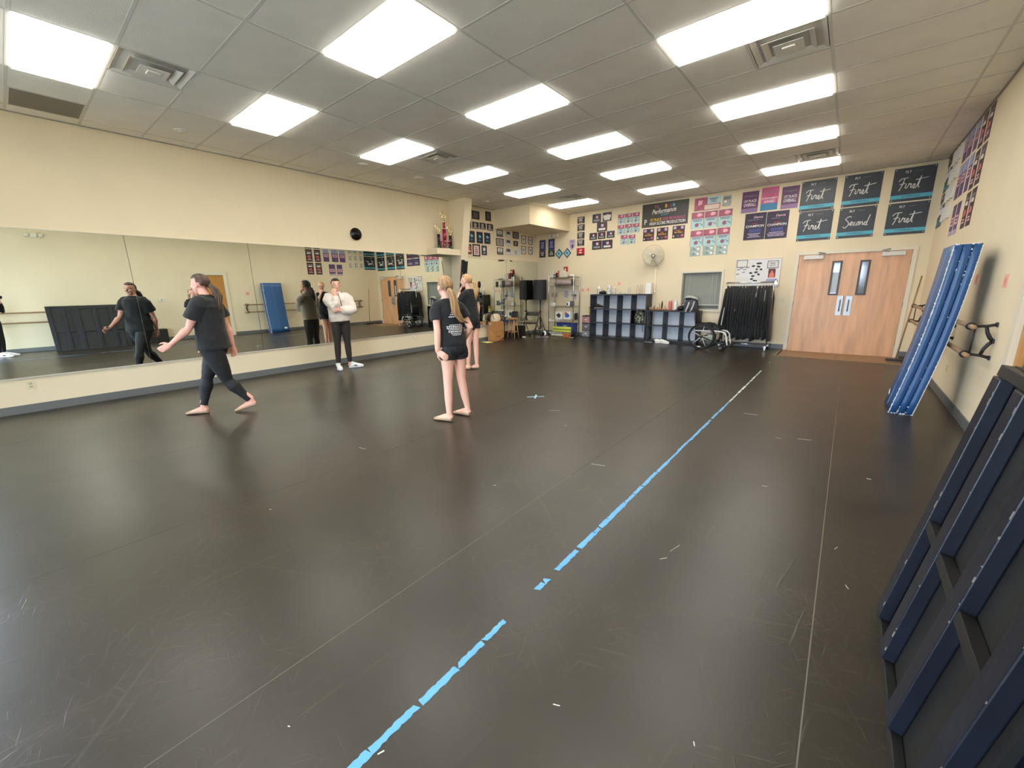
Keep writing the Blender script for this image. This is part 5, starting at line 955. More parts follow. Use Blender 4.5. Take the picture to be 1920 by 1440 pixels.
# --- trophies on the ledge
def trophy(x, y, tall, lab):
    z = 2.4205; t = thing('trophy', lab, 'trophy', (x, y, z), 'trophies on the ledge'); mMar = M('pale_marble', (226, 222, 210), .3); mGold = M('pale_gold', (236, 222, 170), .25, metal=.7); mRedF = M('red_foil', (168, 52, 76), .25, metal=.5, var=.3, vscale=20); mDkF_ = M('dark_foil', (58, 44, 72), .25, metal=.5, var=.5, vscale=18)
    if tall:
        add('base', MB().box((x-.09, y-.10, z), (x+.09, y+.10, z+.018), .003), mMar, t)
        for dy in (-.075, .075):
            for dx in (-.05, .05): add('column', MB().lathe([(.014, .018), (.014, .17)], (x+dx, y+dy, z), n=10), mRedF, t, True)
        add('cup_panel', MB().box((x-.02, y-.05, z+.018), (x+.02, y+.05, z+.15), .004), M('smoke_glass', (110, 100, 96), .2), t)
        add('tier', MB().box((x-.085, y-.10, z+.17), (x+.085, y+.10, z+.19), .003), M('pink_foil', (206, 120, 136), .3, metal=.4), t); add('main_column', MB().lathe([(.045, .19), (.045, .465)], (x, y, z), n=14), mRedF, t, True); add('tier', MB().box((x-.045, y-.045, z+.465), (x+.045, y+.045, z+.482), .003), mMar, t); add('upper_column', MB().lathe([(.03, .482), (.03, .615)], (x, y, z), n=12), mRedF, t, True); zt, s = z+.615, 1.0
    else:
        add('base', MB().box((x-.05, y-.055, z), (x+.05, y+.055, z+.016), .003), mMar, t); add('lower_column', MB().lathe([(.04, .016), (.04, .09)], (x, y, z), n=12), M('green_foil', (24, 96, 78), .25, metal=.5), t, True); add('main_column', MB().lathe([(.036, .09), (.036, .335)], (x, y, z), n=12), mDkF_, t, True); zt, s = z+.335, .9
    add('figure_foot', MB().lathe([(.035*s, 0), (.02*s, .025), (.016*s, .05)], (x, y, zt), n=12), mGold, t, True)
    b = MB(); c = V((x, y, zt+.12*s)); b.tube([c+V((0, .05*s*math.cos(a), .055*s*math.sin(a))) for a in [2*PI*k/16 for k in range(16)]], .013*s, None, 8, closed=True); add('ring', b, mGold, t, True)
    b = MB(); b.tube([c+V((0, -.055*s+.052*math.cos(a)*s, .055*s+.06*math.sin(a)*s)) for a in [.9+k*.45 for k in range(8)]], [.006, .012, .015, .016, .016, .014, .012, .008], None, 8); add('arc', b, mGold, t, True)
    return t
trophy(-7.83, 6.90, False, 'small dark trophy with a gold ring, left of the tall red one'); trophy(-7.82, 7.08, True, 'tall red column trophy in the middle of the ledge'); trophy(-7.83, 7.28, False, 'small dark trophy with a gold ring, right of the tall red one')

# ------------------------------------------------------------------ pedestal fan behind the cubbies
t = thing('pedestal_fan', 'pale grey pedestal fan standing behind the cubby units', 'fan', (-4.08, 11.08, 0)); mFan = M('pale_warm_grey_plastic', (206, 200, 184), .45); fc = V((-4.115, 10.97, 2.235)); ax = V((.35, -.94, -.08)).normalized()
add('pole', MB().lathe([(.016, .03), (.016, 1.3), (.012, 1.31), (.012, 2.02)], (-4.06, 11.09, 0), n=12), mWhite, t, True); add('pole_collar', MB().lathe([(.022, 1.27), (.022, 1.33)], (-4.06, 11.09, 0), n=12), mWhite, t, True); add('base', MB().lathe([(.06, 0), (.06, .02), (.02, .035)], (-4.06, 11.09, 0), n=18), mWhite, t, True)
add('neck', MB().tube([(-4.06, 11.09, 1.98), (-4.07, 11.07, 2.08), fc - ax*.07], [.028, .032, .045], None, 12), mFan, t, True); add('motor', MB().lathe([(.05, -.14), (.065, -.10), (.065, -.03), (.03, -.01)], fc, ax, 16), mFan, t, True)
sd = ax.cross(V((0, 0, 1))).normalized(); uu = sd.cross(ax)
for s, nm in ((-.025, 'rear_guard'), (.055, 'front_guard')):
    b = MB(); b.tube([fc+(sd*math.cos(a)+uu*math.sin(a))*.265 for a in [2*PI*k/40 for k in range(40)]], .006, None, 6, closed=True)
    for r in (.09, .15, .21): b.tube([fc+ax*s*(1-(r/.265)**2)+(sd*math.cos(a)+uu*math.sin(a))*r for a in [2*PI*k/32 for k in range(32)]], .0022, None, 4, closed=True)
    for k in range(60): a = 2*PI*k/60; d = sd*math.cos(a)+uu*math.sin(a); d2 = sd*math.cos(a+.12)+uu*math.sin(a+.12); b.tube([fc+ax*s+d*.05, fc+ax*s*.85+d2*.15, fc+d2*.262], .0016, None, 3)
    add(nm, b, mFan, t)
add('hub_cap', MB().lathe([(.05, .05), (.052, .06), (.035, .066)], fc, ax, 18), M('grey_hub', (132, 126, 116), .4), t, True); add('badge', MB().lathe([(.022, .066), (.022, .068)], fc, ax, 14), mWhite, t)
for k in range(4):
    b = MB(); a = k*PI/2+.3; pts = []
    d0 = sd*math.cos(a)+uu*math.sin(a); d1 = sd*math.cos(a+.5)+uu*math.sin(a+.5); d2 = sd*math.cos(a+.75)+uu*math.sin(a+.75); b.prism([fc+ax*.005+d0*.04, fc+ax*.018+d0*.21, fc+ax*.005+d1*.235, fc-ax*.012+d2*.20, fc-ax*.005+d2*.05], ax*.002); add('blade', b, M('translucent_grey_blade', (222, 214, 194), .4), t)

# ------------------------------------------------------------------ garment rack with black garments
t = thing('garment_rack', 'chrome rolling garment rack packed with black clothes', 'rack', (-1.78, 10.74, 0)); RX0, RX1, RY = -2.24, -1.31, 10.74
add('top_rail', MB().tube([(RX0-.02, RY, 1.50), (RX1+.02, RY, 1.50)], .014, None, 10), mChrome, t, True)
add('second_rail', MB().tube([(RX0-.01, RY+.06, 1.515), (RX1, RY+.06, 1.515)], .010, None, 10), mChrome, t, True)
for x in (RX0, RX1): add('upright', MB().tube([(x, RY, .12), (x, RY, 1.50)], .012, None, 10), mChrome, t, True); add('base_bar', MB().tube([(x, RY-.22, .115), (x, RY+.22, .115)], .013, None, 10), mChrome, t, True)
add('base_rail', MB().tube([(RX0, RY, .115), (RX1, RY, .115)], .012, None, 10), mChrome, t, True)
for x in (RX0, RX1):
    for s in (-1, 1):
        b = MB(); c = V((x, RY+s*.21, .037)); b.lathe([(.037, -.012), (.037, .012)], c, (1, 0, 0), 14); w = add('caster', b, mWP if (x == RX1 and s < 0) else mBlack, t, True); b = MB(); b.box(c+V((-.02, -.02, .02)), c+V((.02, .02, .075))); add('caster_fork', b, mSteel, w)
mGar = [M('black_garment_%d' % i, c, .85, bump=.25, bscale=18, sheen=.12) for i, c in enumerate(((20, 20, 21), (27, 26, 27), (32, 31, 30), (24, 26, 36)))]
def garment(x, mi, ln, lean, seed):
    rn = random.Random(seed); t = thing('black_garment', 'black jacket on the rolling garment rack, %s from its left end' % ORD[seed], 'garment', (x, RY, 1.5), 'black garments on the rolling rack')
    add('hanger_hook', MB().tube([(x, RY, 1.43), (x, RY, 1.485), (x, RY+.012, 1.512), (x, RY+.024, 1.50)], .003, None, 5), mSteel, t)
    zt = 1.43; n = 9; pts = []; rad = []
    for i in range(n):
        k = i/(n-1); z = zt - ln*k; pts.append((x+lean*k+.012*math.sin(k*6+seed), RY-.01+rn.uniform(-.01, .01), z)); rad.append(((.06+.17*min(1, k*6))*(1+.10*k), .016+.020*min(1, k*4)+rn.uniform(0, .006)))
    add('garment_body', MB().loft(pts, rad, (0, 1, 0), 18), mGar[mi], t, True)
    for s in (-1, 1):
        sl = ln*rn.uniform(.55, .85); b = MB(); b.loft([(x, RY+s*.19, zt-.06), (x+lean*.3+.01, RY+s*.235, zt-sl*.4), (x+lean*.6+rn.uniform(-.01, .015), RY+s*.24, zt-sl)], [(.05, .022), (.05, .026), (.035, .022)], (0, 1, 0), 10); add('sleeve', b, mGar[mi], t, True)
    return t
ng = 17
for i in range(ng):
    x = RX0+.035+i*(RX1-RX0-.07)/(ng-1); g = garment(x, (0, 1, 0, 2, 3, 0, 1)[i % 7] if i < ng-1 else 2, (1.17, 1.22, 1.12, 1.2, 1.15)[i % 5] if i > 1 else 1.05, (-.09 if i == 0 else -.05 if i == 1 else (.06 if i == ng-1 else RN.uniform(-.01, .01))), i)
    if i == 0: g['label'] = 'black jacket at the left end of the rolling rack'; g['group'] = 'black garments on the rolling rack'
    if i == ng-1: g['label'] = 'brownish black jacket at the right end of the rolling rack'
    if i == 4: g['label'] = 'navy black jacket with white cord on the rolling rack'; add('white_cord', MB().tube([(x+.02, RY-.20, 1.30), (x+.012, RY-.27, 1.0), (x+.02, RY-.275, .88)], .004, None, 5), mWP, g)
    if i == 1: add('white_strip', MB().tube([(x-.045, RY-.255, .95), (x-.075, RY-.275, .55)], .008, None, 5), mWP, g)
    if i == 11: add('white_strap', MB().tube([(x+.012, RY-.10, 1.42), (x+.02, RY-.24, 1.25), (x+.02, RY-.25, 1.14)], [.008, .012, .004], None, 6), mWP, g)
    if i == 14: add('pale_lining', MB().tube([(x+.02, RY-.2, 1.33), (x+.03, RY-.255, 1.1)], [.016, .006], None, 6), M('pale_lining', (200, 194, 180), .7), g)
t = thing('cloth_hanger', 'white and black hanger bag hooked on the right end of the rack', 'bag', (-1.27, 10.66, 1.4)); b = MB(); b.loft([(-1.275, 10.68, 1.54), (-1.265, 10.66, 1.47), (-1.255, 10.66, 1.40)], [(.012, .006), (.04, .015), (.03, .012)], (1, 0, 0), 10); add('pouch', b, mWP, t, True); add('cord', MB().tube([(-1.30, 10.72, 1.49), (-1.285, 10.70, 1.56), (-1.25, 10.68, 1.545), (-1.24, 10.66, 1.42)], .006, None, 6), mBlack, t, True)

# ------------------------------------------------------------------ wheelchair
t = thing('wheelchair', 'black manual wheelchair with white front tubes beside the rack', 'wheelchair', (-2.5, 10.3, 0)); mTyre = M('black_rubber', (20, 20, 20), .6)
def wheel(cx, cy, tilt):
    c = V((cx, cy, .302)); R3 = Matrix.Rotation(tilt, 3, 'X'); w_ = add('drive_wheel', MB().tube([c + R3 @ V((.285*math.cos(a), 0, .285*math.sin(a))) for a in [2*PI*k/40 for k in range(40)]], .0155, None, 10, closed=True), mTyre, t, True)
    add('rim', MB().tube([c + R3 @ V((.262*math.cos(a), 0, .262*math.sin(a))) for a in [2*PI*k/40 for k in range(40)]], .009, None, 8, closed=True), mBlkM, w_, True)
    add('push_rim', MB().tube([c + R3 @ V((.25*math.cos(a), -.035, .25*math.sin(a))) for a in [2*PI*k/40 for k in range(40)]], .008, None, 8, closed=True), M('grey_black_metal', (60, 58, 56), .35), w_, True)
    for k in range(5): a = .12+k*2*PI/5; d = V((math.cos(a), 0, math.sin(a))); add('spoke', MB().tube([c + R3 @ (d*.02), c + R3 @ (d*.255)], [.008, .006], None, 8), mWP, w_, True)
    add('hub', MB().lathe([(.022, -.03), (.03, -.02), (.03, .02), (.02, .03)], c, R3 @ V((0, 1, 0)), 14), mBlkM, w_, True); return w_
wheel(-2.53, 10.06, .05); wheel(-2.50, 10.55, -.05)
add('axle', MB().tube([(-2.53, 10.07, .302), (-2.50, 10.54, .302)], .014, None, 8), mBlkM, t)
for y in (10.13, 10.47):
    add('side_frame', MB().tube([(-2.72, y, .43), (-2.2, y, .435), (-2.09, y, .42), (-2.035, y, .36), (-2.0, y, .17), (-1.985, y, .13)], .016, None, 10), mWP, t, True); add('lower_rail', MB().tube([(-2.55, y, .30), (-2.3, y, .2), (-2.12, y, .15), (-2.0, y, .17)], .013, None, 8), mBlkM, t, True)
    add('back_post', MB().tube([(-2.68, y, .40), (-2.70, y, .62), (-2.73, y, .87)], .013, None, 8), mBlkM, t, True); add('side_guard', MB().box((-2.68, y-.005, .44), (-2.36, y+.005, .60), .004), M('black_nylon', (18, 18, 20), .6), t)
    c = V((-2.13, y, .062)); k = add('caster_wheel', MB().tube([c+V((.048*math.cos(a), 0, .048*math.sin(a))) for a in [2*PI*q/18 for q in range(18)]], .014, None, 8, closed=True), mTyre, t, True); add('caster_hub', MB().lathe([(.04, -.008), (.04, .008)], c, (0, 1, 0), 14), M('grey_hub', (132, 126, 116), .4), k, True); add('caster_fork', MB().tube([c+V((0, -.018, 0)), c+V((.01, -.018, .08)), c+V((.015, 0, .10)), c+V((.015, 0, .16))], .009, None, 6), mBlkM, t, True)
add('seat', MB().box((-2.70, 10.13, .452), (-2.18, 10.47, .50), .012), M('black_nylon', (18, 18, 20), .6), t); b = MB(); b.loft([(-2.70, 10.3, .52), (-2.715, 10.3, .62), (-2.735, 10.3, .80), (-2.745, 10.3, .88)], [(.16, .02), (.17, .028), (.17, .028), (.15, .018)], (0, 1, 0), 16); add('backrest', b, M('black_nylon', (18, 18, 20), .6), t, True)
add('foot_plate', MB().box((-2.03, 10.12, .118), (-1.92, 10.48, .13), .003), mBlkM, t); add('calf_strap', MB().loft([(-2.06, 10.14, .33), (-2.09, 10.3, .32), (-2.06, 10.46, .33)], [(.035, .004)]*3, (0, 0, 1), 8), M('black_nylon', (18, 18, 20), .6), t, True)
for y in (10.13, 10.47): add('push_handle', MB().tube([(-2.73, y, .87), (-2.79, y, .885), (-2.83, y, .88)], .014, None, 8), mTyre, t, True)
add('reflector', MB().box((-2.60, 10.035, .058), (-2.53, 10.043, .088), .004), cPale, t); add('side_bag', MB().box((-2.44, 10.2, .2), (-2.28, 10.4, .36), .02), M('sage_fabric', (168, 172, 156), .8), t)
# ------------------------------------------------------------------ barres on the right wall
mBar = M('worn_wood_barre', (150, 120, 88), .4, var=.12, vscale=3, stretch=(6, .5, 6)); mIron = M('black_cast_iron', (24, 23, 24), .5)
def bracket(t, y):
    b = MB(); r = .013
    X = XR-.002; x0 = .915
    def arm(pts, rr): b.tube([(x, y, z) for x, z in pts], rr, None, 8)
    arm([(x0+.012, 1.045), (.96, 1.045), (1.02, 1.05), (1.06, 1.062), (X-.008, 1.066)], [.014, .012, .013, .014, .012]); arm([(x0+.012, .785), (.96, .785), (1.02, .778), (1.06, .766), (X-.008, .762)], [.014, .012, .013, .014, .012])
    arm([(1.015, 1.045), (1.028, .99), (1.05, .945), (X-.008, .915)], [.012, .014, .016, .014]); arm([(1.015, .785), (1.028, .84), (1.05, .885), (X-.008, .915)], [.012, .014, .016, .014]); arm([(.945, 1.04), (.945, .79)], .007)
    for z in (1.066, .762, .915): b.box((X-.012, y-.022, z-.02), (X+.001, y+.022, z+.02), .003)
    for z in (1.045, .785): b.lathe([(.034, -.016), (.034, .016)], (x0, y, z), (0, 1, 0), 16)
    return add('barre_bracket', b, mIron, t, True)
for ya, yb, brk, lab in ((5.50, 10.22, (5.62, 7.40, 10.12), 'double wooden wall barre behind the blue mats, on black brackets'), (-2.0, 2.5, (-1.8, 1.3, 2.4), 'double wooden wall barre behind the black stage panels, on black brackets')):
    t = thing('wall_barre', lab, 'barre', (.915, (ya+yb)/2, .915), 'wall barres')
    for z in (1.045, .785): add('rail', MB().lathe([(.021, 0), (.0215, .01), (.0215, yb-ya-.01), (.021, yb-ya)], (.915, ya, z), (0, 1, 0), 14), mBar, t, True)
    for y in brk: bracket(t, y)
# broom leaning in the corner
t = thing('broom', 'long wooden-handled dust mop leaning in the corner by the double door', 'broom', (.88, 10.45, 0)); add('handle', MB().tube([(.84, 10.42, .03), (.985, 10.62, 1.56)], .012, None, 10), mBar, t, True); b = MB(); b.box((.70, 10.36, .004), (.99, 10.47, .045), .015); add('mop_head', b, M('dark_mop_fringe', (58, 58, 62), .9, bump=.5, bscale=90), t)
# ------------------------------------------------------------------ folded blue gym mats
mVin = M('royal_blue_vinyl', (42, 84, 134), .36, bump=.16, bscale=14, stretch=(1, 1, 2.4)); mFoam = M('torn_white_foam', (226, 228, 226), .9)
t = thing('folding_gym_mat', 'folded royal blue gym mat with frayed white edges leaning by the barre', 'gym mat', (.68, 6.47, 0))
def mx(z): k = z/1.83; return .522+.238*k+.034*math.sin(k*PI)
nl = 3; th = .067
for i in range(nl):
    b = MB(); n = 12; y0, y1 = 6.145, 6.80; rows = []
    tilt = Matrix.Identity(3)
    for q in range(n+1):
        z = .006+1.805*q/n; xo = mx(z)+i*th; bulge = .004*math.sin(q*2.3+i)
        ring = []
        for (dx, y) in ((.006, y0), (.0, y0+.012), (-.003+bulge, (y0+y1)/2), (0, y1-.012), (.006, y1), (th-.008, y1), (th-.002, y1-.012), (th-.002, y0+.012), (th-.008, y0)): ring.append(b.bm.verts.new((xo+dx, y, z+.10*0)))
        rows.append(ring)
    m_ = len(rows[0])
    for q in range(n):
        for k in range(m_): b.bm.faces.new((rows[q][k], rows[q][(k+1) % m_], rows[q+1][(k+1) % m_], rows[q+1][k]))
    b.bm.faces.new(rows[0][::-1]); b.bm.faces.new(rows[-1]); p = add('mat_panel', b, mVin, t, True)
    # frayed edges: foam showing at the corner seams and ends
    b = MB(); rn = random.Random(i)
    def chip(x, y, z, s): b.obox((x, y, z), (s*rn.uniform(.5, 1.2), s*rn.uniform(.4, .9), s*rn.uniform(.6, 1.8)), Matrix.Rotation(rn.uniform(0, 3), 3, 'Y'))
    for k in range(120 if i == 0 else 30):
        z = rn.uniform(.03, 1.8) if i == 0 else rn.choice((rn.uniform(.02, .1), rn.uniform(.3, 1.8), rn.uniform(1.5, 1.8))); chip(mx(z)+i*th+(.002 if i == 0 or rn.random() < .5 else th-.004), y0+(rn.uniform(0, .03)*rn.random() if i == 0 else .001), z, .010 if i == 0 else .007)
    for k in range(16): chip(mx(.01)+i*th+rn.uniform(0, th), y0+rn.uniform(0, .02), .010, .012); chip(mx(1.81)+i*th+rn.uniform(0, th), y0+rn.uniform(0, .5)*rn.random(), 1.812, .012)
    if i == nl-1:
        for k in range(34): z = .03+1.76*k/33; chip(mx(z)+(i+1)*th-.004, y0+.002, z, .009)
    add('torn_edge', b, mFoam, p)['kind'] = 'stuff'
for i in range(2):
    pts = [(mx(.02+1.78*q/20)+(0.0015 if i == 0 else nl*th-.003), 6.143, .02+1.78*q/20) for q in range(21)]; add('white_piping', MB().tube(pts, .0035, None, 5), mFoam, t)
for yy in (6.46,): add('seam_stitching', MB().tube([(mx(z)-.004, yy, z) for z in [.04+1.72*q/14 for q in range(15)]], .0035, None, 5), M('pale_blue_seam', (100, 140, 180), .6), t)
b = MB(); zc = .15; xx = mx(zc)-.0075; n = 18; b.prism([(xx+.02*math.sin(2*PI*k/n)*.07, 6.67+.06*math.cos(2*PI*k/n), zc+.035*math.sin(2*PI*k/n)) for k in range(n)], (-.002, 0, 0)); add('white_oval_patch', b, mFoam, t)
# ------------------------------------------------------------------ black stage panels in the foreground
mPly = M('black_painted_plywood', (25, 24, 22), .5, var=.35, vscale=5, bump=.10, bscale=40); mStud = M('navy_black_painted_stud', (19, 22, 32), .38, var=.3, vscale=4, bump=.12, bscale=30); mChip = M('chipped_bare_wood', (128, 122, 114), .8)
def flat_panel(name, xb, xt, H_, y0, y1, studs, lab, frame_d=.04, seed=1, rail_z=(.0, .52, 1.0)):
    """a framed sheet leaning on the wall side; studs face the room. xb / xt: outer frame face at foot / top"""
    L_ = math.hypot(xt-xb, H_); e = V(((xt-xb)/L_, 0, H_/L_)); n = V((-e.z, 0, e.x)); o = V((xb, 0, .004)); rn = random.Random(seed)
    # local frame: along e (up the panel), y, and n (towards the room)
    def bx(b, s0, s1, ya, yb, d0, d1, bev=.003):
        # d measured from the outer frame face into the panel
        m = Matrix(((e.x, 0, n.x, 0), (0, 1, 0, 0), (e.z, 0, n.z, 0), (0, 0, 0, 1))); m.translation = o
        b.box((s0, ya, -d1), (s1, yb, -d0), bev, m); return b
    t = thing(name, lab, 'stage panel', (xb, (y0+y1)/2, 0), 'black framed stage panels')
    add('plywood_sheet', bx(MB(), 0, L_, y0, y1, frame_d, frame_d+.018, 0), mPly, t)
    w = .086
    for y in studs:
        s = add('stud', bx(MB(), .03, L_-.045, y-w/2, y+w/2, 0, frame_d-.001, .004), mStud, t); b = MB()
        for k in range(7): q = rn.uniform(.05, L_-.1); bx(b, q, q+rn.uniform(.004, .03)*rn.choice((1, 1, .3)), y-w/2-.0006, y-w/2+.003, -.0006, rn.uniform(.001, .003), 0)
        add('paint_chips', b, mChip, s)['kind'] = 'stuff'
    add('bottom_rail', bx(MB(), -.0, .029, y0, y1, .01, frame_d-.001, .003), mPly, t); add('top_rail', bx(MB(), L_-.044, L_-.003, y0, y1, .01, frame_d-.001, .003), mPly, t)
    ed = sorted(list(studs))
    for a, c in zip(ed[:-1], ed[1:]): add('mid_rail', bx(MB(), .50, .538, a+w/2+.001, c-w/2-.001, .004, frame_d-.001, .003), mPly, t)
    b = MB()
    for k in range(14): q = rn.uniform(0, L_); side = rn.choice((y0, y1)); bx(b, q, q+rn.uniform(.006, .03), side-.001, side+.003, frame_d+rn.uniform(0, .01), frame_d+.0185, 0)
    add('paint_chips', b, mChip, t)['kind'] = 'stuff'; return t
flat_panel('stage_panel', .275, .455, 1.155, 1.17, 2.25, (1.26, 1.605, 1.935, 2.19), 'black framed stage panel leaning in front, navy studs facing the room', .042, 3)
flat_panel('stage_panel', .36, .545, 1.20, .70, 2.36, (.74, 1.0, 1.32, 1.75, 2.05, 2.30), 'black framed stage panel behind the front one, slightly taller', .042, 8)
flat_panel('stage_panel', .45, .635, 1.19, .72, 2.30, (.78, 1.3, 1.8, 2.22), 'black framed stage panel third from the room side, against the barre', .042, 12)
t = thing('low_black_box', 'low black wooden box on the floor beyond the stage panels', 'box', (.86, 2.95, 0)); add('box_body', MB().box((.68, 2.72, .0), (1.02, 3.17, .38), .006), mPly, t); add('box_lid', MB().box((.675, 2.715, .38), (1.025, 3.175, .395), .003), mPly, t); add('latch', MB().box((.668, 2.92, .33), (.68, 2.96, .38)), mSteel, t)
# ------------------------------------------------------------------ people
def remesh(mb, vox, it=3, name='m', wr=0, wf=9.0, seed=0):
    me = mb.mesh(name); o = bpy.data.objects.new('tmp', me); COL.objects.link(o)
    m = o.modifiers.new('r', 'REMESH'); m.mode = 'VOXEL'; m.voxel_size = vox; m.use_smooth_shade = True
    s = o.modifiers.new('s', 'SMOOTH'); s.iterations = it; s.factor = .5
    dg = bpy.context.evaluated_depsgraph_get(); me2 = bpy.data.meshes.new_from_object(o.evaluated_get(dg)); bpy.data.objects.remove(o); bpy.data.meshes.remove(me); me2.name = name
    if wr:
        off = V((seed*7.3, seed*3.1, seed*1.7))
        nn = [v.normal.copy() for v in me2.vertices]
        for v, n in zip(me2.vertices, nn):
            p = V((v.co.x, v.co.y, v.co.z*1.6))*wf + off
            v.co += n*(wr*(noise.noise(p) + .5*noise.noise(p*2.1)))
    me2.shade_smooth(); return me2
mEyeW = M('eye_white', (232, 226, 220), .3); mIris = M('dark_iris', (44, 30, 24), .2)
def hair_mat(name, a, b):
    m = bpy.data.materials.new(name); m.use_nodes = True; nt = m.node_tree; bs = nt.nodes['Principled BSDF']; bs.inputs['Roughness'].default_value = .5
    tc = nt.nodes.new('ShaderNodeTexCoord'); mp = nt.nodes.new('ShaderNodeMapping'); mp.inputs['Scale'].default_value = (38, 38, 5); n = nt.nodes.new('ShaderNodeTexNoise'); n.inputs['Scale'].default_value = 1.0; n.inputs['Detail'].default_value = 3; r = nt.nodes.new('ShaderNodeValToRGB'); r.color_ramp.elements[0].position = .25; r.color_ramp.elements[1].position = .75; r.color_ramp.elements[0].color = lin(a); r.color_ramp.elements[1].color = lin(b)
    nt.links.new(tc.outputs['Object'], mp.inputs[0]); nt.links.new(mp.outputs[0], n.inputs[0]); nt.links.new(n.outputs['Fac'], r.inputs[0]); nt.links.new(r.outputs[0], bs.inputs['Base Color'])
    bp = nt.nodes.new('ShaderNodeBump'); bp.inputs['Strength'].default_value = .4; bp.inputs['Distance'].default_value = .006; nt.links.new(n.outputs['Fac'], bp.inputs['Height']); nt.links.new(bp.outputs[0], bs.inputs['Normal']); return m
UP = V((0, 0, 1))
def hand(mb, w, d, pn, thumb, curl=.35, s=1.0):
    d = d.normalized(); pn = (pn - d*pn.dot(d)).normalized(); sv = d.cross(pn).normalized()
    if sv.dot(thumb) < 0: sv = -sv
    mb.loft([w-d*.01, w+d*.02*s, w+d*.05*s, w+d*.088*s], [(.022*s, .017*s), (.030*s, .016*s), (.038*s, .0145*s), (.037*s, .012*s)], sv, 12)
    for i, (o, L_) in enumerate(((.028, .068), (.0095, .078), (-.0095, .073), (-.028, .057))):
        b = w + d*.083*s + sv*o*s; c = curl*(1+.12*i); d1 = d*math.cos(c*.5)+pn*math.sin(c*.5)+sv*(o*1.6); d2 = d*math.cos(c*1.4)+pn*math.sin(c*1.4); d3 = d*math.cos(c*2.2)+pn*math.sin(c*2.2)
        p1 = b+d1*L_*.45*s; p2 = p1+d2*L_*.33*s; p3 = p2+d3*L_*.24*s; mb.loft([b-d*.02*s, b, p1, p2, p3], [.0085*s, .0095*s, .0088*s, .008*s, .0065*s], None, 8)
    t0 = w+d*.025*s+sv*.022*s; t1 = t0+(sv*.75+d*.55+pn*.25)*.035*s; t2 = t1+(sv*.35+d*.85+pn*.35)*.034*s; t3 = t2+(d*.9+pn*.4)*.022*s; mb.loft([t0, t1, t2, t3], [.014*s, .0115*s, .0098*s, .0075*s], None, 8)
def lerp(a, b, t): return a+(b-a)*t
def person(name, label, J, hf, skin, hair, legs, top, shoes, mats, hands, sex=1.0, girth=1.0, pony=None, face=True, headup=UP):
    J = {k: V(v) for k, v in J.items()}; G = girth
    base = V((J['pelvis'].x, J['pelvis'].y, 0)); root = thing(name, label, 'person', base)
    sS = (J['shR']-J['shL']).normalized(); sH = (J['hipR']-J['hipL']).normalized(); sM = (sS+sH).normalized(); f = UP.cross(sM).normalized()
    spine = J['neck']-J['pelvis']
    def sp(k, fo=0): return J['pelvis']+spine*k+f*fo
    b = MB()
    b.loft([sp(-.16), sp(-.08), sp(.04), sp(.18), sp(.36), sp(.55), sp(.74), sp(.88), sp(.97), sp(1.04)], [(.09*G, .07*G), (.155*G, .105*G), (.168*G, .112*G), (.148*G, .10*G), (.122*G, .085*G), (.138*G, .096*G), (.15*G, .10*G), (.145*G, .085*G), (.085, .062), (.05, .052)], [sH]*4+[sM]*2+[sS]*4, 20)
    hfv = V(hf).normalized(); hu = V(headup).normalized(); hr = hfv.cross(hu).normalized(); hu = hr.cross(hfv)
    hc = J['head']; H3 = Matrix((hr, hfv, hu)).transposed()
    def hp(r, fo, u): return hc + H3 @ V((r, fo, u))
    b.loft([J['neck']-UP*.03, lerp(J['neck'], hp(0, -.02, -.06), .5), hp(0, -.012, -.05), hp(0, 0, 0)], [.062, .05, .048, .04], None, 14)
    b.sph(hp(0, -.008, .025), (.073, .091, .086), 20, H3); b.sph(hp(0, .028, -.035), (.056, .056, .068), 16, H3); b.sph(hp(0, .056, -.086), (.026, .024, .022), 12, H3); b.sph(hp(0, .045, .018), (.055, .045, .05), 14, H3)
    b.loft([hp(0, .082, .024), hp(0, .097, .0), hp(0, .108, -.020), hp(0, .094, -.030)], [(.008, .008), (.010, .010), (.0155, .012), (.010, .006)], hr, 10)
    for s in (-1, 1): b.sph(hp(s*.074, -.008, -.008), (.010, .02, .032), 10, H3); b.sph(hp(s*.034, .066, -.025), (.018, .02, .02), 10, H3)
    for s in (-1, 1): b.sph(hp(0, .088, -.052+s*.005), (.021, .010, .007), 10, H3)
    for S_ in 'LR':
        sh, el, wr = J['sh'+S_], J['el'+S_], J['wr'+S_]; inn = (J['neck']-sh)
        b.loft([sh+inn*.45-UP*.035, sh+inn*.2-UP*.012, sh, lerp(sh, el, .25), lerp(sh, el, .6), el, lerp(el, wr, .22), lerp(el, wr, .6), wr], [.055, .058*G, .053*G, .047*G, .042*G, .036, .039*G, .033, .0255], None, 14)
        h = hands[S_]; hand(b, wr, V(h[0]), V(h[1]), V(h[2]), h[3])
        hi, kn, an, to, he = J['hip'+S_], J['kn'+S_], J['an'+S_], J['toe'+S_], J['heel'+S_]
        b.loft([hi+UP*.07, hi, lerp(hi, kn, .3), lerp(hi, kn, .65), kn, lerp(kn, an, .25), lerp(kn, an, .55), an+UP*.04, an, lerp(an, he, .55)], [.082*G, .09*G, .083*G, .066*G, .051, .053*G, .045, .033, .034, .032], None, 16)
        fd = (to-he).normalized(); fs = fd.cross(UP).normalized(); fl_ = (to-he).length
        b.loft([he+UP*.022+fd*.004, he+UP*.034+fd*.03, he+UP*.045+fd*fl_*.36, he+UP*.031+fd*fl_*.62, he+UP*.02+fd*fl_*.85, to+UP*.013-fd*.008], [(.018, .018), (.03, .033), (.032, .042), (.042, .028), (.04, .018), (.022, .011)], fs, 14)
    add_mesh = put('body', remesh(b, .0065, 2, 'body'), skin, root)
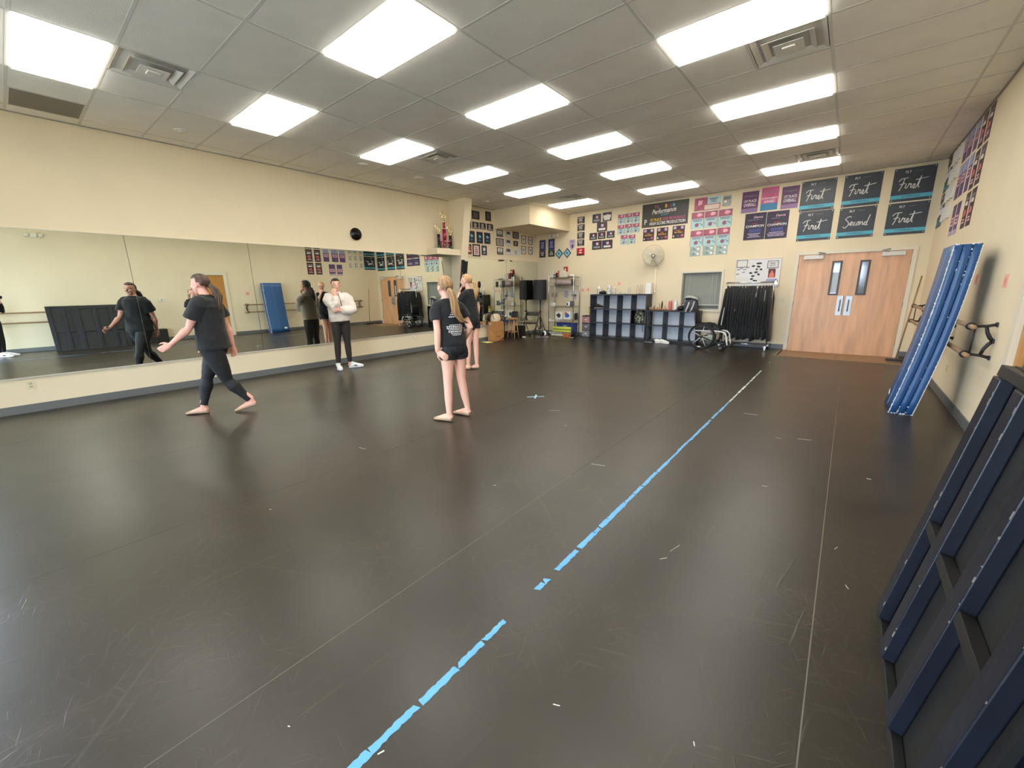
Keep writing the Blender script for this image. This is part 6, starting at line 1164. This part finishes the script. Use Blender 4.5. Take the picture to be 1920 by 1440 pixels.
    # --- face
    for s in (-1, 1):
        e = add('eye', MB().sph(hp(s*.031, .0745, .010), (.0130, .0085, .0062), 12, H3), mEyeW, root, True); add('iris', MB().sph(hp(s*.031, .0815, .010), (.0058, .0026, .0056), 10, H3), mIris, e, True)
        add('eyebrow', MB().tube([hp(s*.014, .0835, .027), hp(s*.032, .080, .0325), hp(s*.047, .070, .027)], [.0028, .0034, .002], None, 6), hair, root, True)
    add('mouth', MB().sph(hp(0, .0895, -.052), (.0205, .0075, .0065), 12, H3), M('lip_rose', (176, 96, 92), .4), root, True)
    # --- hair cap
    def sst(x): x = max(0, min(1, x)); return x*x*(3-2*x)
    hb = bmesh.new(); bmesh.ops.create_uvsphere(hb, u_segments=56, v_segments=36, radius=1)
    for v in hb.verts:
        d = v.co.normalized(); jit = .05*noise.noise(d*7)
        m = sst((max((d.z-.47+jit)/.14, (.10-d.y+jit)/.16 + .35*max(0, d.z)))) * sst((d.z+.30+.55*max(0, -d.y)+jit)/.16)
        if abs(d.x) > .75 and d.z < .05 and d.y > -.35: m *= sst((d.z+.12)/.14)   # ears stay free
        rr = 1 + m*(.15+.03*noise.noise(V((d.x*6, d.y*6, d.z*2)))) - (1-m)*.20
        v.co = hc + H3 @ V((d.x*.0735*rr, d.y*.0915*rr-.009, d.z*.0865*rr+.025))
    me = bpy.data.meshes.new('hair'); hb.to_mesh(me); hb.free(); me.shade_smooth(); put('hair', me, hair, root)
    if pony:
        tie = hp(*pony['tie']); pts = [tie] + [V(p) for p in pony['pts']]; rr = pony['r']; b = MB(); b.loft(pts, rr, hr, 14)
        for k in range(10):
            a = k*2*PI/10; o = hr*math.cos(a)+hfv*math.sin(a); b.loft([p + o*(r[0] if isinstance(r, tuple) else r)*.85 + V((RN.uniform(-1, 1), RN.uniform(-1, 1), 0))*.006 for p, r in zip(pts, rr)], [max(.002, (r[0] if isinstance(r, tuple) else r)*.32) for r in rr], None, 6)
        hp_ = add('ponytail', b, hair, root, True); add('hair_tie', MB().tube([tie+(hr*math.cos(a)+hu*math.sin(a))*.021-hfv*.004 for a in [2*PI*q/14 for q in range(14)]], .006, None, 6, closed=True), cDk, root, True)
    # --- legs wear
    b = MB()
    if legs['kind'] == 'shorts':
        b.loft([sp(-.24), sp(-.2), sp(-.13), sp(-.06), sp(.04), sp(.2), sp(.3)], [(.05, .05), (.11*G, .095*G), (.155*G, .12*G), (.178*G, .128*G), (.182*G, .127*G), (.16*G, .112*G), (.146*G, .104*G)], sH, 20)
        for S_ in 'LR': hi, kn = J['hip'+S_], J['kn'+S_]; b.loft([hi+UP*.06, hi, lerp(hi, kn, legs['len']*.6), lerp(hi, kn, legs['len'])], [.092*G, .106*G, .108*G, .106*G], None, 18)
        put('shorts', remesh(b, .008, 3, 'shorts', .005, 11, 3), mats['legs'], root)
    else:
        b.loft([sp(-.15), sp(-.07), sp(.04), sp(.2), sp(.34)], [(.11*G, .09*G), (.167*G, .117*G), (.178*G, .121*G), (.156*G, .108*G), (.136*G, .098*G)], sH, 20)
        for S_ in 'LR':
            hi, kn, an = J['hip'+S_], J['kn'+S_], J['an'+S_]; b.loft([hi+UP*.06, hi, lerp(hi, kn, .3), lerp(hi, kn, .65), kn, lerp(kn, an, .25), lerp(kn, an, .55), lerp(kn, an, .86), lerp(kn, an, .93)], [.088*G, .099*G, .091*G, .074*G, .059, .0605*G, .053, .042, .042], None, 16)
        put('leggings', remesh(b, .008, 3, 'leggings', .002, 14, 5), mats['legs'], root)
    # --- top
    b = MB(); T_ = top['ease']; hem = top['hem']
    b.loft([sp(hem), sp(hem+.05), sp(.2), sp(.4), sp(.58), sp(.75), sp(.88), sp(.965), sp(1.0)], [((.165*G+T_)*top.get('hw', 1), .112*G+T_), ((.168*G+T_)*top.get('hw', 1), .115*G+T_), (.158*G+T_, .105*G+T_), (.148*G+T_, .10*G+T_), (.15*G+T_, .107*G+T_), (.156*G+T_, .108*G+T_), (.152*G+T_*.7, .092*G+T_*.7), (.10+T_*.5, .072+T_*.4), (.074, .068)], [sH]*3+[sM]*2+[sS]*4, 22)
    for S_ in 'LR':
        sh, el, wr = J['sh'+S_], J['el'+S_], J['wr'+S_]; inn = J['neck']-sh
        if top['sleeve'] == 'short': b.loft([sh+inn*.45-UP*.03, sh+inn*.15-UP*.008, lerp(sh, el, .1), lerp(sh, el, .35), lerp(sh, el, top.get('sl', .56))], [.064+T_*.6, .062*G+T_*.7, .06*G+T_*.7, .058*G+T_, .059*G+T_*1.2], None, 16)
        else: b.loft([sh+inn*.45-UP*.03, sh+inn*.15-UP*.008, lerp(sh, el, .15), lerp(sh, el, .6), el, lerp(el, wr, .3), lerp(el, wr, .7), lerp(el, wr, .88), lerp(el, wr, .96)], [.066+T_*.6, .064*G+T_*.7, .06*G+T_, .056*G+T_*1.1, .05*G+T_*1.1, .05*G+T_, .042*G+T_*.9, .034+T_*.7, .031+T_*.3], None, 16)
    tm = remesh(b, .008, 3, top['name'], top.get('wr', .007), top.get('wf', 8), 1)
    tv = put(top['name'], tm, mats['top'], root)
    # --- shoes
    for S_ in 'LR':
        to, he, an = J['toe'+S_], J['heel'+S_], J['an'+S_]; fd = (to-he).normalized(); fs = fd.cross(UP).normalized(); fl_ = (to-he).length; b = MB(); k = shoes['k']
        if shoes['kind'] == 'slipper':
            b.loft([he+UP*.026-fd*.002, he+UP*.030+fd*.02, he+UP*.026+fd*fl_*.35, he+UP*.026+fd*fl_*.62, he+UP*.020+fd*fl_*.85, to+UP*.013], [(.022, .026), (.035, .030), (.037, .026), (.047, .026), (.044, .020), (.024, .013)], fs, 16)
            put('slipper', remesh(b, .005, 2, 'slipper'), mats['shoe'], root)
        else:
            b.loft([he+UP*.05-fd*.004, he+UP*.055+fd*.03, he+UP*.055+fd*fl_*.36, he+UP*.044+fd*fl_*.62, he+UP*.034+fd*fl_*.85, to+UP*.026], [(.03, .048), (.041, .054), (.043, .053), (.05, .04), (.045, .03), (.024, .02)], fs, 16)
            b.loft([he+UP*.09+fd*.045, he+UP*.118+fd*.04], [.046, .043], None, 14)
            so = put('sneaker', remesh(b, .006, 2, 'sneaker'), mats['shoe'], root); b = MB(); b.loft([he+UP*.012-fd*.008, he+UP*.012+fd*.03, he+UP*.012+fd*fl_*.4, he+UP*.012+fd*fl_*.7, to+UP*.014-fd*.015, to+UP*.018+fd*.004], [(.03, .012), (.043, .012), (.044, .012), (.052, .012), (.036, .012), (.014, .008)], fs, 14); add('sole', b, mWP, so, True)
            b = MB()
            for q in range(3): c = he+fd*fl_*(.48+.09*q)+UP*(.098-.012*q); b.tube([c-fs*.03-UP*.012, c, c+fs*.03-UP*.012], .0035, None, 5)
            add('laces', b, M('pale_lace', (214, 212, 204), .7), so)
            b = MB()
            for q in range(3): c = he+fd*fl_*(.42+.07*q)+UP*.03; b.tube([c+fs*.0505, c+fs*.051+UP*.035-fd*.02], .005, None, 5); b.tube([c-fs*.0505, c-fs*.051+UP*.035-fd*.02], .005, None, 5)
            add('side_stripes', b, cDk, so)
    return root, tv, tm, hp, f
skA = M('skin_light_rose', (226, 166, 146), .5, var=.04, vscale=6); skB = M('skin_light_warm', (232, 178, 154), .5, var=.04, vscale=6)
mTee = M('black_cotton_tee', (20, 20, 22), .85, sheen=.1); mLeg = M('black_leggings', (17, 17, 19), .7); mLegB = M('brown_black_leggings', (40, 33, 29), .7); mShort = M('black_jersey_shorts', (21, 22, 27), .75); mSlip = M('tan_leather_slipper', (176, 144, 116), .55); mFleece = M('cream_fleece', (230, 218, 206), .95, bump=.35, bscale=130, sheen=.3); mShoeW = M('white_knit_shoe', (240, 240, 238), .6)
hBrown = hair_mat('brown_hair', (44, 30, 22), (92, 66, 46)); hLight = hair_mat('light_brown_hair', (116, 84, 54), (190, 148, 100)); hBlonde = hair_mat('blonde_hair', (160, 114, 68), (218, 176, 120)); hBlack = hair_mat('black_brown_hair', (16, 12, 12), (42, 32, 28))
# walking dancer in black
person('person', 'person in black tee and leggings walking barefoot-soled in tan slippers along the mirror', dict(head=(-5.925, 1.505, 1.560), neck=(-5.90, 1.53, 1.445), pelvis=(-5.906, 1.525, .875), shL=(-5.765, 1.42, 1.345), elL=(-5.835, 1.30, 1.07), wrL=(-5.925, 1.13, .90), shR=(-6.05, 1.64, 1.335), elR=(-6.02, 1.735, 1.04), wrR=(-5.985, 1.745, .815),
    hipL=(-5.835, 1.475, .82), hipR=(-5.975, 1.575, .82), knR=(-6.04, 1.43, .435), anR=(-6.055, 1.345, .085), toeR=(-6.19, 1.19, .0), heelR=(-6.035, 1.385, .0), knL=(-5.825, 1.585, .40), anL=(-5.745, 1.775, .115), toeL=(-5.815, 1.60, .002), heelL=(-5.722, 1.815, .05)),
    (-.75, -.62, -.05), skA, hBrown, dict(kind='leggings'), dict(name='tee', ease=.022, hem=-.12, sleeve='short', sl=.62, hw=1.02), dict(kind='slipper', k=1), dict(legs=mLeg, top=mTee, shoe=mSlip), dict(L=((-.30, -.80, -.45), (-.75, .4, -.1), (-.3, -.5, .6), .5), R=((.1, .0, -1), (.8, -.6, .1), (-.6, -.8, 0), .4)), girth=1.22,
    pony=dict(tie=(0, -.10, -.005), pts=[(-5.84, 1.62, 1.50), (-5.825, 1.64, 1.42), (-5.80, 1.62, 1.30), (-5.79, 1.60, 1.19)], r=[.024, (.036, .032), (.036, .03), (.03, .024), .008]))
# dancer seen from behind with a long ponytail
g, tv, tm, hp, f_ = person('person', 'person with long light brown ponytail, black shorts and printed black tee, seen from behind', dict(head=(-3.378, 3.022, 1.478), neck=(-3.365, 3.03, 1.362), pelvis=(-3.33, 3.065, .85), shL=(-3.39, 2.885, 1.262), elL=(-3.335, 2.85, 1.02), wrL=(-3.345, 2.845, .815), shR=(-3.318, 3.175, 1.262), elR=(-3.235, 3.24, 1.04), wrR=(-3.40, 3.27, .86),
    hipL=(-3.345, 2.985, .80), hipR=(-3.325, 3.145, .80), knL=(-3.352, 2.975, .455), anL=(-3.335, 2.955, .08), toeL=(-3.535, 2.905, 0), heelL=(-3.305, 2.965, 0), knR=(-3.345, 3.175, .455), anR=(-3.318, 3.225, .08), toeR=(-3.525, 3.20, 0), heelR=(-3.29, 3.235, 0)),
    (-.93, .34, -.02), skB, hLight, dict(kind='shorts', len=.27), dict(name='tee', ease=.016, hem=.02, sleeve='short', sl=.52), dict(kind='slipper', k=1), dict(legs=mShort, top=mTee, shoe=mSlip), dict(L=((.62, .40, -.60), (-.5, .6, -.1), (-.5, -.1, -.6), .5), R=((-.3, .1, -.9), (-.6, -.5, 0), (-.6, .3, -.2), .5)), girth=.90,
    pony=dict(tie=(0, -.105, -.02), pts=[(-3.245, 2.985, 1.43), (-3.225, 2.995, 1.34), (-3.215, 3.01, 1.22), (-3.185, 3.06, 1.14), (-3.155, 3.125, 1.10)], r=[.023, (.034, .03), (.036, .03), (.038, .026), (.03, .02), .006]))
add('wristwatch', MB().tube([V((-3.362, 2.884, .835)) + V((.028*math.cos(a), .028*math.sin(a), .004*math.sin(a))) for a in [2*PI*k/18 for k in range(18)]], [.011]*18, None, 6, closed=True), M('white_silicone', (240, 240, 240), .5), g, True)
# print on the back of the tee, laid on the cloth
bv = BVHTree.FromPolygons([v.co + ORG[g.name] for v in tm.vertices], [tuple(p.vertices) for p in tm.polygons]); b = MB(); rn = random.Random(9)
back = -f_; sd_ = back.cross(UP).normalized(); cc = V((-3.345, 3.05, 1.13))
for row, (z, wd, hh) in enumerate(((1.235, .06, .010), (1.215, .10, .010), (1.195, .12, .012), (1.172, .15, .012), (1.085, .14, .009), (1.068, .20, .012), (1.05, .20, .010), (1.034, .17, .009), (1.014, .17, .013), (.994, .12, .008), (.978, .09, .007))):
    u = -wd/2
    while u < wd/2:
        l = rn.uniform(.008, .022); q = []
        for a, dz in ((u, -hh/2), (u+l, -hh/2), (u+l, hh/2), (u, hh/2)):
            p0 = V((cc.x, cc.y, z+dz)) + back*.5 + sd_*(-a); hit = bv.ray_cast(p0, -back, 1.0)[0]
            if hit: q.append(hit + back*.0015)
        if len(q) == 4: b.prism(q, back*.0006)
        u += l+.006
add('tee_print', b, cW, g)
# blonde dancer, hand at her mouth
person('person', 'blonde person in black tee and shorts, hand at the mouth, behind the ponytailed dancer', dict(head=(-5.345, 5.295, 1.60), neck=(-5.315, 5.325, 1.462), pelvis=(-5.285, 5.355, .925), shL=(-5.275, 5.175, 1.372), elL=(-5.40, 5.115, 1.175), wrL=(-5.435, 5.215, 1.40), shR=(-5.325, 5.49, 1.372), elR=(-5.285, 5.525, 1.13), wrR=(-5.31, 5.50, .90),
    hipL=(-5.27, 5.285, .87), hipR=(-5.295, 5.43, .87), knL=(-5.335, 5.28, .48), anL=(-5.345, 5.27, .08), toeL=(-5.50, 5.16, 0), heelL=(-5.31, 5.29, 0), knR=(-5.265, 5.405, .48), anR=(-5.255, 5.40, .08), toeR=(-5.415, 5.33, 0), heelR=(-5.22, 5.42, 0)),
    (-.93, -.36, -.03), skB, hBlonde, dict(kind='shorts', len=.30), dict(name='tee', ease=.016, hem=-.06, sleeve='short', sl=.58), dict(kind='slipper', k=1), dict(legs=mShort, top=mTee, shoe=mSlip), dict(L=((.05, .35, 1), (.6, .5, -.2), (.5, .3, .3), .7), R=((-.1, 0, -1), (0, -1, 0), (-1, 0, 0), .4)), girth=.92,
    pony=dict(tie=(0, -.103, -.02), pts=[(-5.205, 5.375, 1.57), (-5.19, 5.385, 1.48), (-5.19, 5.385, 1.36), (-5.21, 5.38, 1.25)], r=[.022, (.034, .03), (.036, .03), (.03, .022), .006]))
# person in the cream sweatshirt with crossed arm
g, tv, tm, hp, f_ = person('person', 'person in cream quarter-zip sweatshirt and dark leggings, resting the cheek on one hand', dict(head=(-7.395, 3.955, 1.575), neck=(-7.415, 3.955, 1.435), pelvis=(-7.413, 3.976, .92), shR=(-7.495, 3.80, 1.35), elR=(-7.275, 3.845, 1.155), wrR=(-7.315, 3.880, 1.385), shL=(-7.34, 4.125, 1.345), elL=(-7.255, 4.15, 1.11), wrL=(-7.225, 3.90, 1.115),
    hipR=(-7.445, 3.905, .87), hipL=(-7.385, 4.045, .87), knR=(-7.44, 3.885, .50), anR=(-7.455, 3.865, .095), toeR=(-7.245, 3.79, 0), heelR=(-7.495, 3.87, 0), knL=(-7.375, 4.05, .50), anL=(-7.385, 4.065, .095), toeL=(-7.285, 4.285, 0), heelL=(-7.405, 4.05, 0)),
    (.90, -.30, -.04), skB, hBlack, dict(kind='leggings'), dict(name='sweatshirt', ease=.040, hem=-.02, sleeve='long', hw=.92, wr=.012, wf=6), dict(kind='shoe', k=1), dict(legs=mLegB, top=mFleece, shoe=mShoeW), dict(R=((-.25, .0, 1), (-.6, .5, 0), (.3, -.8, .3), .5), L=((-.1, -.95, .15), (-.9, 0, .2), (0, 0, 1), .5)), girth=.98,
    pony=dict(tie=(0, -.103, -.03), pts=[(-7.51, 4.0, 1.53), (-7.53, 4.01, 1.46), (-7.545, 4.02, 1.36), (-7.54, 4.03, 1.28)], r=[.022, (.034, .03), (.036, .03), (.028, .022), .006]))
fw_ = f_; c = V((-7.415, 3.955, 0)); sdv = fw_.cross(UP)
b = MB(); b.loft([(-7.42, 3.955, 1.40), (-7.418, 3.955, 1.435), (-7.412, 3.955, 1.468), (-7.412, 3.955, 1.46)], [(.094, .088), (.088, .084), (.083, .080), (.066, .064)], sdv, 24)
add('collar', b, mFleece, g, True)
bv = BVHTree.FromPolygons([v.co + ORG[g.name] for v in tm.vertices], [tuple(p.vertices) for p in tm.polygons])
pts = []
for k in range(12):
    z = 1.425-.021*k; p0 = V((-7.41, 3.955, z)) + fw_*.6 - sdv*(.02+.004*k); hit = bv.ray_cast(p0, -fw_, 1.0)[0]
    if hit: pts.append(hit+fw_*.002)
if len(pts) > 2: add('zip', MB().tube(pts, .006, None, 6), mBlack, g, True)
# the photographer, seen only in the mirror
person('person', 'person in beige vest over dark sleeves seen at the far left edge of the mirror', dict(head=(.215, -.235, 1.52), neck=(.215, -.25, 1.38), pelvis=(.20, -.235, .90), shL=(.06, -.32, 1.29), elL=(-.02, -.21, 1.12), wrL=(.0, -.10, 1.31), shR=(.36, -.17, 1.29), elR=(.36, -.02, 1.12), wrR=(.20, -.025, 1.33),
    hipL=(.13, -.26, .85), hipR=(.27, -.19, .85), knL=(.12, -.235, .48), anL=(.125, -.26, .09), toeL=(.02, -.05, 0), heelL=(.14, -.28, 0), knR=(.26, -.165, .48), anR=(.265, -.19, .09), toeR=(.24, .06, 0), heelR=(.275, -.215, 0)),
    (-.55, .83, -.1), skB, hBrown, dict(kind='leggings'), dict(name='beige_top', ease=.022, hem=0, sleeve='short', sl=.3), dict(kind='shoe', k=1), dict(legs=mLeg, top=M('beige_knit', (200, 172, 148), .85), shoe=mShoeW), dict(L=((-.2, .25, 1), (.6, .5, 0), (.8, .4, 0), .6), R=((-.6, .1, .6), (-.4, -.5, 0), (-.5, .5, .2), .6)), girth=1.0)
PH = bpy.data.objects[[o.name for o in bpy.data.objects if o.get('category') == 'person'][-1]]
for a, bb, c_ in (((.36, -.17, 1.29), (.36, -.02, 1.12), (.20, -.025, 1.33)), ((.06, -.32, 1.29), (-.02, -.21, 1.12), (.0, -.10, 1.31))):
    a, bb, c_ = V(a), V(bb), V(c_); add('dark_sleeve', MB().loft([a, lerp(a, bb, .5), bb, lerp(bb, c_, .5), lerp(bb, c_, .92)], [.066, .062, .056, .05, .04], None, 14), mTee, PH, True)
ph = V((0, 0, 1.4505)) - fw*.014; R3 = Matrix((r2, u2, -fw)).transposed(); o = thing('phone', 'dark phone held up by the photographer', 'phone', ph); b = MB(); b.obox(ph - r2*.0 - u2*.0, (.15, .074, .008), R3, .003); add('phone_case', b, mBlack, o); b = MB(); b.obox(ph-fw*.0048, (.142, .066, .001), R3); add('phone_screen', b, M('phone_screen', (30, 34, 40), .1), o)

# ------------------------------------------------------------------ fit every line of lettering to its place
bpy.context.view_layer.update()
dg = bpy.context.evaluated_depsgraph_get()
made = []
for o, tw, th, cu in TXT:
    d = o.dimensions
    if d.x > 1e-6 and d.y > 1e-6: made.append((o, bpy.data.meshes.new_from_object(o.evaluated_get(dg)), (tw/d.x, th/d.y, .12)))
for o, me, sc in made:
    m4 = o.matrix_basis.copy(); pa = o.parent; nm = o.name.split('.')[0]
    me.transform(m4 @ Matrix.Diagonal((*sc, 1)))
    n = bpy.data.objects.new(nm, me); COL.objects.link(n); n.parent = pa; bpy.data.objects.remove(o)
bpy.context.view_layer.update()
